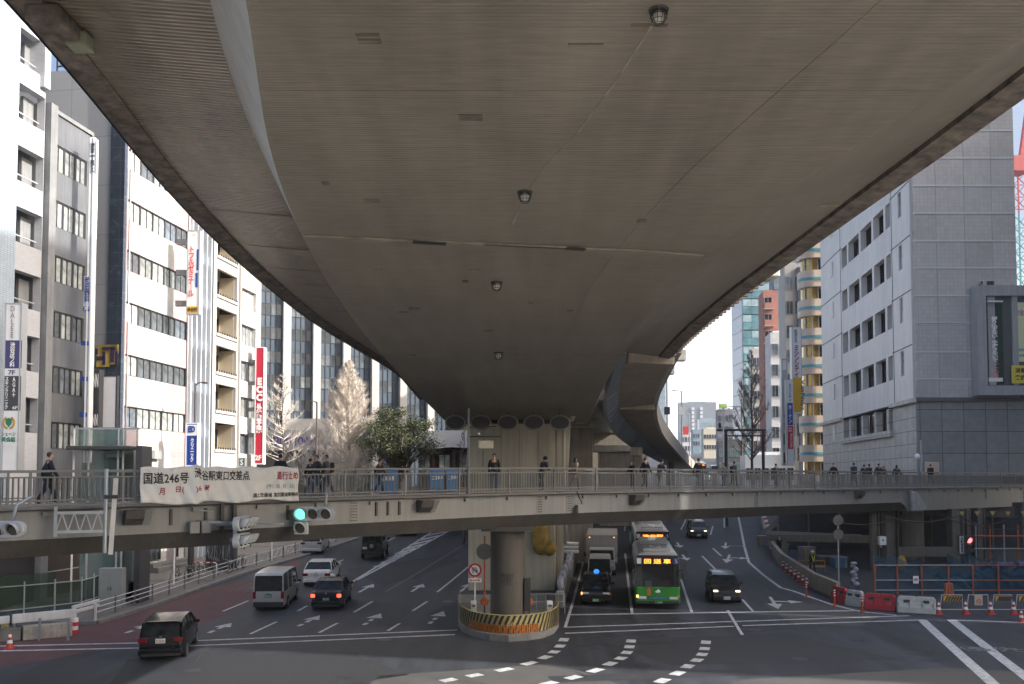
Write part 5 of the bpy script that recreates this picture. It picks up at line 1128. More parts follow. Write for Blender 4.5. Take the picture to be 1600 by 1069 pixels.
for s in (-1, 1):
    for y in (-1.25, 1.25): wheel(t, s * 0.78, y, 0.38, 0.22); pbox(t, "mudguard", black_pl, (s * 0.85, y, 0.84), (0.16, 0.95, 0.06), 0.02)
    pbox(t, "side_window", car_glass, (s * 0.785, -1.1, 1.58), (0.02, 1.1, 0.42)); pbox(t, "side_window", car_glass, (s * 0.785, 0.1, 1.56), (0.02, 0.6, 0.44)); pbox(t, "tail_light", lens_r, (s * 0.72, -1.97, 0.75), (0.12, 0.05, 0.2), 0.01); pbox(t, "side_mirror", black_pl, (s * 0.98, 0.5, 1.4), (0.2, 0.08, 0.22), 0.02)
    pbox(t, "rear_window", car_glass, (s * 0.47, -1.945, 1.6), (0.42, 0.02, 0.42)); pbox(t, "headlight", lens_w, (s * 0.55, 1.78, 0.95), (0.22, 0.06, 0.22), 0.03)
pbox(t, "windshield", car_glass, (0, 0.50, 1.56), (1.36, 0.02, 0.5)); pbox(t, "rear_window", car_glass, (0, -1.945, 1.66), (0.44, 0.02, 0.34)); pbox(t, "bumper", black_pl, (0, -2.05, 0.55), (1.6, 0.15, 0.16), 0.02)
b = MB(); b.cyl((0, -2.16, 1.12), (0, -1.96, 1.12), 0.36, n=24); sp = b.build("spare_wheel", tyre_m, t); b = MB(); b.cyl((0, -2.17, 1.12), (0, -2.1, 1.12), 0.17, n=16); b.build("rim", rim_m, sp); pbox(t, "licence_plate", plate_w, (-0.55, -1.99, 0.95), (0.33, 0.02, 0.17))
setcar(t, 581, 876, -0.02, True, L=4.0)
# --- box truck
t = thing("box_truck", "pale grey box truck standing behind the small van", "truck"); tb = mat("truck_box", (0.34, 0.34, 0.33), rough=0.5, var=0.08, streak=0.2)
pbox(t, "cargo_box", tb, (0, -1.3, 1.85), (2.16, 4.2, 2.1), 0.04); pbox(t, "box_edge", frame_l, (0, 0.82, 2.86), (2.2, 0.08, 0.09), 0.01)
b = MB(); b.rings([[Vector((s * x, y, z)) for s, x, z in ((1, 0.92, 0.5), (1, 0.92, 1.3), (1, 0.84, zt), (-1, 0.84, zt), (-1, 0.92, 1.3), (-1, 0.92, 0.5))] for y, zt in ((0.95, 2.0), (1.9, 2.0), (2.2, 1.98))], 0, False)
b.rings([[Vector((s * x, y, z)) for s, x, z in ((1, 0.92, 0.5), (1, 0.92, zt), (-1, 0.92, zt), (-1, 0.92, 0.5))] for y, zt in ((2.201, 1.3), (2.45, 1.2), (2.5, 0.9))], 0, False); b.build("cab", tb, t, 0.05)
b = MB(); b.quad([(-0.82, 2.46, 1.24), (0.82, 2.46, 1.24), (0.76, 2.215, 1.92), (-0.76, 2.215, 1.92)]); b.build("windshield", car_glass, t)
for s in (-1, 1):
    pbox(t, "headlight", lit_w if s > 0 else lens_w, (s * 0.7, 2.5, 0.85), (0.26, 0.05, 0.16), 0.02); pbox(t, "side_mirror", black_pl, (s * 1.15, 2.2, 1.6), (0.16, 0.1, 0.34), 0.02); pbox(t, "marker_lamp", lit_o, (s * 0.85, 0.86, 2.7), (0.07, 0.03, 0.05))
    for y in (-2.2, 1.6): wheel(t, s * 0.85, y, 0.36, 0.24)
    b = MB(); b.tube([(s * 0.92, 2.3, 1.5), (s * 1.1, 2.25, 1.6)], 0.02, 5); b.build("mirror_arm", black_pl, t)
pbox(t, "chassis", black_pl, (0, -0.6, 0.6), (0.9, 5.4, 0.3)); pbox(t, "grille", black_pl, (0, 2.5, 0.95), (0.8, 0.04, 0.15)); setcar(t, 940, 902, 0.12, False, L=5.0); t.scale = (1, 1, 0.93)
# --- buses
bus_g = paintm("bus_green", (0.035, 0.22, 0.035), 0, 0.35); bus_w = paintm("bus_cream", (0.42, 0.43, 0.42), 0, 0.4); bus_roof = mat("bus_roof", (0.40, 0.38, 0.37), rough=0.35, var=0.15, scale=1.5)
led_b = mat("led_board", (0.01, 0.01, 0.01), rough=0.3, var=0); led_o = mat("led_orange", (0.6, 0.15, 0.02), emit=(1, 0.25, 0.03), estr=2.0, var=0); bus_o = mat("bus_orange", (0.42, 0.13, 0.03), var=0.05)
bglass = mat("bus_windscreen", (0.03, 0.035, 0.04), rough=0.05, var=0.9, scale=2.5, spec=0.35); seat_m = mat("bus_seat", (0.3, 0.28, 0.3), var=0.3, scale=8)
def bus(label, dest, small=False):
    t = thing("city_bus", label, "bus", (0, 0, 0), 0, "green city buses queueing in the oncoming lane"); L, w = 7.6, 1.22; y1 = L / 2
    def sec(y, zt, ww, z0=0.32): return [Vector((ww * 0.97, y, z0)), Vector((ww, y, z0 + 0.1)), Vector((ww, y, 1.20)), Vector((-ww, y, 1.20)), Vector((-ww, y, z0 + 0.1)), Vector((-ww * 0.97, y, z0))]
    b = MB(); b.rings([sec(y, 0, ww) for y, ww in ((-y1, w * 0.97), (-y1 + 0.2, w), (y1 - 0.25, w), (y1 - 0.06, w * 0.97), (y1, w * 0.90))], 0, False); b.build("lower_body", bus_g, t, 0.03)
    def up(y, ww, z0, z1): return [Vector((ww, y, z0)), Vector((ww * 0.97, y, z1 - 0.3)), Vector((ww * 0.88, y, z1 - 0.08)), Vector((ww * 0.6, y, z1)), Vector((-ww * 0.6, y, z1)), Vector((-ww * 0.88, y, z1 - 0.08)), Vector((-ww * 0.97, y, z1 - 0.3)), Vector((-ww, y, z0))]
    b = MB(); b.rings([up(y, ww, 1.205, z1) for y, ww, z1 in ((-y1, w * 0.97, 2.95), (-y1 + 0.2, w, 3.05), (y1 - 0.62, w, 3.05), (y1 - 0.42, w * 0.985, 2.98))], 0, False); b.build("upper_body", bus_w, t, 0.02)
    b = MB(); b.rings([up(y, ww, 2.98, z1) for y, ww, z1 in ((-y1 + 0.1, w * 0.8, 3.08), (-y1 + 0.3, w * 0.86, 3.09), (y1 - 0.7, w * 0.86, 3.09), (y1 - 0.5, w * 0.8, 3.06))], 0, False); b.build("roof", bus_roof, t)
    # raked front: screen, pillars, board
    b = MB(); zb, zt, yb, yt = 1.21, 2.36, y1 - 0.03, y1 - 0.22
    b.prism([(-w * 0.93, yb, zb), (w * 0.93, yb, zb), (w * 0.93, yt, zt), (-w * 0.93, yt, zt)], (0, 0, 0), (0, -0.02, 0)); b.build("windshield", mat("bus_front_glass", (0.02, 0.022, 0.025), rough=0.04, alpha=0.42, var=0, spec=0.4), t)
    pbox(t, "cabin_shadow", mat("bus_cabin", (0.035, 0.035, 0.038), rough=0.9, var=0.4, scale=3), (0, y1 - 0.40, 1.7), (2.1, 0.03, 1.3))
    for s, w9 in ((-1, 0.22), (1, 0.3)): pbox(t, "curtain", mat("bus_curtain", (0.30, 0.31, 0.28), rough=0.9, var=0.3, scale=9), (s * 0.98, y1 - 0.33, 1.75), (w9, 0.08, 1.2), 0.02, rz=0)
    b = MB(); b.sphere((-0.45, y1 - 0.34, 1.72), 0.12); b.sphere((-0.45, y1 - 0.34, 1.38), 0.2, sc=(1.25, 0.3, 1.1)); b.build("driver_seat", mat("seat_maroon", (0.12, 0.05, 0.05), var=0.1), t)
    b = MB(); b.tube([(-0.45 + 0.22 * math.cos(a * math.pi / 8), y1 - 0.25, 1.28 + 0.15 * math.sin(a * math.pi / 8)) for a in range(17)], 0.02, 5); b.build("steering_wheel", black_pl, t); pbox(t, "fare_box", frame_l, (0.5, y1 - 0.3, 1.3), (0.35, 0.1, 0.4), 0.02)
    b = MB()
    for s in (-1, 1): b.prism([(s * w * 0.93 + s * 0.001, yb, zb), (s * w * 0.985, yb - 0.12, zb), (s * w * 0.985, yt - 0.12, zt), (s * w * 0.93 + s * 0.001, yt, zt)], (0, 0.004, 0), (0, -0.4, 0))
    b.build("corner_pillar", mat("bus_pillar", (0.03, 0.07, 0.03), rough=0.4, var=0.1), t)
    b = MB(); b.prism([(-w * 0.97, yt, zt + 0.002), (w * 0.97, yt, zt + 0.002), (w * 0.93, yt - 0.10, 2.9), (-w * 0.93, yt - 0.10, 2.9)], (0, 0.01, 0), (0, -0.35, 0)); b.build("sign_surround", led_b, t, 0.02)
    pbox(t, "destination_board", led_b, (0, yt - 0.035, 2.60), (1.7, 0.08, 0.40), 0.01)
    text(dest, "lettering", led_o, t, (0.72, yt + 0.02, 2.46), (-1, 0, 0), (0, -0.05, 1), 1.44, 0.26, 0.01, bold=0.02)
    pbox(t, "route_plate", s_white, (1.0, yt - 0.02, 2.6), (0.24, 0.06, 0.3)); pbox(t, "access_plate", s_blue, (-1.0, yt - 0.02, 2.6), (0.24, 0.06, 0.3))
    b = MB(); b.cyl((-1.0, yt + 0.015, 2.68), (-1.0, yt + 0.02, 2.68), 0.03, n=10); b.tube([(-1.0, yt + 0.02, 2.65), (-1.0, yt + 0.02, 2.58), (-1.05, yt + 0.02, 2.58), (-1.08, yt + 0.02, 2.51)], 0.012, 5)
    b.tube([(-1.0 + 0.06 * math.cos(a * 0.5 + 1.2), yt + 0.02, 2.56 + 0.06 * math.sin(a * 0.5 + 1.2)) for a in range(10)], 0.01, 5); b.build("wheelchair_mark", t_white, t)
    for s in (-1, 1):
        for i in range(5):
            y = -3.0 + i * 1.28; b = MB(); b.box((s * (w * 0.992), y, 1.72), (0.03, 1.2, 0.95)); b.build("side_window", bglass, t)
        wheel(t, s * 1.07, -2.0, 0.48, 0.28); wheel(t, s * 1.07, 2.2, 0.48, 0.28)
        pbox(t, "headlight", lens_w, (s * 0.86, y1 - 0.0, 0.62), (0.46, 0.03, 0.14), 0.02); pbox(t, "headlight_bezel", black_pl, (s * 0.86, y1 - 0.02, 0.62), (0.54, 0.03, 0.20), 0.01)
        pbox(t, "indicator", lit_o if s > 0 else lens_o, (s * 1.10, y1 - 0.02, 0.70), (0.12, 0.08, 0.14), 0.02)
        b = MB(); b.tube([(s * 1.14, y1 - 0.2, 2.1), (s * 1.36, y1 + 0.15, 2.15), (s * 1.38, y1 + 0.15, 1.9)], 0.025, 6); b.build("mirror_arm", black_pl, t); pbox(t, "mirror", black_pl, (s * 1.38, y1 + 0.15, 1.78), (0.2, 0.08, 0.36), 0.04)
        b = MB(); b.bar((s * 0.1, y1 + 0.01, 1.10), (s * 0.75, y1 - 0.01, 1.22), 0.02, 0.02); b.build("wiper", black_pl, t)
    pbox(t, "front_bumper", black_pl, (0, y1 + 0.02, 0.38), (2.3, 0.12, 0.16), 0.03); pbox(t, "orange_mark", bus_o, (0.48, y1 + 0.003, 0.95), (0.2, 0.012, 0.42)); 
    b = MB(); b.sphere((0, y1 + 0.005, 0.96), 0.11, sc=(1.3, 0.15, 0.6)); b.sphere((-0.03, y1 + 0.006, 1.03), 0.08, sc=(1.0, 0.15, 0.6)); b.build("emblem", t_white, t)
    pl = pbox(t, "blue_plate", mat("bus_blue", (0.02, 0.1, 0.16), var=0.02), (0, y1 + 0.01, 0.62), (0.98, 0.02, 0.13)); text("ノンステップバス", "lettering", mat("letter_pale_blue", (0.3, 0.5, 0.6), var=0), pl, (0.45, y1 + 0.024, 0.575), (-1, 0, 0), (0, 0, 1), 0.9, 0.09, 0.004)
    pl = pbox(t, "licence_plate", plate_g, (-0.05, y1 + 0.09, 0.40), (0.42, 0.02, 0.17)); text("・・10-10" if not small else "20-31", "lettering", t_white, pl, (0.13, y1 + 0.105, 0.35), (-1, 0, 0), (0, 0, 1), 0.36, 0.10, 0.004)
    b = MB(); b.cyl((0.0, 1.6, 3.09), (0, 1.6, 3.2), 0.35, 0.28, 18); b.build("roof_vent", bus_w, t); pbox(t, "roof_unit", bus_w, (0, y1 - 1.0, 3.14), (1.5, 0.4, 0.18), 0.05); pbox(t, "air_conditioner", bus_w, (0, -1.6, 3.2), (1.7, 2.2, 0.26), 0.08); pbox(t, "hatch", bus_roof, (0, 0.5, 3.12), (0.7, 0.7, 0.08), 0.02)
    return t
def busat(t, px, Y, hd):
    d = Vector((hd, 1, 0)).normalized() * 3.8; x = ray(px, 750).x * Y; t.location = Vector((x, Y, 0)) + d; t.location.z = gz(t.location.y) + 0.02; pitch(t, hd, False)
t = bus("green bus nearest the stop line, its orange board reading 回送車", "回 送 車"); setcar(t, 1028, 952, 0.115, False, L=7.6)
t = bus("second green bus, tucked in right behind the front bus", "渋谷駅", True); busat(t, 1019.5, 60.6, 0.10)
t = bus("third and farthest of the queued buses, half hidden by the footbridge", "渋谷駅", True); busat(t, 1014.5, 69.6, 0.08)
t = bus("distant green bus coming down the street beyond the ramp", "渋谷駅", True); t["group"] = "city bus far away"; setcar(t, 1096, 745, 0.12, False, L=7.6)
# ================================================================== trees
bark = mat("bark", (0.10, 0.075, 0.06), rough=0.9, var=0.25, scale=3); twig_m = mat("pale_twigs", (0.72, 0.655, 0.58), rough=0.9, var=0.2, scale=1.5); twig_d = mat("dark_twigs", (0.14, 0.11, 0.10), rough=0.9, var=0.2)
leaf = mat("leaf_green", (0.085, 0.10, 0.045), rough=0.6, var=0.5, scale=0.9)
def bare_tree(name, label, loc, ht, wd, nb, tm, sub=9, up=0.55, r0=0.16, zlow=0.12, twr=0.016, seed=1, shape=1.0, group=None, tw2=3, ex=1.25):
    rnd = random.Random(seed); t = thing(name, label, "tree", loc, 0, group)
    b = MB(); b.tube([(0.1 * math.sin(i * 1.3), 0.1 * math.cos(i), ht * i / 12) for i in range(13)], [r0 * (1 - i / 12.6) + 0.012 for i in range(13)], 8); b.build("trunk", bark, t)
    lim = MB(); tw = MB()
    for i in range(nb):
        f = zlow + (1 - zlow) * (i + rnd.random()) / nb; z = ht * f; a = rnd.uniform(0, 2 * math.pi)
        l = wd * (1 - ((f - zlow) / (1 - zlow)) ** ex * 0.95) * rnd.uniform(0.75, 1.08) * (min(1, (f - zlow) / 0.12 + 0.75)) * shape
        d = Vector((math.cos(a), math.sin(a), up * rnd.uniform(0.7, 1.5))); pts = []; p = Vector((0, 0, z))
        for k in range(6): pts.append(p.copy()); p = p + d * l / 5; d = (d + Vector((rnd.uniform(-.16, .16), rnd.uniform(-.16, .16), rnd.uniform(0.0, .22)))).normalized() * 1.05
        rb = r0 * (1 - f) * 0.42 + 0.018; lim.tube(pts, [rb * (1 - k / 5.6) for k in range(6)], 5)
        for j in range(sub):
            k = rnd.randint(1, 5); q = pts[k] if k == 5 else pts[k].lerp(pts[min(k + 1, 5)], rnd.random()); dd = (pts[min(k + 1, 5)] - pts[k - 1]).normalized()
            for _ in range(tw2):
                d2 = (dd * 0.8 + Vector((rnd.uniform(-1, 1), rnd.uniform(-1, 1), rnd.uniform(-.2, 1.0)))).normalized(); l2 = rnd.uniform(0.3, 0.85) * min(1.2, l * 0.5 + 0.2)
                m_ = q + d2 * l2 * 0.5 + Vector((0, 0, 0.05)); e_ = q + d2 * l2 + Vector((0, 0, 0.16 * l2)); s_ = d2.cross(Vector((0, 0, 1))).normalized() * twr; u_ = d2.cross(s_).normalized() * twr
                tw.add([q + s_, q - s_, q + u_, m_ + s_ * .8, m_ - s_ * .8, m_ + u_ * .8, e_], [(0, 1, 4, 3), (1, 2, 5, 4), (2, 0, 3, 5), (3, 4, 6), (4, 5, 6), (5, 3, 6)])
    cr = lim.build("branches", tm if tm is twig_m else bark, t, fixn=False); tw.build("twigs", tm, t, fixn=False); return t
def base(px, Y): r = ray(px, 750); return Vector((r.x * Y, Y, gz(Y) + 0.1))
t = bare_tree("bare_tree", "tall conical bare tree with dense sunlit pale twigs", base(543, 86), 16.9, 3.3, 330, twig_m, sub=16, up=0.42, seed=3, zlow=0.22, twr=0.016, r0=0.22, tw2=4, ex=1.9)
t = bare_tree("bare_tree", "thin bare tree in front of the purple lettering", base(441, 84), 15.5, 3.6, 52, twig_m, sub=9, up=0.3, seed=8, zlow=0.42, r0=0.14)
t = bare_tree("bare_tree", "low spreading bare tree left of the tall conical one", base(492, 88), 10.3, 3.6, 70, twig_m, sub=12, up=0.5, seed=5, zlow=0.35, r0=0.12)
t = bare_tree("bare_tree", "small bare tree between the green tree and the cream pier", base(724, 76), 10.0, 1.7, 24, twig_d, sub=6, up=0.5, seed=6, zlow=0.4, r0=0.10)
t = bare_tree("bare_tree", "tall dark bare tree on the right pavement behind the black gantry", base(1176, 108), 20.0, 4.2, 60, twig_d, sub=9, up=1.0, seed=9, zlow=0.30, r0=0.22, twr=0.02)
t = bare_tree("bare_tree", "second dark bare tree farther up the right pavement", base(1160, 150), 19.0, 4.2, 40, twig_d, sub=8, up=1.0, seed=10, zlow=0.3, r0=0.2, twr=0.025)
# evergreen with leaf clumps
t = thing("evergreen_tree", "round dense green tree right of the tall conical bare tree", "tree", base(621, 84)); rnd = random.Random(4)
tr = MB(); tr.tube([(0.05 * i, 0, 0.85 * i) for i in range(9)], [0.26 - 0.02 * i for i in range(9)], 8); lf_ = MB(); lb = MB()
cz = P(628, 690, 84).z - gz(84)
for i in range(84):
    u_, v_ = rnd.uniform(0, 2 * math.pi), rnd.uniform(-0.75, 1); rr = math.sqrt(1 - v_ * v_) * rnd.uniform(0.35, 1.0)
    c = Vector((4.5 * rr * math.cos(u_), 3.1 * rr * math.sin(u_), cz + 3.0 * v_ * rnd.uniform(0.6, 1))); s_ = rnd.uniform(0.5, 1.0)
    lb.tube([(0.2, 0, 4.6 + rnd.uniform(0, 2)), ((c.x) * 0.5 + 0.1, c.y * 0.5, 6 + (c.z - 6) * 0.6), tuple(c)], [0.08, 0.05, 0.02], 5)
    for k in range(210):
        d = Vector((rnd.gauss(0, 1), rnd.gauss(0, 1), rnd.gauss(0, 0.7))); p = c + d * s_ * 0.55; a_ = Vector((rnd.uniform(-1, 1), rnd.uniform(-1, 1), rnd.uniform(-.6, .6))).normalized(); b_ = a_.cross(Vector((rnd.uniform(-1, 1), rnd.uniform(-1, 1), 1))).normalized(); w_ = rnd.uniform(0.05, 0.12)
        lf_.add([p - a_ * w_, p + b_ * w_ * 0.6, p + a_ * w_, p - b_ * w_ * 0.6], [(0, 1, 2, 3)])
tr.build("trunk", bark, t); lb.build("branches", bark, t, fixn=False); lf_.build("crown", leaf, t, fixn=False)
# ================================================================== signs on the left
def tower_sign(name, label, px0, px1, py0, py1, Y, dp, m, fm=None, cat="sign"):
    a, c = P(px0, py1, Y), P(px1, py0, Y); t = sign(name, label, ((a.x + c.x) / 2, Y, (a.z + c.z) / 2), c.x - a.x, c.z - a.z, dp, m, cat=cat, fm=fm)
    k = Y / F; pyc = (py0 + py1) / 2; pxc = (px0 + px1) / 2
    def L(s, lm, x0, x1, y0, y1, vert=True, **kw): return put(t, s, lm, ((x0 + x1) / 2 - pxc) * k, (pyc - (y0 + y1) / 2) * k, (x1 - x0) * k, (y1 - y0) * k, dp + 0.07, vert, **kw)
    def Bx(name, m, x0, x1, y0, y1, th=0.02):
        return pbox(t, name, m, (((x0 + x1) / 2 - pxc) * k, -dp / 2 - th / 2 - 0.001, (pyc - (y0 + y1) / 2) * k), ((x1 - x0) * k, th, (y1 - y0) * k))
    return t, L, Bx
l_navy = mat("letter_navy", (0.05, 0.05, 0.22), var=0); l_grey = mat("letter_grey", (0.30, 0.31, 0.33), var=0); l_green = mat("letter_green", (0.02, 0.2, 0.12), var=0)
t, L, Bx = tower_sign("sign_tower", "tall white sign tower with clinic and english school panels at far left", 7, 38, 476, 737, 45.5, 0.5, s_white, frame_l)
Bx("panel", s_navy, 10, 37, 533, 577); Bx("panel", s_dark, 9, 37, 589, 643); Bx("panel", s_white, 9, 36, 645, 699)
L("渋谷皮フ科", t_white, 19, 27, 536, 575); L("7F", s_navy, 17, 28, 580, 587, False)
L("AGA＋", t_white, 24, 29, 591, 622); L("スキンクリニック", t_white, 13, 18, 591, 641); L("6F", t_white, 25, 33, 636, 641, False)
L("DALEE", l_grey, 18, 25, 479, 529); L("シェーン", l_green, 9, 31, 676, 683, False); L("英会話", l_green, 9, 31, 684, 692, False)
k = 45.5 / F; b = MB(); cx_, cz_ = (20 - 22.5) * k, (606.5 - 662) * k
b.add([(cx_ + x * k * 5, -0.30, cz_ + z * k * 6) for x, z in ((-1, 1), (0, 1.25), (1, 1), (.9, -.3), (0, -1.2), (-.9, -.3))], [(0, 1, 2, 3, 4, 5)], 0)
for s in (-1, 1):
    for i in range(7): a_ = -1.2 + i * 0.36; b.box((cx_ + s * k * 8.5 * math.cos(a_), -0.295, cz_ + k * 9 * math.sin(a_)), (k * 3, 0.02, k * 3), 1)
b.build("crest", [s_green, mat("crest_gold", (0.5, 0.3, 0.05), var=0)], t); L("S", t_white, 17.5, 22.5, 658, 666, False)
t, L, Bx = tower_sign("sign_tower", "slender pale sign column with dental clinic lettering between the two office buildings", 134, 150, 218, 722, 52.2, 0.45, s_pale, s_white)
Bx("panel", s_pale, 136, 149, 220, 272); L("渋谷二丁目ビル", ink, 139.5, 146.5, 222, 270); Bx("panel", mat("sign_lightblue", (0.36, 0.44, 0.56), var=0.03), 133.5, 144.5, 434, 482); L("武田歯科", l_navy, 135, 143, 436, 476)
Bx("plate", s_blue, 133, 144, 483, 490); L("7F", t_white, 135, 142, 484, 489, False)
for y in (537, 593, 649): Bx("plate", s_blue, 131, 143, y, y + 7)
t, L, Bx = tower_sign("billboard", "blank white tilted billboard in front of the dark granite pilaster", 161, 184, 588, 669, 54, 0.25, s_white, frame_d); 
t, L, Bx = tower_sign("sign_tower", "short dark sign box with white NN letters left of the blank billboard", 147, 158, 580, 668, 53, 0.5, s_dark, frame_d)
L("NN", t_white, 148.5, 156.5, 585, 606, False); L("NN", t_white, 148.5, 156.5, 648, 666, False)
t, L, Bx = tower_sign("vertical_sign", "white vertical sign with red katakana and yellow foot on the pink striped building", 294, 314.5, 362, 491, 63, 0.6, s_white, frame_l)
L("トフルゼミナール", t_red, 297, 306, 386, 466, bold=0.03); Bx("panel", s_blue, 309.5, 312.5, 391, 424); Bx("panel", s_blue, 308, 311.5, 428, 451); Bx("panel", s_yel, 294.5, 314, 481, 491); L("渋谷校", ink, 296, 312, 482.5, 489.5, False); L("TS", l_grey, 302, 307, 367, 370, False)
for y in (377, 426, 475): pbox(t, "bracket", grey_d, (-(314 - 287) * 63 / F * 0.78, 0.1, (426.5 - y) * 63 / F), (0.8, 0.3, 0.4))
t, L, Bx = tower_sign("vertical_sign", "blue vertical sign with white letters at the foot of the glass fronted building", 292, 311, 662, 728, 62, 0.5, s_blue, s_white)
Bx("panel", s_white, 293.5, 309.5, 664, 681); L("ED", s_blue, 296, 307, 666, 676, False, bold=0.05); L("クリニック", t_white, 300, 305, 685, 722)
t, L, Bx = tower_sign("vertical_sign", "tall red vertical sign reading ECC beside the white balcony block", 399.5, 414.5, 544, 725, 76, 0.7, s_red, s_white)
L("ECC", t_white, 402, 412, 591, 628, bold=0.06); L("外語学院", t_white, 402.5, 411.5, 631, 678, bold=0.05); L("2F", t_white, 401.5, 411.5, 712, 720, False, bold=0.04)
for y in (565, 599, 640, 680): pbox(t, "bracket", grey_d, (-0.75, 0.1, (634.5 - y) * 76 / F), (0.6, 0.25, 0.35))
t, L, Bx = tower_sign("small_sign", "small green square sign with a white letter S", 373.5, 383.5, 716, 729, 69, 0.2, s_green, frame_l); L("S", t_white, 376, 381, 718, 727, False, bold=0.05)
# signs on the right pavement
t, L, Bx = tower_sign("vertical_sign", "tall vertical sign in white and yellow reading VanNuys sideways", 1237.5, 1250, 512, 647, 107, 0.8, s_white, frame_l)
L("矢木ビル", ink, 1240, 1245, 515, 536); L("ミシンシティ", mat("letter_magenta", (0.3, 0.02, 0.1), var=0), 1239.5, 1247, 540, 590, bold=0.03); Bx("panel", s_yel, 1237.5, 1250, 591, 645)
put(t, "VanNuys", ink, (1243.9 - 1243.7) * 107 / F, (579.5 - 618) * 107 / F, 7.5 * 107 / F, 48 * 107 / F, 0.9, rot=1)
t, L, Bx = tower_sign("vertical_sign", "vertical sign stack in white, blue and red left of the yellow one", 1229, 1238, 594, 727, 105, 0.6, s_white, frame_l)
Bx("panel", s_blue, 1229.3, 1237.7, 630, 665); L("ホーケン", t_white, 1231, 1236, 633, 662); Bx("panel", s_red, 1229.3, 1237.7, 666, 702); L("口", t_white, 1231, 1235, 669, 675, False); L("クリニック", t_white, 1232.5, 1236.5, 678, 700); L("ミシンシティ", l_navy, 1231.5, 1236, 600, 628)
t, L, Bx = tower_sign("vertical_sign", "narrow grey vertical sign stack with green panel, leftmost on the right pavement", 1222, 1228.5, 562, 727, 106, 0.6, mat("sign_grey", (0.42, 0.45, 0.47), var=0.05), frame_l)
Bx("panel", s_green, 1222.3, 1228.2, 678, 695); Bx("panel", s_dark, 1222.3, 1228.2, 708, 724); L("TOM", s_navy, 1223, 1227.5, 662, 668, False); L("Q", s_blue, 1223, 1227.5, 648, 654, False); Bx("panel", s_white, 1222.3, 1228.2, 563, 578)
# ================================================================== banner on the footbridge
banner_m = mat("banner_cloth", (0.62, 0.62, 0.60), rough=0.8, var=0.06, scale=2, bump=0.15, bscale=7)
t0, t1 = tpx(218, -0.25), tpx(465, -0.25); bt = thing("banner", "long creased white banner with black and red lettering tied to the railing", "banner", Bp(t0, 0, 6.6))
def bsurf(u, v):                          # u along, v up 0..1
    t_ = t0 + (t1 - t0) * u; z = ZD - 0.01 + 1.24 * v
    w_ = 0.035 * math.sin(u * 47 + 3 * v) * (1 - v * v) + 0.035 * math.sin(u * 23 - 5 * v + 1) + 0.02 * math.sin(u * 90 + v * 9) + 0.03 * math.sin(9 * v + u * 70) * (1 - v)
    gather = math.exp(-((u - 0.33) / 0.03) ** 2); z += gather * (0.12 if v > 0.6 else -0.06) + 0.03 * math.sin(u * 31) * (v > 0.9) + 0.05 * math.sin(u * 17 + 1) * (v < 0.1)
    return Bp(t_, -0.30 - w_ - 0.10 * gather - 0.06 * (1 - v), z)
b = MB(); NU, NV = 150, 16; vs = [bsurf(i / NU, j / NV) for i in range(NU + 1) for j in range(NV + 1)]
b.add(vs, [(i * (NV + 1) + j, (i + 1) * (NV + 1) + j, (i + 1) * (NV + 1) + j + 1, i * (NV + 1) + j + 1) for i in range(NU) for j in range(NV)], 0, True)
o = wb(b, "cloth", banner_m, bt); sm = o.modifiers.new("solid", 'SOLIDIFY'); sm.thickness = 0.01
def btext(s, m, x0, x1, y0, y1, name="lettering"):   # pixel box of the enlarged banner view
    X0, X1, V0, V1 = (x0 - 95) / 1315, (x1 - 95) / 1315, 1 - (y1 - 50) / 280, 1 - (y0 - 50) / 280
    o = text(s, name, m, None, (X0, V0, 0), (1, 0, 0), (0, 1, 0), X1 - X0, V1 - V0, 0.0, bold=0.02); me = o.data
    bmx = bmesh.new(); bmx.from_mesh(me); bmesh.ops.subdivide_edges(bmx, edges=[e for e in bmx.edges if e.calc_length() > 0.012], cuts=2); bmx.to_mesh(me); bmx.free()
    for v in me.vertices:
        u, w_ = v.co.x, v.co.y; v.co = bsurf(u, w_) + EN * (-0.022)
    o.parent = bt; rel(o, bt)
btext("国道246号", ink, 120, 465, 88, 178); btext("渋谷駅東口交差点", ink, 510, 968, 78, 160); btext("通行止め", mat("letter_crimson", (0.42, 0.03, 0.05), var=0), 1215, 1402, 88, 158)
cr_ = MATS["letter_crimson"]; btext("月", cr_, 235, 276, 208, 264); btext("日(", cr_, 370, 430, 200, 256); btext(")6", cr_, 515, 568, 188, 240); btext("時", cr_, 592, 630, 190, 240)
btext("(予備日  月  日(", l_grey, 1120, 1366, 194, 236); btext("国土交通省 東京国道事務所", ink, 1002, 1404, 264, 302)
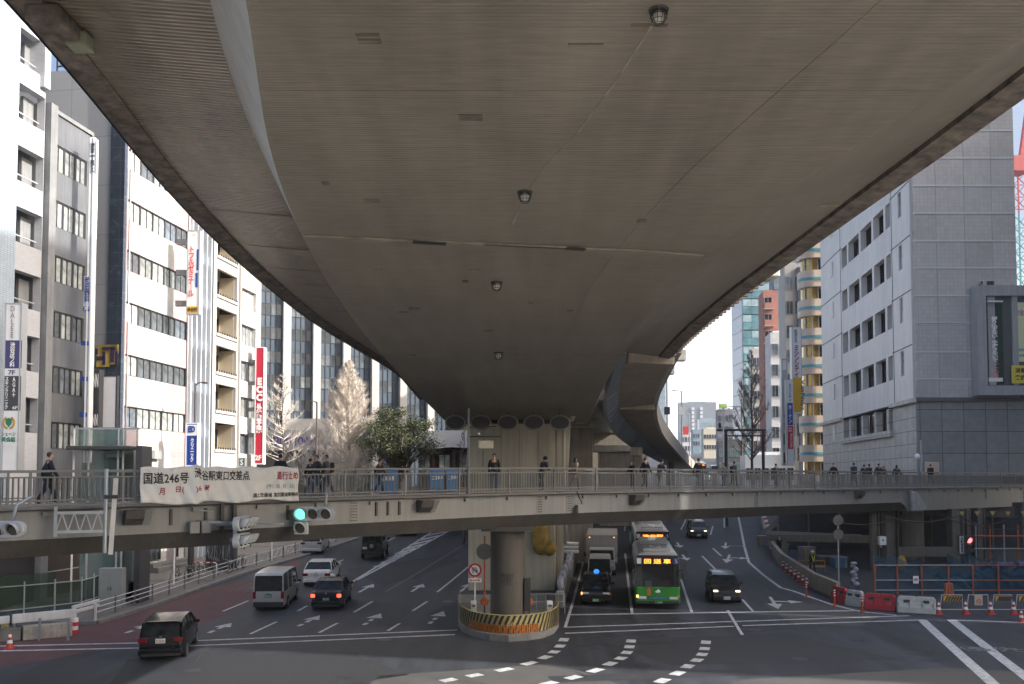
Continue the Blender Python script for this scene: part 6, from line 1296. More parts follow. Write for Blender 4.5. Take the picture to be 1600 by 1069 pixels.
# ================================================================== street furniture
galv = mat("galvanised", (0.33, 0.36, 0.39), rough=0.4, metal=0.5, var=0.12); sig_g = mat("signal_housing", (0.42, 0.45, 0.48), rough=0.45, var=0.08, streak=0.2); lens_off = mat("signal_lens_off", (0.06, 0.05, 0.04), rough=0.2, var=0.2)
lit_g = mat("signal_green_lit", (0.05, 0.6, 0.4), emit=(0.1, 1.0, 0.55), estr=1.6, var=0); lit_rd = mat("signal_red_lit", (0.6, 0.05, 0.05), emit=(1, 0.12, 0.12), estr=2.2, var=0)
def signal(name, label, loc, rz, n, lit=None, litm=None, s=1.0, vert=False, hm=sig_g, extra=False):
    t = thing(name, label, "traffic light", loc, rz); t.scale = (s, s, s); d = 0.36; b = MB()
    ln = d * n; pts = []
    for i in range(10): a_ = math.pi / 2 + math.pi * i / 9; pts.append((-ln / 2 + d / 2 - 0.04 + (d / 2 + 0.02) * math.cos(a_), (d / 2 + 0.02) * math.sin(a_)))
    for i in range(10): a_ = -math.pi / 2 + math.pi * i / 9; pts.append((ln / 2 - d / 2 + 0.04 + (d / 2 + 0.02) * math.cos(a_), (d / 2 + 0.02) * math.sin(a_)))
    f = (lambda x, z: (z, x)) if vert else (lambda x, z: (x, z))
    b.prism([(f(x, z)[0], 0, f(x, z)[1]) for x, z in pts], (0, 0.09, 0), (0, -0.09, 0)); b.build("housing", hm, t, 0.02)
    cs = [(-ln / 2 + d * (i + 0.5), 0) for i in range(n)] if not vert else [(0, ln / 2 - d * (i + 0.5)) for i in range(n)]
    if extra: cs.append((-ln / 2 + d * 0.5, -0.40)); pbox(t, "arrow_housing", hm, (-ln / 2 + d * 0.5, 0, -0.40), (0.38, 0.17, 0.36), 0.02)
    for i, (x, z) in enumerate(cs):
        on = (i == lit); b = MB(); b.cyl((x, -0.092, z), (x, -0.11, z), 0.145, n=24); b.build("lens", litm if on else lens_off, t)
        b = MB(); pr = []
        for k in range(15): a_ = math.radians(-35 + 250 * k / 14); pr.append((x + 0.165 * math.cos(a_), z + 0.165 * math.sin(a_), k))
        v = []
        for (X, Z, k) in pr: dep = 0.12 + 0.16 * math.sin(math.pi * k / 14); v += [(X, -0.09, Z), (X, -0.09 - dep, Z)]
        b.add(v, [(2 * k, 2 * k + 2, 2 * k + 3, 2 * k + 1) for k in range(14)], 0, True); o = b.build("visor", hm, t); sm = o.modifiers.new("s", 'SOLIDIFY'); sm.thickness = 0.012
    return t
Ys = 31.0
t = signal("traffic_light", "grey horizontal traffic light with green lamp lit, below the banner's right end", P(491, 803, 32.6), 0, 3, 0, lit_g, 1.32, extra=True)
b = MB(); b.tube([(0.3, 0.1, 0.15), (0.3, 0.2, 0.5), (0.3, 0.35, 0.75)], 0.04, 6); b.build("mounting_arm", galv, t)
t = signal("traffic_light", "grey traffic light cut off by the photo's left edge", P(2, 827, 25.5), 0, 3, None, None, 1.2)
b = MB(); b.tube([(0.2, 0.1, 0.15), (0.2, 0.3, 0.6), (0.5, 0.5, 0.8)], 0.04, 6); b.build("mounting_arm", galv, t)
for i, (py, lb) in enumerate(((818, "upper of the two side-on traffic lights under the banner"), (844, "lower of the two side-on traffic lights under the banner"))):
    t = signal("traffic_light", lb, P(378, py, 30.6), R(90), 3, None, None, 1.25)
    b = MB(); b.tube([(0.0, 0.12, 0.0), (0.0, 0.35, 0.0)], 0.06, 8); 
    if i == 0: b.tube([(0, 0.2, 0), (0, 1.2, 0.05), (0.2, 2.3, 0.05)], 0.05, 8)
    else: b.tube([(0, 0.2, 0), (0, 0.2, 0.5)], 0.06, 8)
    b.build("mounting_arm", galv, t)
Yr = 60.0
t = signal("traffic_light", "black vertical traffic light showing red beside the steel columns", P(1513, 855, Yr), 0, 3, 0, lit_rd, 1.35, vert=True, hm=s_dark)
t, L, Bx = tower_sign("bicycle_signal_sign", "narrow white sign with black characters left of the red traffic light", 1498, 1506, 837, 866, Yr, 0.08, s_white, frame_d); L("自転車専用", ink, 1500, 1504.5, 839, 864)
# junction boxes, brackets and floodlights on the girder face
def ongirder(px, z, n=-0.12): return Bp(tpx(px, n), n, z)
FL = ["dark wedge floodlight on the girder at far left", "dark wedge floodlight on the girder left of the cream pier", "dark wedge floodlight on the girder above the queueing buses", "dark wedge floodlight on the girder above the construction site"]
for i, px in enumerate((207, 660, 989, 1338)):
    z = ZD - 0.40 if i < 3 else ZD - 0.35; t = thing("floodlight", FL[i], "floodlight", ongirder(px, z, -0.02), math.atan2(EX.y, EX.x), "wedge floodlights on the footbridge girder")
    b = MB(); b.prism([(-0.30, 0, 0.2), (-0.30, -0.5, 0.2), (-0.30, -0.42, -0.08), (-0.30, -0.16, -0.3), (-0.30, 0, -0.3)], (0, 0, 0), (0.6, 0, 0)); b.build("housing", br_d, t, 0.02)
    b = MB(); b.prism([(0.302, -0.12, 0.2), (0.302, -0.5, 0.2), (0.302, -0.14, -0.3)], (0, 0, 0), (0.25, 0, 0)); b.build("visor", br_m, t); pbox(t, "mounting_plate", br_m, (-0.02, -0.0, 0.26), (0.8, 0.1, 0.10)); pbox(t, "lens", dark_m, (0.1, -0.3, -0.16), (0.3, 0.25, 0.02))
t = thing("control_box", "pair of small grey control boxes hanging under the banner", "box", ongirder(312, 5.9), math.atan2(EX.y, EX.x))
for dx in (-0.2, 0.2): pbox(t, "box", br_m, (dx, -0.1, -0.15), (0.34, 0.2, 0.42), 0.02)
for dx in (0.5, 0.95): pbox(t, "upright", br_d, (dx + 0.3, -0.05, 0.15), (0.12, 0.12, 1.05))
b = MB(); b.tube([(-0.3, -0.1, 0.6), (-0.1, -0.2, 0.45), (0.4, -0.2, 0.4), (0.5, -0.1, 0.55)], 0.02, 5); b.tube([(0.6, -0.1, -0.1), (2.0, -0.3, -0.05), (2.6, -1.2, -0.08)], 0.05, 6); b.build("cable_arm", galv, t)
t = thing("junction_box", "small grey junction box with dangling cable above the buses", "box", ongirder(903, 6.05), math.atan2(EX.y, EX.x)); pbox(t, "box", br_m, (0, -0.12, -0.25), (0.42, 0.22, 0.4), 0.02); b = MB(); b.tube([(-0.15, -0.1, 0.6), (-0.1, -0.2, 0.3), (0.05, -0.2, 0.1), (0.1, -0.15, 0)], 0.03, 6); b.build("cable", dark_m, t)
t = thing("gantry_arm", "galvanised lattice sign arm and vertical poles on the left girder", "bracket", P(124, 816, 27.6), math.atan2(EX.y, EX.x) * 0.6); k = 27.4 / F
b = MB()
for z in (0.30, -0.30): b.bar((-0.68, 0, z), (0.7, 0, z), 0.09, 0.09)
for i in range(4): b.bar((-0.66 + i * 0.34, 0, -0.3), (-0.49 + i * 0.34, 0, 0.3), 0.035, 0.035); b.bar((-0.49 + i * 0.34, 0, 0.3), (-0.32 + i * 0.34, 0, -0.3), 0.035, 0.035)
b.bar((-0.68, 0.1, -0.45), (-0.68, 0.1, 0.5), 0.1, 0.1); b.build("lattice_arm", galv, t); b = MB(); b.cyl((0.75, 0.0, -1.0), (0.75, 0, 1.7), 0.07, n=10); b.build("pole", galv, t); b = MB(); b.bar((0.92, -0.05, -1.05), (1.04, -0.05, 1.4), 0.14, 0.08); b.build("channel_post", mat("channel_white", (0.5, 0.5, 0.48), var=0.1), t); pbox(t, "clamp", dark_m, (0.9, -0.05, 0.8), (0.4, 0.16, 0.12))
# poles
def pole(name, label, px, Y, z0, z1, r=0.09, arm=None, m=galv, group=None, cat="lamp post", head=True):
    x = ray(px, 750).x * Y; t = thing(name, label, cat, (x, Y, z0), 0, group); b = MB(); b.cyl((0, 0, 0), (0, 0, z1 - z0), r, r * 0.75, 10); b.build("pole", m, t)
    if arm:
        b = MB(); b.tube([(0, 0, z1 - z0 - 0.15), (arm * 0.5, 0, z1 - z0 + 0.05), (arm, 0, z1 - z0 + 0.08)], 0.05, 6); b.build("arm", m, t)
        if head: pbox(t, "lamp_head", m, (arm * 1.25, 0, z1 - z0 + 0.04), (abs(arm) * 0.6, 0.3, 0.14), 0.04)
    return t
brown_p = mat("pole_brown", (0.08, 0.06, 0.055), rough=0.6, var=0.15)
pole("street_lamp", "brown street lamp before the glass fronted building", 303, 62, gz(62), P(0, 599, 62).z, 0.10, 0.55, brown_p)
pole("street_lamp", "brown street lamp between the two bare trees", 494, 78, gz(78), P(0, 628, 78).z, 0.10, -0.4, brown_p)
pole("pavement_pole", "dark thick pole on the left pavement by the fence", 298, 58, gz(58), 6.5, 0.12, None, dark_m, cat="pole")
pole("pavement_pole", "pale sign pole at the left kerb", 274, 55.5, gz(55.5), 5.3, 0.06, None, s_white, cat="pole")
pole("pavement_pole", "thin pale sign pole with small white board on the left pavement", 426, 66, gz(66), 5, 0.05, None, s_white, cat="pole")
t = pole("bridge_pole", "slim galvanised pole rising from the footbridge at the pier's left side", 732, tpx(732) * 0.6247 + 39.3, 6.6, P(0, 645, 40).z, 0.065, None, mat("pole_grey", (0.16, 0.17, 0.18), rough=0.5, metal=0.3), cat="pole"); pbox(t, "cabinet", pp_m, (0.75, 0.2, 2.15), (0.66, 0.3, 0.36), 0.04); b = MB(); b.bar((0, 0.1, 2.5), (1.4, 0.2, 2.5), 0.06, 0.06); b.bar((0, 0, 2.9), (1.2, 0.1, 2.95), 0.04, 0.04); b.build("arm", dark_m, t); pbox(t, "camera", s_white, (0.45, 0, 2.62), (0.1, 0.3, 0.1), 0.02)
t = pole("camera_pole", "grey pole with round dome camera before the station building corner", 1440, 66.5, 6.6, P(0, 688, 66.5).z, 0.09, None, galv, cat="pole"); b = MB(); b.sphere((-0.35, -0.1, 2.4), 0.22); b.build("dome_camera", s_white, t); b = MB(); b.bar((0, 0, 2.7), (-0.4, -0.1, 2.65), 0.06, 0.06); b.build("arm", galv, t)
for i, (px, Y, py, lb) in enumerate(((1066, 130, 611, "tall thin lamp post on the exit ramp, nearest the viaduct edge"), (1078, 170, 646, "lower thin lamp post farther along the exit ramp"), (1043, 100, 592, "thin grey pole rising right beside the viaduct edge"))):
    t = pole("ramp_lamp", lb, px, Y, gz(Y), P(0, py, Y).z, 0.12, -0.9 if i < 2 else None, galv)
    if i != 1: pbox(t, "sign_board", s_dark if i == 2 else s_white, (0, -0.1, P(0, 642, Y).z - gz(Y)), (9 * Y / F, 0.1, 12 * Y / F))
# black gantry across the right pavement
t = thing("sign_gantry", "black portal gantry standing over the right-hand street", "gantry", (0, 92, 0)); b = MB(); k = lambda x, y: P(x, y, 92)
for px in (1134, 1192): b.cyl(k(px, 672) * 1.0, Vector((k(px, 672).x, 92, gz(92))), 0.16, n=10)
b2 = MB(); b2.cyl(k(1120, 672), k(1196, 672), 0.12, n=8); b2.cyl(k(1134, 681), k(1196, 681), 0.08, n=8)
wb(b, "post", dark_m, t); wb(b2, "crossbeam", dark_m, t); b = MB(); b.box(k(1124.5, 665), (0.28, 0.28, 0.5)); b.cyl(k(1124.5, 664), k(1124.5, 658), 0.08, 0.02, 8); wb(b, "lantern", dark_m, t)
t = pole("white_pole", "slim white pole with curved arm before the black gantry", 1131, 90, gz(90), P(0, 636, 90).z, 0.09, 1.2, s_white, cat="pole")
# drum shaped units hanging in front of the pier
dr = mat("drum_concrete", (0.30, 0.29, 0.27), rough=0.7, var=0.15, streak=0.3); mesh_d = mat("drum_mesh", (0.05, 0.052, 0.05), rough=0.7, var=0.5, scale=14)
DL = ["leftmost of five round hanging drums, left of the slim pole", "second round drum, behind the cream cabinet", "middle of the five round hanging drums", "fourth round drum from the left under the soffit", "rightmost round drum, beside the drain pipe's end"]
for i, px in enumerate((712, 752, 793.5, 834, 874.5)):
    Y = 50.0; c = P(px, 661, Y); t = thing("hanging_drum", DL[i], "drum", c, 0, "round drums hanging under the elevated road")
    b = MB(); n = 28; oR = [(0.60 * math.cos(2 * math.pi * k / n), 0.42 * math.sin(2 * math.pi * k / n)) for k in range(n)]
    rg = [[Vector((x * s, y, z * s - dz)) for x, z in oR] for s, y, dz in ((0.87, -0.42, 0), (1.0, -0.42, 0), (1.0, -0.34, 0), (0.95, -0.3, 0.0), (0.93, 0.5, 0.02))]; b.rings(rg, 0, True, caps=False); b.build("rim", dr, t)
    b = MB(); b.add([(x * 0.88, -0.36, z * 0.88) for x, z in oR], [tuple(range(n))]); b.build("mesh_front", mesh_d, t); b = MB()
    b.cyl((0, -0.1, 0.42), (0, -0.1, 0.9), 0.03, n=6); b.build("hanger", dark_m, t)
    b = MB(); b.bar((0.6, 0, 0), (0.95, 0, 0), 0.08, 0.08); b.build("link", dark_m, t)
# splitter island
isl = thing("traffic_island", "curved concrete island with yellow and black striped wall around the column", "island", (G(795, 1000).x, 42, 0)); K = lambda x, y: G(x, y)
top = 1.15; arc = [(716, 950), (716, 978), (723, 988), (740, 996), (765, 1001), (795, 1003), (825, 1001), (850, 997), (866, 990), (873, 980), (874, 955)]; pts = [G(*q) for q in arc]
b = MB(); b.prism([Vector((p.x, p.y, 0)) for p in pts] + [Vector((pts[-1].x + 0.3, 52, 0)), Vector((pts[0].x - 0.3, 52, 0))], (0, 0, -0.1), (0, 0, 0.36)); wb(b, "base", kerb_m, isl, 0.03)
wl0 = [Vector((p.x * 0.985 + 0.03, p.y + 0.35, 0)) for p in pts]; wl = []
for i in range(len(wl0) - 1):
    q0_, q1_, q2_, q3_ = wl0[max(i - 1, 0)], wl0[i], wl0[i + 1], wl0[min(i + 2, len(wl0) - 1)]
    for k in range(8): u = k / 8; wl.append(0.5 * ((2 * q1_) + (-q0_ + q2_) * u + (2 * q0_ - 5 * q1_ + 4 * q2_ - q3_) * u * u + (-q0_ + 3 * q1_ - 3 * q2_ + q3_) * u ** 3))
wl.append(wl0[-1])
b = MB(); sy = mat("stripe_yellow", (0.36, 0.30, 0.12), rough=0.6, var=0.25, scale=4)
def arcl(ps):
    l = [0]; 
    for p, q in zip(ps, ps[1:]): l.append(l[-1] + (q - p).length)
    return l
LN = arcl(wl)
def at(s):
    s = max(0, min(LN[-1], s))
    for i in range(len(LN) - 1):
        if s <= LN[i + 1] + 1e-9: return wl[i].lerp(wl[i + 1], (s - LN[i]) / (LN[i + 1] - LN[i]))
def wallseg(s0, s1, z0, z1, mi, off, bb, slant=0.0):
    m_ = max(1, int(abs(s1 - s0) / 0.15))
    for j in range(m_):
        a, c = at(s0 + (s1 - s0) * j / m_), at(s0 + (s1 - s0) * (j + 1) / m_); d = (c - a)
        if d.length < 1e-4: continue
        n_ = Vector((d.y, -d.x, 0)).normalized() * off; a2, c2 = at(min(LN[-1], s0 + (s1 - s0) * j / m_ + slant)), at(min(LN[-1], s0 + (s1 - s0) * (j + 1) / m_ + slant))
        bb.quad([a + n_ + Vector((0, 0, z0)), c + n_ + Vector((0, 0, z0)), c2 + n_ + Vector((0, 0, z1)), a2 + n_ + Vector((0, 0, z1))], mi)
b.prism([w_ for w_ in wl] + [w_ + Vector((0, 0.25, 0)) for w_ in reversed(wl)], (0, 0, 0.26), (0, 0, top)); wb(b, "striped_wall", sy, isl)
b = MB(); s = 0.05
mid = LN[-1] / 2
while s < LN[-1] - 0.55: wallseg(s, s + 0.13, 0.28, top - 0.01, 0, 0.03, b, 0.42 if s < LN[-1] - 2.6 else (-0.42 if s > LN[-1] - 1.9 else 0)); s += 0.27
wb(b, "black_stripes", ink, isl)
for i in range(34):                       # amber reflector blocks in two rows
    for r_ in range(2):
        s = mid - 1.95 + i * 0.115; a, c = at(s), at(s + 0.065); d = (c - a).normalized(); n_ = Vector((d.y, -d.x, 0)) * 0.06; b = MB(); b.bar(a + n_ + Vector((0, 0, 0.42 + r_ * 0.22)), c + n_ + Vector((0, 0, 0.42 + r_ * 0.22)), 0.05, 0.19); wb(b, "amber_reflector", mat("amber_block", (0.42, 0.15, 0.03), rough=0.3, var=0.2), isl)
Yi = 43.5
t = thing("no_turn_sign", "round red-ringed no U-turn sign on the island", "sign", P(742, 891, Yi)); b = MB(); b.cyl((0, 0, 0), (0, 0.03, 0), 0.34, n=32); b.build("red_ring", mat("ring_red", (0.45, 0.03, 0.03), var=0), t); b = MB(); b.cyl((0, -0.006, 0), (0, 0.0, 0), 0.25, n=32); b.build("white_disc", s_white, t)
b = MB(); b.tube([(-0.09, -0.02, -0.14), (-0.09, -0.02, 0.06), (-0.04, -0.02, 0.12), (0.04, -0.02, 0.12), (0.09, -0.02, 0.06), (0.09, -0.02, -0.02)], 0.022, 4); b.add([(0.02, -0.03, -0.02), (0.16, -0.03, -0.02), (0.09, -0.03, -0.13)], [(0, 1, 2)]); b.build("turn_arrow", mat("arrow_blue", (0.02, 0.2, 0.4), var=0), t); b = MB(); b.bar((-0.2, -0.025, 0.2), (0.2, -0.025, -0.2), 0.01, 0.05); b.build("red_slash", MATS["ring_red"], t)
b = MB(); b.cyl((0.0, 0.06, -3.2), (0, 0.06, 0.3), 0.035, n=8); b.build("pole", s_white, t); pl = pbox(t, "arrow_plate", s_white, (0, 0, -0.5), (0.66, 0.03, 0.2)); b = MB(); b.bar((-0.2, -0.02, -0.5), (0.2, -0.02, -0.5), 0.01, 0.04); b.add([(-0.28, -0.025, -0.5), (-0.18, -0.025, -0.44), (-0.18, -0.025, -0.56), (0.28, -0.025, -0.5), (0.18, -0.025, -0.56), (0.18, -0.025, -0.44)], [(0, 1, 2), (3, 4, 5)]); b.build("red_arrow", MATS["ring_red"], t)
orange = mat("orange_post", (0.42, 0.10, 0.03), rough=0.5, var=0.2)
t = thing("traffic_mirror", "round dark traffic mirror on an orange pole left of the column", "mirror", P(757, 862, 42.6)); b = MB(); b.cyl((0, 0, 0), (0, 0.06, 0), 0.40, n=28); b.build("mirror_disc", mat("mirror_back", (0.10, 0.10, 0.10), rough=0.3, metal=0.6), t); b = MB(); b.cyl((0, 0.09, -3.2), (0, 0.09, 0.75), 0.04, n=8); b.build("pole", orange, t)
for px, lb in ((757, "round orange reflector disc left of the column"), (827, "round orange reflector disc right of the column")):
    t = thing("reflector_disc", lb, "reflector", P(px, 940, 42.4)); b = MB(); b.cyl((0, -0.12, 0), (0, -0.06, 0), 0.2, n=20); b.build("disc", orange, t); b = MB()
    for k in range(7): an = k * math.pi / 3; b.cyl((0.1 * math.cos(an) * (k < 6), -0.14, 0.1 * math.sin(an) * (k < 6)), (0.1 * math.cos(an) * (k < 6), -0.12, 0.1 * math.sin(an) * (k < 6)), 0.03, n=8)
    b.build("beads", mat("amber_bead", (0.5, 0.22, 0.04), var=0.1), t)
    b = MB(); b.cyl((0, -0.02, -0.65), (0, -0.02, 0.0), 0.04, n=8); b.build("stem", dark_m, t)
for px, lb in ((740, "small white notice board at the island's left end"), (859, "small white notice board at the island's right end")):
    t = sign("notice_board", lb, P(px, 948, 42.8), 0.28, 0.6, 0.04, s_white); put(t, "注意", ink, 0, 0.05, 0.18, 0.12, 0.05); b = MB(); b.cyl((0, 0.04, -0.6), (0, 0.04, 0.3), 0.02, n=6); b.build("stem", galv, t)
t = thing("island_fence", "low grey rail fence on the right half of the island", "fence", P(850, 940, 46)); b = MB()
for i in range(5): b.bar((-0.9 + i * 0.5, 0, -0.9), (-0.9 + i * 0.5, 0, 0.45), 0.04, 0.04)
for z in (0.4, 0.0): b.bar((-0.9, 0, z), (1.1, 0, z), 0.04, 0.04)
b.build("rails", galv, t)
# yellow sacks on the pier
sack = mat("yellow_sack", (0.34, 0.22, 0.04), rough=0.7, var=0.35, scale=3, bump=0.5, bscale=6)
def lump(name, label, c, sc_, m, cat, seed=0, r=0.5):
    rnd = random.Random(seed); b = MB(); nu, nv = 16, 12; rg = []
    for j in range(nv + 1):
        th = math.pi * (0.02 + 0.96 * j / nv); rg.append([Vector((sc_[0] * math.sin(th) * math.cos(2 * math.pi * i / nu), sc_[1] * math.sin(th) * math.sin(2 * math.pi * i / nu), sc_[2] * math.cos(th))) * (1 + 0.13 * math.sin(i * 2.1 + j * 1.7 + seed) + rnd.uniform(-.05, .05)) for i in range(nu)])
    b.rings(rg); o = b.build(name, m); o.location = c; tag(o, label, cat); return o
lump("sack", "tall yellow wrapped bundle strapped to the pier behind the column", P(844, 840, 53.6), (0.5, 0.25, 1.0), sack, "sack", 1); lump("sack", "small yellow wrapped bundle low on the pier, right of the tall one", P(859, 857, 53.6), (0.42, 0.25, 0.42), sack, "sack", 2)
# white guard rails and bagged barrier beyond the pier
t = thing("guard_rail", "stack of white guard rail beams beyond the pier", "guard rail", P(888, 852, 60))
for i in range(3): b = MB(); b.cyl((-0.9, 0.1 * i, 0.15 - 0.28 * i), (0.7, 0, 0.1 - 0.28 * i), 0.12, n=10); b.build("beam", s_white, t)
q0, q1 = G(874, 950), G(903, 862); t = thing("bagged_barrier", "sloping barrier wrapped in white bags between pier and taxi lane", "barrier", q0); b = MB(); b.bar(q0 + Vector((0, 0, 0.35)), q1 + Vector((0, 0, 0.35)), 0.4, 0.9); wb(b, "wall", kerb_m, t)
for i in range(11):
    p = q0.lerp(q1, (i + 0.5) / 11) + Vector((0, 0, 1.2)); b = MB(); b.sphere(p, 0.42, 10, 7, sc=(0.5, 1.0, 1.0)); wb(b, "bag", mat("white_bag", (0.32, 0.33, 0.38), rough=0.6, var=0.3, scale=5, bump=0.6, bscale=5), t)
# --- left side: fences, guard rails, barrier blocks, cone
white_rail = mat("white_guard_rail", (0.50, 0.52, 0.55), rough=0.5, var=0.12, streak=0.2)
t = thing("concrete_barrier", "stained white barrier block with a steel beam at lower left", "barrier", G(100, 985)); a, c = G(45, 987, ), G(118 + 70, 972)
def seg(px0, py0, px1, py1, w_, z0, z1, name, m, par, bev=0.0):
    a, c = G(px0, py0), G(px1, py1); b = MB(); b.bar(a + Vector((0, 0, (z0 + z1) / 2)), c + Vector((0, 0, (z0 + z1) / 2)), w_, z1 - z0); return wb(b, name, m, par, bev)
seg(35, 1000, 112, 993, 0.5, 0, 0.62, "block", mat("stained_white", (0.36, 0.34, 0.30), rough=0.8, var=0.3, scale=3, streak=0.4), t, 0.03); seg(0, 1002, 33, 1000, 0.4, 0, 0.55, "block", kerb_m, t, 0.03)
seg(18, 1003, 119, 992, 0.12, 0.80, 1.2, "beam", white_rail, t, 0.03); seg(-60, 1010, 14, 1003, 0.10, 0.80, 1.15, "beam", white_rail, t, 0.03); seg(1, 1003, 13, 1002, 0.14, 0.62, 1.10, "yellow_arrow_board", sy, t)
for px in (20, 60, 105): seg(px, 1001, px + 3, 1001, 0.1, 0, 1.0, "post", galv, t)
t = thing("guard_rail", "short white corrugated guard rail on a stub post before the pipe fence", "guard rail", G(135, 980)); seg(112, 985, 154, 972, 0.1, 0.75, 0.93, "beam", white_rail, t, 0.03); seg(112, 985, 154, 972, 0.1, 0.98, 1.16, "beam", white_rail, t, 0.03); seg(147, 975, 150, 975, 0.12, 0, 1.0, "post", white_rail, t)
t = thing("striped_post", "short red and white striped drum at the end of the barrier block", "bollard", G(116, 990)); b = MB()
for i in range(4): b.cyl((0, 0, i * 0.18), (0, 0, i * 0.18 + 0.18), 0.17, n=14, mi=i % 2)
b.build("drum", [s_red, s_white], t)
pf = thing("pipe_fence", "white three-rail pipe fence running along the left kerb", "fence", G(240, 945)); pts = [G(*q) for q in ((156, 972), (234, 946), (319, 915), (381, 894), (466, 869), (530, 849))]
FL_ = arcl(pts)
def pat(s):
    for i in range(len(FL_) - 1):
        if s <= FL_[i + 1] + 1e-9: return pts[i].lerp(pts[i + 1], (s - FL_[i]) / (FL_[i + 1] - FL_[i]))
    return pts[-1]
ns = int(FL_[-1] / 2.0)
for i in range(ns + 1):
    p = pat(FL_[-1] * i / ns) + Vector((-0.3, 0, 0.1)); b = MB(); b.cyl(p, p + Vector((0, 0, 0.95)), 0.045, n=8); wb(b, "post", mat("fence_post_brown", (0.12, 0.11, 0.09), var=0.2), pf)
    if i < ns:
        q = pat(FL_[-1] * (i + 1) / ns) + Vector((-0.3, 0, 0.1)); b = MB()
        for z in ((0.85, 0.6, 0.35) if i < ns * 0.45 else (0.85, 0.25)): b.cyl(p + Vector((0, 0, z)), q + Vector((0, 0, z)), 0.026, n=6)
        if i >= ns * 0.45:
            for j in range(2):
                c_ = p.lerp(q, 0.28 + 0.44 * j) + Vector((0, 0, 0.55)); d = (q - p).normalized(); b.tube([c_ + d * 0.26 * math.cos(a * math.pi / 8) + Vector((0, 0, 0.26 * math.sin(a * math.pi / 8))) for a in range(17)], 0.02, 4)
        wb(b, "rail", white_rail, pf)
mf = thing("mesh_fence", "green netted scaffold fence below the footbridge at lower left", "fence", G(80, 960)); Ym = 43.0; net = mat("green_net", (0.010, 0.028, 0.018), rough=0.9, var=0.3, alpha=0.78); netb = mat("blue_green_net", (0.01, 0.04, 0.05), rough=0.9, var=0.3, alpha=0.85)
fp = [(-40, 921), (38, 915), (86, 911), (128, 907), (147, 902), (168, 893)]
for (x0, y0), (x1, y1) in zip(fp, fp[1:]):
    Ya, Yb = 40.5 + (x0 + 40) * 0.035, 40.5 + (x1 + 40) * 0.035; a, c = P(x0, y0, Ya), P(x1, y1, Yb); b = MB(); b.cyl((c.x, c.y, 0), c + Vector((0, 0, 0.2)), 0.045, n=8); wb(b, "post", galv, mf)
    b = MB(); b.cyl(a, c, 0.03, n=6); b.cyl(a - Vector((0, 0, 1.15)), c - Vector((0, 0, 1.15)), 0.03, n=6); wb(b, "rail", galv, mf)
    b = MB(); o2 = Vector((0, 0.06, 0)); b.quad([a + o2 - Vector((0, 0, 1.14)), c + o2 - Vector((0, 0, 1.14)), c + o2 + Vector((0, 0, .55 if x1 < 90 else 0)), a + o2 + Vector((0, 0, .55 if x1 < 90 else 0))]); wb(b, "green_netting", net, mf)
    b = MB(); b.quad([(a.x, a.y + .06, 0.1), (c.x, c.y + .06, 0.1), c + o2 - Vector((0, 0, 1.15)), a + o2 - Vector((0, 0, 1.15))]); wb(b, "blue_netting", netb, mf)
t = thing("utility_cabinet", "pale green-grey utility cabinet with double doors behind the pipe fence", "cabinet", P(175, 938, 47.5)); cab_m = mat("cabinet_grey", (0.22, 0.24, 0.23), rough=0.5, var=0.1)
t.location.z = 0.1; pbox(t, "body", cab_m, (0, 0, 1.15), (1.25, 0.6, 2.3), 0.03); 
for s in (-1, 1): pbox(t, "door", mat("cabinet_door", (0.25, 0.27, 0.26), var=0.08), (s * 0.3, -0.31, 1.15), (0.57, 0.02, 2.1)); pbox(t, "handle", dark_m, (s * 0.08, -0.33, 1.2), (0.04, 0.03, 0.2))
# glass lift house beside the footbridge
t = thing("glass_lift_house", "green glass lift house with curved glass canopy behind the railing", "lift house", P(170, 735, 49)); grn = mat("green_clear_glass", (0.20, 0.30, 0.27), rough=0.08, alpha=0.4, var=0.2, scale=1); t.location.z = 0
k = 49 / F; zt_, zm_, zc_ = P(0, 671, 49).z, P(0, 697, 49).z, P(0, 735, 49).z
for (x0, x1) in ((-54, -16), (-15, 22), (23, 44)): b = MB(); b.box(((x0 + x1) / 2 * k, 0, (zt_ + zm_) / 2), ((x1 - x0) * k, 0.05, zt_ - zm_)); b.build("canopy_pane", grn, t)
pbox(t, "canopy_beam", frame_d, (-8 * k, 0.1, zm_ - 0.12), (100 * k, 1.6, 0.22), 0.03); pbox(t, "roof_edge", frame_l, (-5 * k, 0.1, zt_ + 0.05), (104 * k, 0.2, 0.1)); pbox(t, "glass_wall", grn, (-20 * k, 0.8, (zm_ + 0) / 2), (66 * k, 0.05, zm_ - 0.3)); pbox(t, "core_wall", mat("lift_core", (0.16, 0.18, 0.16), var=0.1), (2 * k, 1.6, zm_ / 2), (46 * k, 1.0, zm_ - 0.3)); pbox(t, "doorway", dark_m, (-4 * k, 1.05, zc_ - 0.1), (20 * k, 0.06, 1.7)); pbox(t, "door_frame", s_white, (-4 * k, 1.0, zc_ + 0.85), (28 * k, 0.05, 0.2))
for x in (-55, -32, 14, 22, 44): b = MB(); b.cyl((x * k, 0, 0), (x * k, 0, zt_), 0.06, n=8); b.build("post", s_white if x == -55 else frame_l, t)
pbox(t, "dark_side_wall", frame_d, (50 * k, 0.4, zm_ / 2), (9 * k, 1.4, zm_), 0)
t = thing("graffiti_box", "dark utility box covered in white graffiti on the left pavement", "cabinet", base(348, 62)); pbox(t, "body", s_dark, (0, 0, 1.5), (2.0, 0.9, 3.0), 0.03); b = MB(); rnd = random.Random(2)
for i in range(14): x = -0.9 + 0.13 * i; b.tube([(x + rnd.uniform(-.1, .1), -0.47, 0.6 + rnd.uniform(0, 1.2)) for _ in range(4)], 0.012, 4)
b.build("graffiti", l_grey, t)
t = thing("steel_grate_shutter", "pinkish corrugated shutter next to the white shop front", "shutter", base(266, 63)); 
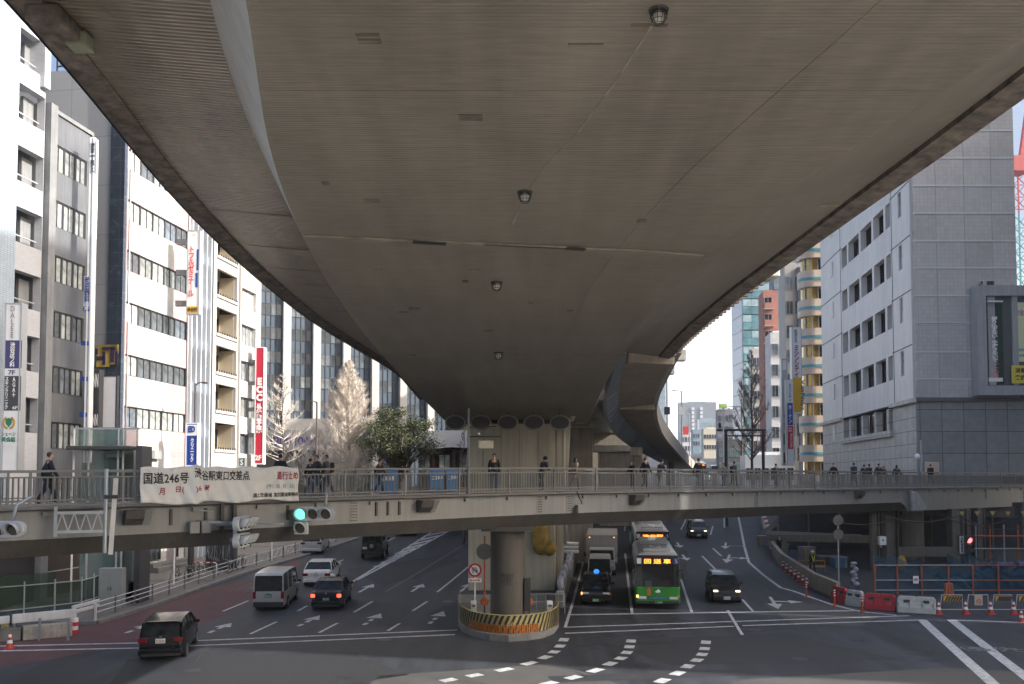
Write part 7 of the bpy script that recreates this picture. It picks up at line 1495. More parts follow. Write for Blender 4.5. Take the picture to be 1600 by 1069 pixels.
for i in range(9): pbox(t, "slat", mat("shutter_pink", (0.36, 0.32, 0.34), var=0.05), (-0.5 + i * 0.12, 0, 1.4), (0.1, 0.06, 2.8))
t = thing("red_barrier", "red and white tubular barrier standing on the left pavement", "barrier", base(322, 58.5)); b = MB(); b.tube([(-0.8, 0, 0), (-0.8, 0, 0.9), (-0.7, 0, 1.0), (0.7, 0, 1.0), (0.8, 0, 0.9), (0.8, 0, 0)], 0.035, 8); b.build("tube_frame", s_white, t)
for x in (-0.45, 0.0, 0.45): pbox(t, "red_sleeve", s_red, (x, 0, 1.0), (0.22, 0.08, 0.08))
# bicycles behind the fence
def bicycle(label, loc, rz, proto=[]):
    if proto: return dup(proto[0], loc, rz, label)
    t = thing("bicycle", label, "bicycle", loc, rz, "bicycles parked on the left pavement")
    for x in (-0.52, 0.52):
        b = MB(); b.tube([(x + 0.32 * math.cos(a * math.pi / 12), 0, 0.34 + 0.32 * math.sin(a * math.pi / 12)) for a in range(25)], 0.022, 5); w_ = b.build("wheel", tyre_m, t)
        b = MB()
        for a in range(6): an = a * math.pi / 6; b.bar((x - 0.3 * math.cos(an), 0, 0.34 - 0.3 * math.sin(an)), (x + 0.3 * math.cos(an), 0, 0.34 + 0.3 * math.sin(an)), 0.006, 0.006)
        b.build("spokes", chrome, w_)
    b = MB(); b.tube([(-0.52, 0, 0.34), (-0.1, 0, 0.34), (0.35, 0, 0.75), (-0.2, 0, 0.72), (-0.52, 0, 0.34)], 0.02, 6); b.tube([(-0.1, 0, 0.34), (-0.24, 0, 0.85)], 0.02, 6); b.tube([(0.52, 0, 0.34), (0.34, 0, 0.95)], 0.02, 6); b.build("frame", blk, t)
    b = MB(); b.tube([(0.2, -0.25, 1.0), (0.34, -0.1, 0.98), (0.34, 0.1, 0.98), (0.2, 0.25, 1.0)], 0.015, 6); b.build("handlebar", chrome, t); pbox(t, "saddle", black_pl, (-0.25, 0, 0.9), (0.26, 0.14, 0.06), 0.02)
    b = MB()
    for z in (0.72, 0.82, 0.92): b.tube([(0.42, -0.15, z), (0.72, -0.15, z), (0.72, 0.15, z), (0.42, 0.15, z), (0.42, -0.15, z)], 0.01, 4)
    b.build("basket", galv, t); proto.append(t); return t
BL = ["bicycle nearest the utility cabinet", "second bicycle from the utility cabinet", "bicycle just left of the dark thick pole", "bicycle right of the dark thick pole", "bicycle between the red barrier and the graffiti box", "bicycle leaning by the graffiti box", "last bicycle of the left pavement row, nearest the parked silver wagon"]
for i, (px, Y) in enumerate(((207, 50.5), (222, 51.6), (286, 57), (308, 58.6), (332, 60.5), (350, 59.5), (378, 62))): bicycle(BL[i], base(px, Y) + Vector((0, 0, 0.06)), 1.2 + 0.25 * math.sin(i * 2.3))
t = thing("motor_scooter", "black motor scooter parked behind the pipe fence by the cabinet", "scooter", base(196, 49.6) + Vector((0, 0, 0.05)), 0.9); b = MB(); b.rings([[Vector((x, s_ * w_, z)) for s_, z in ((1, z0), (1, z1), (-1, z1), (-1, z0))] for x, w_, z0, z1 in ((-0.8, 0.1, 0.55, 0.75), (-0.5, 0.17, 0.35, 0.82), (-0.05, 0.15, 0.3, 0.78), (0.05, 0.16, 0.25, 0.35), (0.4, 0.16, 0.25, 0.36))], 0, True); b.build("body", blk, t, 0.02)
b = MB(); b.rings([[Vector((x, s_ * 0.18, z)) for s_, z in ((1, z0), (1, z1), (-1, z1), (-1, z0))] for x, z0, z1 in ((0.38, 0.3, 0.9), (0.55, 0.35, 1.0))], 0, True); b.tube([(0.4, -0.3, 1.05), (0.5, 0, 1.0), (0.4, 0.3, 1.05)], 0.02, 6); b.build("front_shield", blk, t, 0.02)
for x in (-0.6, 0.62): w_ = wheel(t, 0, 0, 0.24, 0.1); w_.rotation_euler = (0, 0, R(90)); w_.location = (x, 0, 0.24)
# ================================================================== construction side
cone_m = mat("cone_orange", (0.40, 0.06, 0.03), rough=0.5, var=0.15)
def cone(label, loc, proto=[], s=1.0):
    if proto: r = dup(proto[0], loc, 0, label, (s, s, s)); return r
    t = thing("traffic_cone", label, "cone", loc, 0, "red and white traffic cones"); b = MB(); b.box((0, 0, 0.02), (0.38, 0.38, 0.04)); b.build("base", s_red, t, 0.01)
    b = MB(); zs2 = [0.04, 0.25, 0.38, 0.5, 0.62, 0.7]
    for i in range(5): r_ = lambda z: 0.14 * (1 - z / 0.78) + 0.02; b.cyl((0, 0, zs2[i]), (0, 0, zs2[i + 1]), r_(zs2[i]), r_(zs2[i + 1]), 14, mi=i % 2, cap=(i in (0, 4)))
    b.build("cone", [cone_m, s_white], t); proto.append(t); return t
CL = {1467: "cone at the white water barrier's end", 1509: "cone between the first and second barricade", 1548: "cone between the second and third barricade", 1584: "cone between the third and fourth barricade"}
for px in CL: cone(CL[px], G(px, 960), s=1.05)
cone("cone standing apart in front of the barricades at the right edge", G(1596, 972), s=0.9); cone("lone cone in the lower left corner by the barrier block", G(15, 1014), s=1.0)
NC = ["nearest the striped delineator", "second", "third", "fourth", "fifth", "sixth", "farthest up the street"]
for i in range(7): cone("cone in the row along the curved hoarding, %s" % (NC[6 - i] if i in (0, 6) else NC[i] + " from the far end"), G(1223.5 + i * 6.2, 889 + i * 4.7), s=0.95)
for px, py, lb in ((1207, 866, "left one of two small cones beside the far site gate"), (1213, 868, "right one of two small cones beside the far site gate")): cone(lb, G(px, py) + Vector((0, 0, 0.1)), s=1.2)
def delin(label, px, py, proto=[]):
    p = G(px, py)
    if proto: return dup(proto[0], p, 0, label)
    t = thing("delineator_post", label, "post", p, 0, "red flexible posts on the edge line"); b = MB(); b.cyl((0, 0, 0), (0, 0, 0.05), 0.13, n=14); b.cyl((0, 0, 0.05), (0, 0, 0.95), 0.05, n=12); b.build("post", cone_m, t)
    for z in (0.6, 0.75, 0.88): b = MB(); b.cyl((0, 0, z), (0, 0, z + 0.06), 0.053, n=12); b.build("reflective_band", s_white, t)
    proto.append(t); return t
delin("leftmost of the three red delineator posts", 1260, 934); delin("middle one of the three red delineator posts", 1304, 948); delin("red delineator post nearest the stop line's end", 1347.5, 957)
wr_ = mat("water_barrier_red", (0.33, 0.02, 0.03), rough=0.45, var=0.12, scale=3); ww_ = mat("water_barrier_white", (0.42, 0.43, 0.42), rough=0.5, var=0.15, scale=3, streak=0.2)
def wbar(label, px0, py0, px1, py1, m):
    a, c = G(px0, py0), G(px1, py1); d = c - a; L_ = d.length; t = thing("water_barrier", label, "barrier", (a + c) / 2, math.atan2(d.y, d.x), "plastic water filled barriers"); h = L_ / 2
    b = MB(); sec = lambda x, k_: [Vector((x, y, z * 1.0)) for y, z in ((0.26, 0), (0.24, 0.3), (0.13, 0.6), (0.11, 0.88 * k_), (-0.11, 0.88 * k_), (-0.13, 0.6), (-0.24, 0.3), (-0.26, 0))]
    b.rings([sec(-h + 0.01, 0.84), sec(-h + 0.12, 1), sec(-0.05, 1.0), sec(0, 0.93), sec(0.05, 1), sec(h - 0.12, 1), sec(h - 0.01, 0.84)], 0, False); b.build("shell", m, t, 0.03)
    for s in (-0.5, 0.5): pbox(t, "recess", mat("recess_dark", (0.03, 0.05, 0.05), var=0.2), (s * h * 1.0, -0.145, 0.62), (0.3, 0.04, 0.15)); 
    for x in (-h + 0.1, -h * 0.33, h * 0.33, h - 0.1): pbox(t, "rib", m, (x, -0.19, 0.36), (0.08, 0.12, 0.42), 0.02)
    return t
wbar("red water barrier at the end of the beige hoarding", 1304, 938, 1324, 945, wr_); wbar("white water barrier between the two red ones", 1325, 945, 1349, 949.5, ww_); wbar("long red water barrier facing the crossing", 1351, 951, 1400, 955, wr_); wbar("long white water barrier facing the crossing, next to the cones", 1402, 956, 1463, 960, ww_)
# curved hoarding
hp = [G(*q) for q in ((1187, 815), (1191, 842), (1203, 868), (1216, 886), (1240, 903), (1266, 921), (1303, 938))]; hb = mat("hoarding_beige", (0.26, 0.24, 0.21), rough=0.7, var=0.15, streak=0.3); t = thing("hoarding", "low beige site hoarding curving along the right road edge", "hoarding", hp[3])
for i, (a, c) in enumerate(zip(hp, hp[1:])): b = MB(); d = c - a; b.bar(a + Vector((0.35, 0.2, 0.48)), a + d * 0.985 + Vector((0.35, 0.2, 0.48)), 0.25, 0.95); b.bar(a + Vector((0.35, 0.2, 0.98)), a + d * 0.985 + Vector((0.35, 0.2, 0.98)), 0.3, 0.05); wb(b, "panel", hb, t, 0.02)
for i in range(12): p = hp[0].lerp(hp[2], i / 12) + Vector((0.3, 0, 1.15)); b = MB(); b.box(p, (0.3, 0.4, 0.3)); wb(b, "warning_lamp", s_white if i % 2 else cone_m, t, 0.03)
# orange framed netting fence
bn = mat("blue_net", (0.015, 0.06, 0.10), rough=0.9, var=0.5, scale=2, alpha=0.62); Yn = 52.5; nf = thing("netting_fence", "orange pipe fence hung with sagging blue netting across the building site", "fence", P(1480, 940, Yn)); xs_ = [1367, 1402, 1440, 1482, 1520, 1560, 1610, 1660]
xs0 = [P(x, 900, Yn).x for x in xs_]
for i, x in enumerate(xs0):
    b = MB(); b.cyl((x, Yn, 0), (x, Yn, 2.1), 0.05, n=8); wb(b, "post", orange, nf)
    if i + 1 < len(xs0):
        b = MB(); [b.cyl((x, Yn, z), (xs0[i + 1], Yn, z), 0.03, n=6) for z in (0.55, 1.15, 2.05)]; wb(b, "rail", orange if i > 3 else galv, nf)
        b = MB(); nx_, nz_ = 10, 6; X1 = xs0[i + 1]; vs = []
        for j in range(nx_ + 1):
            for l in range(nz_ + 1): u = j / nx_; zz = 0.3 + (2.2 + 0.35 * math.sin(i * 2 + 1) - 0.3 * math.sin(math.pi * u)) * l / nz_; vs.append((x + (X1 - x) * u, Yn + 0.1 + 0.08 * math.sin(j * 1.7 + i) * math.sin(l * 1.1), zz))
        b.add(vs, [(j * (nz_ + 1) + l, (j + 1) * (nz_ + 1) + l, (j + 1) * (nz_ + 1) + l + 1, j * (nz_ + 1) + l + 1) for j in range(nx_) for l in range(nz_)], 0, True); wb(b, "netting", bn, nf)
t = sign("notice_board", "small white warning notice on the blue netting", P(1431, 906, Yn - 0.1), 0.34, 0.45, 0.03, s_white); put(t, "危険", cr_, 0, 0.02, 0.24, 0.16, 0.04)
# barricades
def barricade(label, px0, px1, py, kind):
    a, c = G(px0, py), G(px1, py); d = c - a; L_ = d.length; t = thing("barricade", label, "barricade", (a + c) / 2, math.atan2(d.y, d.x)); h = L_ / 2 * 0.94; b = MB(); b.tube([(-h - 0.08, 0.1, 0), (-h, 0, 1.02), (h, 0, 1.02), (h + 0.08, 0.1, 0)], 0.025, 6); b.bar((-h - 0.05, 0.05, 0.25), (h + 0.05, 0.05, 0.25), 0.03, 0.03); b.build("frame", white_rail, t)
    if kind == 0:
        b = MB(); b.box((0, -0.03, 0.82), (h * 1.7, 0.03, 0.26)); b.build("board", mat("board_orange", (0.62, 0.34, 0.03), var=0.08), t); b = MB(); n = 6
        for i in range(n): x = -h * 0.8 + h * 1.6 * i / n; b.add([(x, -0.05, 0.7), (x + 0.12, -0.05, 0.7), (x + 0.26, -0.05, 0.94), (x + 0.14, -0.05, 0.94)], [(0, 1, 2, 3)])
        b.build("stripes", ink, t)
    else: pbox(t, "notice", mat("notice_cream", (0.45, 0.38, 0.28), var=0.1), (0, -0.03, 0.74), (0.42, 0.03, 0.52)); b = MB(); b.tube([(0.12 * math.cos(a_ * math.pi / 8), -0.055, 0.68 + 0.12 * math.sin(a_ * math.pi / 8)) for a_ in range(17)], 0.015, 4); b.bar((-0.08, -0.055, 0.76), (0.08, -0.055, 0.6), 0.01, 0.03); b.build("no_entry_mark", cr_, t)
    return t
barricade("yellow and black striped barricade next to the white water barrier", 1471, 1505, 960, 0); barricade("barricade carrying a small no-entry notice", 1513, 1545, 960, 1); barricade("second yellow and black striped barricade from the white barrier", 1553, 1582, 960, 0); barricade("yellow and black striped barricade cut by the right edge", 1589, 1625, 960, 0)
t = thing("warning_vest_stand", "orange and yellow reflective vest shape standing behind the first barricade", "warning figure", G(1484, 948)); b = MB(); b.prism([(-0.28, 0, 0.1), (-0.2, 0, 0.75), (0.2, 0, 0.75), (0.28, 0, 0.1)], (0, 0, 0.55), (0, 0.14, 0.55)); b.build("vest", cone_m, t, 0.03); b = MB(); [b.bar((s * 0.2, -0.02, 0.7), (s * 0.14, -0.02, 1.28), 0.02, 0.07) for s in (-1, 1)]; b.bar((0, -0.02, 0.1), (0, -0.02, 0.9), 0.02, 0.1); b.build("yellow_bands", sy, t)
# steel columns and beams holding the right end of the footbridge
st_m = mat("site_steel", (0.17, 0.155, 0.13), rough=0.7, var=0.15, streak=0.4)
sc_ = thing("support_frame", "brown steel columns and beams carrying the right end of the footbridge", "support", P(1440, 900, 66)); 
for px, w_, Y in ((1426, 1.55, 67), (1390, 0.9, 64), (1492, 0.9, 66), (1530, 0.6, 68), (1366, 0.5, 62), (1512, 0.3, 66)):
    x = P(px, 800, Y).x; b = MB()
    if w_ > 1.5: b.cyl((x, Y, 0), (x, Y, 5.0), w_ / 2, n=28)
    else: b.box((x - w_ / 2 + 0.03, Y, 2.5), (0.06, w_, 5)); b.box((x + w_ / 2 - 0.03, Y, 2.5), (0.06, w_, 5)); b.box((x, Y, 2.5), (w_ - 0.12, 0.06, 5))
    wb(b, "column", st_m, sc_)
a, c = P(1384, 862, 64), P(1487, 862, 65); b = MB(); b.bar(a, c, 0.3, 0.7); wb(b, "beam", st_m, sc_); a, c = P(1200, 840, 70), P(1385, 843, 64); b = MB(); b.bar(a, c, 0.4, 0.55); wb(b, "beam", st_m, sc_); b = MB(); b.bar(P(1224, 846, 69), P(1224, 885, 69), 0.4, 0.5); wb(b, "post", st_m, sc_); b = MB(); b.bar(P(1198, 832, 72), P(1345, 838, 66), 0.3, 0.25); wb(b, "beam", br_m, sc_)
# second walkway and stair behind
sw = thing("walkway_stairs", "grey stair flight rising to the footbridge behind the right girder", "stairs", P(1240, 820, 72)); a, c = P(1198, 838, 78), P(1295, 770, 72); b = MB(); b.bar(a, c, 2.2, 0.5); wb(b, "flight", br_m, sw)
for i in range(26): q = a.lerp(c, i / 25) + Vector((0, -1.1, 0)); b = MB(); b.bar(q, q + Vector((0, 0, 1.15)), 0.03, 0.03); wb(b, "baluster", rail_m, sw)
b = MB(); b.bar(a + Vector((0, -1.1, 1.15)), c + Vector((0, -1.1, 1.15)), 0.07, 0.07); wb(b, "handrail", rail_m, sw); b = MB(); b.bar(P(1300, 792, 70), P(1600, 800, 76), 3.5, 1.0); wb(b, "walkway_slab", br_d, sw)
t = pole("round_sign_pole", "pole with two round grey sign backs in front of the site", 1308, 52.5, 0, P(0, 806, 52.5).z, 0.05, None, galv, cat="sign")
for z in (P(0, 813, 52.5).z, P(0, 835, 52.5).z): b = MB(); b.cyl((0, -0.06, z), (0, -0.03, z), 0.32, n=24); b.build("disc", mat("disc_back", (0.10, 0.095, 0.09), rough=0.4, metal=0.5), t)
t = thing("white_box", "small white equipment box on the steel frame", "box", P(1378, 845, 61)); pbox(t, "box", s_white, (0, 0, 0), (0.5, 0.35, 0.6), 0.03); b = MB(); b.cyl((0, -0.2, 0.05), (0, -0.18, 0.05), 0.06, n=10); b.build("lens", dark_m, t); pbox(t, "bracket", galv, (0, 0.2, -0.35), (0.1, 0.2, 0.3))
lump("sack", "upright yellow wrapped bundle beside the round steel column", P(1409, 882, 58), (0.32, 0.3, 0.55), sack, "sack", 5); b = MB(); ta = tpx(1418); b.prism([Bp(ta, -0.03, 6.45), Bp(ta + 0.9, -0.03, 6.3), Bp(ta + 2.4, -0.03, 5.15), Bp(ta + 1.6, -0.03, 4.9), Bp(ta + 0.1, -0.03, 4.95)], (0, 0, 0), EN * -0.25); o = b.build("sheeting", mat("plastic_sheet", (0.24, 0.25, 0.27), rough=0.45, var=0.3, scale=3, bump=0.8, bscale=3), None, 0.08); tag(o, "grey plastic sheeting tied over the girder corner", "sheeting"); b = MB(); rnd = random.Random(5)
for k in range(9): b.sphere((0.12 * math.sin(k * 2.3), 0.1 * math.cos(k * 1.9), 0.1 + 0.19 * k), 0.2, 9, 6, sc=(rnd.uniform(.7, 1.3), rnd.uniform(.7, 1.2), rnd.uniform(.5, .9)))
o = b.build("plastic_sheet", MATS["white_bag"]); o.location = G(1345, 925) + Vector((0.2, 1.5, 0)); tag(o, "crumpled white plastic wrapped round a post at the end of the blue netting", "sheeting")
rnd = random.Random(11); sitem = [mat("site_blue", (0.04, 0.12, 0.22), var=0.2), mat("site_grey", (0.2, 0.2, 0.2), var=0.2), mat("site_yellow", (0.36, 0.22, 0.03), var=0.2), mat("site_brown", (0.12, 0.08, 0.05), var=0.3)]
IT = [("equipment_crate", "blue-grey equipment crate behind the beige hoarding", 1245, 880, 1.2, 1.1, 0), ("equipment_crate", "brown timber stack by the steel post", 1330, 893, 1.8, 0.7, 3), ("equipment_crate", "grey machine case left of the round sign pole", 1290, 888, 1.0, 1.2, 1), ("equipment_crate", "grey crate stacked near the site gate", 1215, 862, 1.0, 1.0, 1), ("equipment_crate", "dull blue case right of the round sign pole", 1345, 900, 1.0, 0.9, 0)]
for nm, lb, px, py, w_, h_, mi in IT:
    t = thing(nm, lb, "crate", G(px, py) + Vector((0, 4, 0)), rnd.uniform(-.3, .3)); pbox(t, "body", sitem[mi], (0, 0, h_ / 2), (w_, 0.9, h_), 0.03); pbox(t, "lid", sitem[1], (0, 0, h_ + 0.04), (w_ + 0.08, 0.98, 0.07), 0.01)
    for s in (-1, 1): pbox(t, "batten", sitem[(mi + 1) % 4], (s * w_ * 0.35, -0.47, h_ / 2), (0.1, 0.04, h_ * 0.9))
t = thing("yellow_trestle", "yellow trestle barrier inside the building site", "trestle", G(1288, 906) + Vector((0.2, 3, 0))); b = MB(); b.tube([(-1.0, 0, 0), (-0.9, 0, 1.0), (0.9, 0, 1.0), (1.0, 0, 0)], 0.04, 6); b.bar((-0.95, 0, 0.6), (0.95, 0, 0.6), 0.03, 0.15); b.build("frame", sitem[2], t)
for i, (px, lb) in enumerate(((1568, "dark blue drainage tube on the site fence, left one"), (1604, "dark blue drainage tube on the site fence, at the right edge"))):
    p = P(px, 883, 55); b = MB(); b.cyl(p + Vector((-0.55, 0, 0)), p + Vector((0.55, 0.1, 0)), 0.17, n=14); o = b.build("drainage_tube", s_navy if i else mat("tube_blue", (0.03, 0.08, 0.2)), None, 0.02); tag(o, lb, "tube", "blue tubes on the building site")
fc2 = thing("site_scaffold", "orange and grey scaffold rails at the back of the site on the right", "scaffold", P(1560, 860, 62)); 
for i in range(6): x = P(1525 + i * 22, 850, 62).x; b = MB(); b.cyl((x, 62, 0), (x, 62, 4.0), 0.05, n=6); wb(b, "standard", orange if i % 2 else galv, fc2)
for z in (1.3, 2.3, 3.2): b = MB(); b.cyl((P(1520, 850, 62).x, 61.9, z), (P(1650, 850, 62).x, 61.9, z), 0.05, n=6); wb(b, "ledger", orange if z != 2.3 else galv, fc2)
# beige hoarding behind the footbridge's right end
bh = thing("bridge_hoarding", "pinkish beige panel hoarding along the far side of the footbridge at right", "hoarding", Bp(50, 4.4, 6.6))
u = tpx(1447, 4.4)
for i in range(7):
    b = MB(); b.box(Bp(u + 1.3 + i * 2.65, 4.5, 7.75), (2.6, 0.06, 2.0 + (0 if i else 0)), M=bm_); wb(b, "panel", mat("hoarding_pink", (0.36, 0.33, 0.32), var=0.06), bh, 0.01)
# blue construction panels on the far railing of the bridge
bp_ = mat("blue_sheet", (0.03, 0.17, 0.42), rough=0.5, var=0.1)
for i, (a_, c_, lb) in enumerate(((584, 622, "blue sheet panel behind the railing near the green tree"), (671, 694, "left blue notice board behind the railing before the pier"), (697, 716, "right blue notice board behind the railing before the pier"))):
    ta, tc_ = tpx(a_, 3.9), tpx(c_, 3.9); t = thing("blue_board", lb, "board", Bp((ta + tc_) / 2, 3.9, 7.15), math.atan2(EX.y, EX.x)); pbox(t, "panel", bp_, (0, 0, 0.05), (tc_ - ta, 0.04, 1.05), 0.01); put(t, "工事中" if i else "ご迷惑", t_white, 0, 0.2, (tc_ - ta) * 0.7, 0.2, 0.06); pbox(t, "frame", galv, (0, 0.05, -0.45), (tc_ - ta, 0.04, 0.05))

bw = thing("site_shade_wall", "dark panels added in place of the deep shade at the back of the building site", "wall", P(1400, 850, 73.5)); wm = mat("site_shade_panel", (0.04, 0.045, 0.055), rough=0.8, var=0.3)  # dark sheet stands in for the shade under the walkway
xa_ = P(1215, 850, 73.5).x
for i in range(11): b = MB(); b.box((xa_ + 1.3 + i * 2.6, 73.5, 3.2), (2.55, 0.1, 4.2)); wb(b, "panel", wm, bw)
for i in range(12): b = MB(); b.box((xa_ + i * 2.6, 73.4, 3.2), (0.12, 0.12, 4.3)); wb(b, "post", st_m, bw)

hw = thing("hanging_cables", "black cables sagging beneath the right end of the footbridge", "cable", Bp(tpx(1500), -0.2, 5)); rnd = random.Random(3)
for x0, x1, y0, sg_ in ((1380, 1500, 806, 10), (1470, 1590, 806, 16), (1500, 1640, 808, 20), (1290, 1400, 812, 8)):
    b = MB(); b.tube([P(x0 + (x1 - x0) * i / 14, y0 + sg_ * math.sin(math.pi * i / 14), 58) for i in range(15)], 0.035, 5); wb(b, "cable", dark_m, hw)
pn = thing("pennant_string", "string of small yellow triangular pennants under the girder at right", "pennants", P(1550, 800, 57)); b = MB(); b.tube([P(1495 + i * 10, 797 + 3 * math.sin(i), 57) for i in range(14)], 0.012, 4); wb(b, "string", dark_m, pn)
for i in range(5): p = P(1503 + i * 24, 799, 57); b = MB(); b.prism([p + Vector((-0.18, 0, 0)), p + Vector((0.18, 0, 0)), p + Vector((0, 0, -0.3))], (0, 0, 0), (0, 0.02, 0)); wb(b, "pennant", sy, pn)

rnd = random.Random(14); b = MB(); p0_, NX, NZ = P(1475, 905, 54.5), 60, 10; vs = []; X1_ = P(1625, 905, 54.5).x
for i in range(NX + 1):
    for j in range(NZ + 1): u = i / NX; h_ = 1.0 + 1.1 * u * (0.75 + 0.35 * math.sin(u * 13 + 1)) + 0.2 * math.sin(u * 37); v_ = j / NZ; vs.append((p0_.x + (X1_ - p0_.x) * u + 0.1 * math.sin(j * 2 + i), 54.5 + 1.2 * v_ + 0.25 * math.sin(i * 0.9 + j * 1.7), h_ * math.sin(v_ * 1.7) + 0.1 * rnd.random()))
b.add(vs, [(i * (NZ + 1) + j, (i + 1) * (NZ + 1) + j, (i + 1) * (NZ + 1) + j + 1, i * (NZ + 1) + j + 1) for i in range(NX) for j in range(NZ)], 0, True)
o = b.build("tarpaulin", mat("blue_tarp", (0.01, 0.085, 0.15), rough=0.6, var=0.6, scale=3, bump=0.6, bscale=5)); sm = o.modifiers.new("s", 'SOLIDIFY'); sm.thickness = 0.02; tag(o, "heap of crumpled blue netting and sheeting behind the orange fence at right", "tarpaulin")
# ================================================================== people
skin_m = mat("skin", (0.42, 0.27, 0.20), rough=0.6, var=0.04); hair_m = mat("hair_black", (0.012, 0.010, 0.010), rough=0.5, var=0.1); shoe_m = mat("shoe_black", (0.015, 0.015, 0.015), rough=0.4, var=0)
cloth = {k: mat("cloth_" + k, c, rough=0.9, var=0.15, scale=8) for k, c in dict(black=(0.014, 0.014, 0.017), navy=(0.018, 0.022, 0.035), grey=(0.10, 0.10, 0.105), beige=(0.32, 0.27, 0.22), denim=(0.05, 0.08, 0.13), brown=(0.10, 0.06, 0.04), white=(0.4, 0.4, 0.4), orange=(0.4, 0.12, 0.03), charcoal=(0.035, 0.035, 0.038)).items()}
MC = {}
def skinmesh(key, chains, levels=1):
    if key in MC: return MC[key]
    verts, edges, rad = [], [], []; idx = {}
    for ch in chains:
        prev = None
        for p, r in ch:
            k = tuple(round(v, 4) for v in p)
            if k not in idx: idx[k] = len(verts); verts.append(p); rad.append(r)
            i = idx[k]
            if prev is not None and prev != i: edges.append((prev, i))
            prev = i
    me = bpy.data.meshes.new(key); me.from_pydata(verts, edges, []); o = bpy.data.objects.new(key, me); COL.objects.link(o); o.modifiers.new("skin", 'SKIN')
    for v, r in zip(me.skin_vertices[0].data, rad): v.radius = r if isinstance(r, tuple) else (r, r)
    me.skin_vertices[0].data[0].use_root = True
    s = o.modifiers.new("sub", 'SUBSURF'); s.levels = levels; s.render_levels = levels
    dg = bpy.context.evaluated_depsgraph_get(); dg.update(); m = bpy.data.meshes.new_from_object(o.evaluated_get(dg)); bpy.data.objects.remove(o)
    m.polygons.foreach_set("use_smooth", [True] * len(m.polygons)); MC[key] = m; return m
def pose(kind):                            # facing local -Y
    st = {'stand': 0.0, 'walk': 0.26, 'walk2': -0.22, 'bend': 0.18}[kind]; lean = -0.20 if kind == 'bend' else (-0.03 if st else 0)
    J = dict(pel=(0, 0, .95), sp=(0, lean * .35, 1.14), ch=(0, lean * .8, 1.36), nk=(0, lean, 1.48), hb=(0, lean * 1.15 - .01, 1.555), hm=(0, lean * 1.35 - .015, 1.63), ht=(0, lean * 1.5 - 0.005, 1.70))
    for s, n in ((1, 'R'), (-1, 'L')):
        f = st * s; J['hip' + n] = (s * .09, 0, .90); J['kn' + n] = (s * .095, -f * .55 - 0.02, .50); J['an' + n] = (s * .10, -f + (0.08 if -f > 0 else 0), .09 + (0.05 if -f > 0 else 0)); J['to' + n] = (s * .115, -f - .13 + (0.08 if -f > 0 else 0), .045)
        J['sh' + n] = (s * .175, lean * .9, 1.40); J['el' + n] = (s * .225, lean * .9 + f * .45 + 0.02, 1.13); J['wr' + n] = (s * .215, lean * .9 + f * .75 - .05, .90); J['ha' + n] = (s * .21, lean * .9 + f * .85 - .07, .82)
        if kind == 'bend': J['el' + n] = (s * .23, -.2, 1.15); J['wr' + n] = (s * .14, -.40, 1.06); J['ha' + n] = (s * .10, -.46, 1.05)
    return J
def fingers(J, n, s):
    ha, wr = Vector(J['ha' + n]), Vector(J['wr' + n]); d = (ha - wr).normalized(); out = []
    for i, (o_, l) in enumerate(((-.03, .065), (-.01, .078), (.01, .072), (.028, .055))):
        a = ha + Vector((0, o_, 0)); out.append([(tuple(ha), .026), (tuple(a + d * 0.02), .011), (tuple(a + d * (0.02 + l * .5) + Vector((-s * .006, 0, 0))), .009), (tuple(a + d * (0.02 + l) + Vector((-s * .02, 0, 0))), .007)])
    th = wr.lerp(ha, 0.45); out.append([(tuple(th), .024), (tuple(th + Vector((-s * .01, -.035, -.02))), .011), (tuple(th + Vector((-s * .015, -.05, -.06))), .008)]); return out
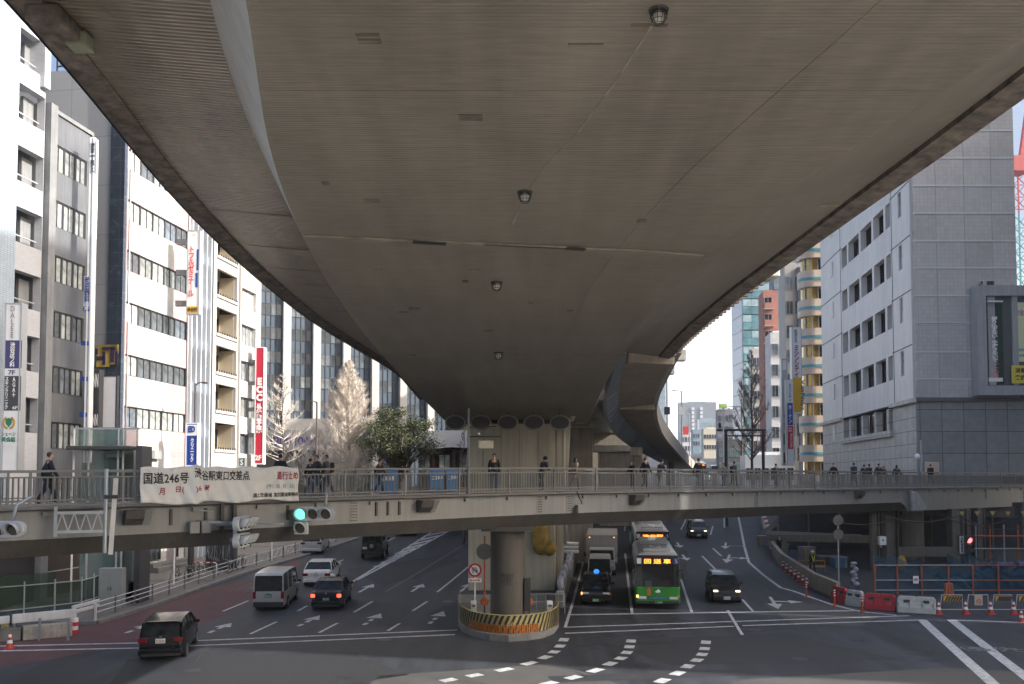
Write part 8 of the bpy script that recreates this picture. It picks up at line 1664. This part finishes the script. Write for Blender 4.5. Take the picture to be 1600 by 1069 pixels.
def person(label, loc, face_az, coat='black', legs='charcoal', kind='walk', ht=1.70, hair='short', extra=None, group=None, longcoat=False, detail=False, hood=False):
    J = pose(kind); t = thing("person", label, "person", loc, face_az, group); s = ht / 1.72; t.scale = (s, s, s); g = lambda *k: [(J[a], r) for a, r in k]
    body = [g(('pel', (.13, .10)), ('sp', (.115, .085)), ('ch', (.14, .095)), ('nk', (.05, .05)), ('hb', (.066, .078)), ('hm', (.075, .092)), ('ht', (.05, .06)))]
    body[0].insert(5, ((0, J['hb'][1] - .075, 1.60), (.017, .017))) if False else None
    for n, s_ in (('R', 1), ('L', -1)):
        body.append(g(('pel', (.13, .10)), ('hip' + n, .085), ('kn' + n, .055), ('an' + n, .036), ('to' + n, (.038, .03)))); body.append(g(('ch', (.14, .095)), ('sh' + n, .058), ('el' + n, .042), ('wr' + n, .028), ('ha' + n, .026)))
        if detail: body += fingers(J, n, s_)
    body.append([(J['hm'], (.075, .092)), ((0, J['hm'][1] - .108, J['hm'][2] - 0.012), .014)])
    def add(name, mesh, m):
        me = mesh.copy(); me.materials.clear(); me.materials.append(m); o = bpy.data.objects.new(name, me); COL.objects.link(o); o.parent = t; return o
    add("body", skinmesh("body" + kind + str(detail), body, 1), skin_m)
    top = [g(('pel', (.165, .13)), ('sp', (.15, .115)), ('ch', (.17, .125)), ('nk', (.085, .085)))]
    if longcoat: top[0].insert(0, ((0, 0.01, .62), (.19, .15)))
    else: top[0].insert(0, ((0, 0, .84), (.165, .135)))
    for n in 'RL': top.append(g(('ch', (.17, .125)), ('sh' + n, .085), ('el' + n, .066), ('wr' + n, .05)))
    add("coat", skinmesh("top" + kind + str(longcoat), top, 1), cloth[coat])
    for n in ('R', 'L'): pass
    leg = [g(('pel', (.14, .115))) + g(('hip' + n, .105), ('kn' + n, .075), ('an' + n, .058)) for n in 'RL']; add("trousers", skinmesh("leg" + kind, leg, 1), cloth[legs])
    sh = [g(('an' + n, .045), ('to' + n, (.052, .038))) for n in 'RL']
    for n, c in zip('RL', sh): add("shoe", skinmesh("shoe" + kind + n, [c], 1), shoe_m)
    hx, hy, hz = J['hm']; b = MB(); b.sphere((hx, hy + .020, hz + .028), .092, 14, 10, sc=(.86, 1.02, .98)); 
    if hair == 'long': b.rings([[Vector((x * w_, hy + .045 + y * .055, z)) for x, y in ((math.cos(a), math.sin(a)) for a in [i * math.pi / 5 for i in range(10)])] for z, w_ in ((hz + .05, .085), (hz - .08, .088), (hz - .2, .08), (hz - .3, .05))], 0, True)
    if hood: b.sphere((hx, hy + .03, hz + .01), .115, 12, 8)
    # cut the hair so that the face shows
    o = b.build("hair" if not hood else "hood", hair_m if not hood else cloth[coat], t)
    if not hood:
        bmx = bmesh.new(); bmx.from_mesh(o.data); bmesh.ops.delete(bmx, geom=[f for f in bmx.faces if f.calc_center_median().y < hy - .03 and f.calc_center_median().z < hz + .075], context='FACES'); bmx.to_mesh(o.data); bmx.free()
    for s_ in (-1, 1):
        b = MB(); b.sphere((hx + s_ * .030, hy - .088, hz + .004), .009, 6, 4); b.build("eye", ink, t)
        b = MB(); b.sphere((hx + s_ * .078, hy + .005, hz - .01), .022, 6, 5, sc=(.5, .8, 1.2)); b.build("ear", skin_m, t)
    b = MB(); b.box((hx, hy - .092, hz - .045), (.035, .008, .008)); b.build("mouth", mat("lips", (0.25, 0.10, 0.09), var=0), t)
    if extra == 'bag': b = MB(); b.box((.24, .02, .95), (.10, .30, .26)); b.build("shoulder_bag", cloth['brown'], t, 0.03); b = MB(); b.tube([(.24, .02, 1.08), (.18, -.02, 1.42), (.05, .05, 1.46)], .012, 5); b.build("bag_strap", cloth['brown'], t)
    if extra == 'pack': b = MB(); b.box((0, .20, 1.22), (.28, .16, .42)); b.build("backpack", cloth['charcoal'], t, 0.05)
    if extra == 'vest':
        b = MB()
        for s_ in (-1, 1): b.tube([(s_ * .11, -.14, 1.42), (s_ * .03, -.17, 1.15), (s_ * .03, -.16, 1.0)], .028, 5); b.tube([(s_ * .11, .13, 1.42), (s_ * .06, .15, 1.1)], .028, 5)
        b.build("reflective_vest", mat("vest_yellow", (0.55, 0.65, 0.05), emit=(0.5, 0.6, 0.05), estr=0.0, var=0), t)
        b = MB(); b.sphere((hx, hy, hz + .05), .115, 12, 6, sc=(1, 1.1, .75)); b.build("helmet", s_white, t)
    return t
def onbridge(px, n): tt = tpx(px, n); p = Bp(tt, n, ZD); return p
EAST = math.atan2(EX.y, EX.x); fR = EAST + R(90); fL = EAST - R(90); away_ = math.pi  # local -Y turned
PB = [ # px, n, azimuth, coat, legs, pose, height, hair, extra, longcoat, label
 (75, 1.0, fR, 'navy', 'navy', 'walk', 1.74, 'short', None, 0, "man in dark suit walking right at the far left of the footbridge"),
 (438, 1.6, away_, 'navy', 'charcoal', 'stand', 1.74, 'short', None, 0, "person in a dark coat seen from behind above the banner"),
 (496, 1.4, fL, 'charcoal', 'denim', 'walk', 1.70, 'short', None, 0, "left walker of the close pair beside the banner, dark jacket and jeans"),
 (511, 1.2, fL, 'grey', 'denim', 'walk2', 1.70, 'short', 'pack', 0, "right walker of the close pair beside the banner, grey jacket"),
 (484, 3.3, fR, 'black', 'denim', 'walk', 1.60, 'short', None, 0, "short person at the far railing just left of the close pair"),
 (593, 3.3, fR, 'brown', 'charcoal', 'walk', 1.62, 'short', None, 0, "person passing behind the blue sheet panel"),
 (772, 0.7, 0.05, 'black', 'denim', 'stand', 1.80, 'short', None, 0, "man in a black coat facing the camera before the cream pier"),
 (846, 1.4, fR, 'navy', 'charcoal', 'bend', 1.72, 'short', None, 0, "stooping person in a dark jacket walking right before the pier"),
 (898, 1.2, fR, 'beige', 'grey', 'walk2', 1.70, 'long', 'bag', 1, "long haired woman in a beige coat beside the tapered column"),
 (988, 2.6, fL, 'black', 'black', 'walk', 1.60, 'long', None, 0, "small dark walker left of the tall dark-coated one under the ramp"),
 (1008, 1.6, fR, 'black', 'black', 'walk', 1.78, 'short', None, 1, "tall dark-coated walker beneath the exit ramp"),
 (1030, 2.0, fR, 'charcoal', 'grey', 'bend', 1.72, 'short', None, 0, "leaning person in charcoal right of the tall dark-coated one"),
 (1091, 1.4, fR, 'charcoal', 'grey', 'walk', 1.80, 'short', None, 0, "man in a charcoal jacket below the far end of the ramp"),
 (1131, 2.8, fL, 'beige', 'denim', 'walk', 1.60, 'short', 'bag', 0, "small beige-clad walker left of the black gantry"),
 (1147, 2.0, fR, 'grey', 'black', 'walk2', 1.70, 'short', 'pack', 0, "grey-jacketed walker with backpack beneath the black gantry"),
 (1212, 2.6, fR, 'grey', 'black', 'walk', 1.62, 'short', 'pack', 0, "grey-jacketed walker before the stacked street signs"),
 (1303, 1.8, fL, 'black', 'charcoal', 'walk', 1.70, 'short', None, 0, "leftmost walker in front of the grey station building"),
 (1334, 1.6, fR, 'navy', 'black', 'walk2', 1.76, 'short', None, 1, "tall navy-coated walker, second before the grey building"),
 (1350, 2.4, fR, 'charcoal', 'black', 'walk', 1.68, 'short', None, 0, "charcoal-jacketed walker in the middle of the group at right"),
 (1358, 1.2, fR, 'black', 'brown', 'walk2', 1.68, 'short', 'pack', 0, "walker with backpack in the group before the grey building"),
 (1373, 1.9, fR, 'navy', 'black', 'walk', 1.76, 'short', None, 0, "tallest walker of the group, under the lit wall"),
 (1381, 2.8, fL, 'brown', 'denim', 'walk2', 1.62, 'long', 'bag', 0, "brown-coated walker closing the group before the grey building"),
 (1401, 1.4, fR, 'black', 'charcoal', 'walk', 1.66, 'long', None, 0, "long haired walker alone right of the group"),
 (1454, 1.4, fR, 'black', 'black', 'walk2', 1.78, 'short', None, 1, "dark-coated walker just right of the dome camera pole"),
 (1571, 1.0, fL, 'charcoal', 'black', 'walk', 1.78, 'short', None, 0, "rightmost walker on the footbridge, near the edge of the picture")]
for px, n, az_, c, l, k, h, hr, ex, lc, lb in PB:
    person(lb, onbridge(px, n) + Vector((0, 0, 0.0)), az_, c, l, k, h, hr, ex, "people crossing the footbridge", bool(lc), detail=px in (75, 772), hood=(px == 846))
p = G(1272, 904); person("site worker in black with a yellow reflective vest and white helmet", p + Vector((0.3, 1.2, 0.0)), 0.2, 'black', 'black', 'walk', 1.76, 'short', 'vest')
p = G(1211, 872); person("dark worker standing by the site gate far up the hoarding", p + Vector((0.5, 0.5, 0.05)), 0.5, 'navy', 'navy', 'stand', 1.70)
for px, Y, lb, c in ((381, 72, "pedestrian on the left pavement, legs showing under the bridge, dark trousers", 'black'), (391, 74, "second pedestrian on the left pavement beside the first, lighter coat", 'grey')):
    person(lb, base(px, Y) + Vector((0, 0, 0.04)), 0.3, c, 'black', 'walk', 1.7)
hz = mat("haze_air", (1, 1, 1), var=0)
t_ = hz.node_tree; t_.nodes.clear(); oo = t_.nodes.new("ShaderNodeOutputMaterial"); pv = t_.nodes.new("ShaderNodeVolumePrincipled")
pv.inputs["Color"].default_value = (0.90, 0.94, 1.0, 1); pv.inputs["Density"].default_value = 0.0002; pv.inputs["Anisotropy"].default_value = 0.35; t_.links.new(pv.outputs[0], oo.inputs["Volume"])
b = MB(); b.box((0, 350, 42), (1210, 1110, 90)); o = b.build("haze", hz, None, kind="stuff"); o.display_type = 'WIRE'
SC.cycles.volume_bounces = 0
bpy.context.view_layer.update()
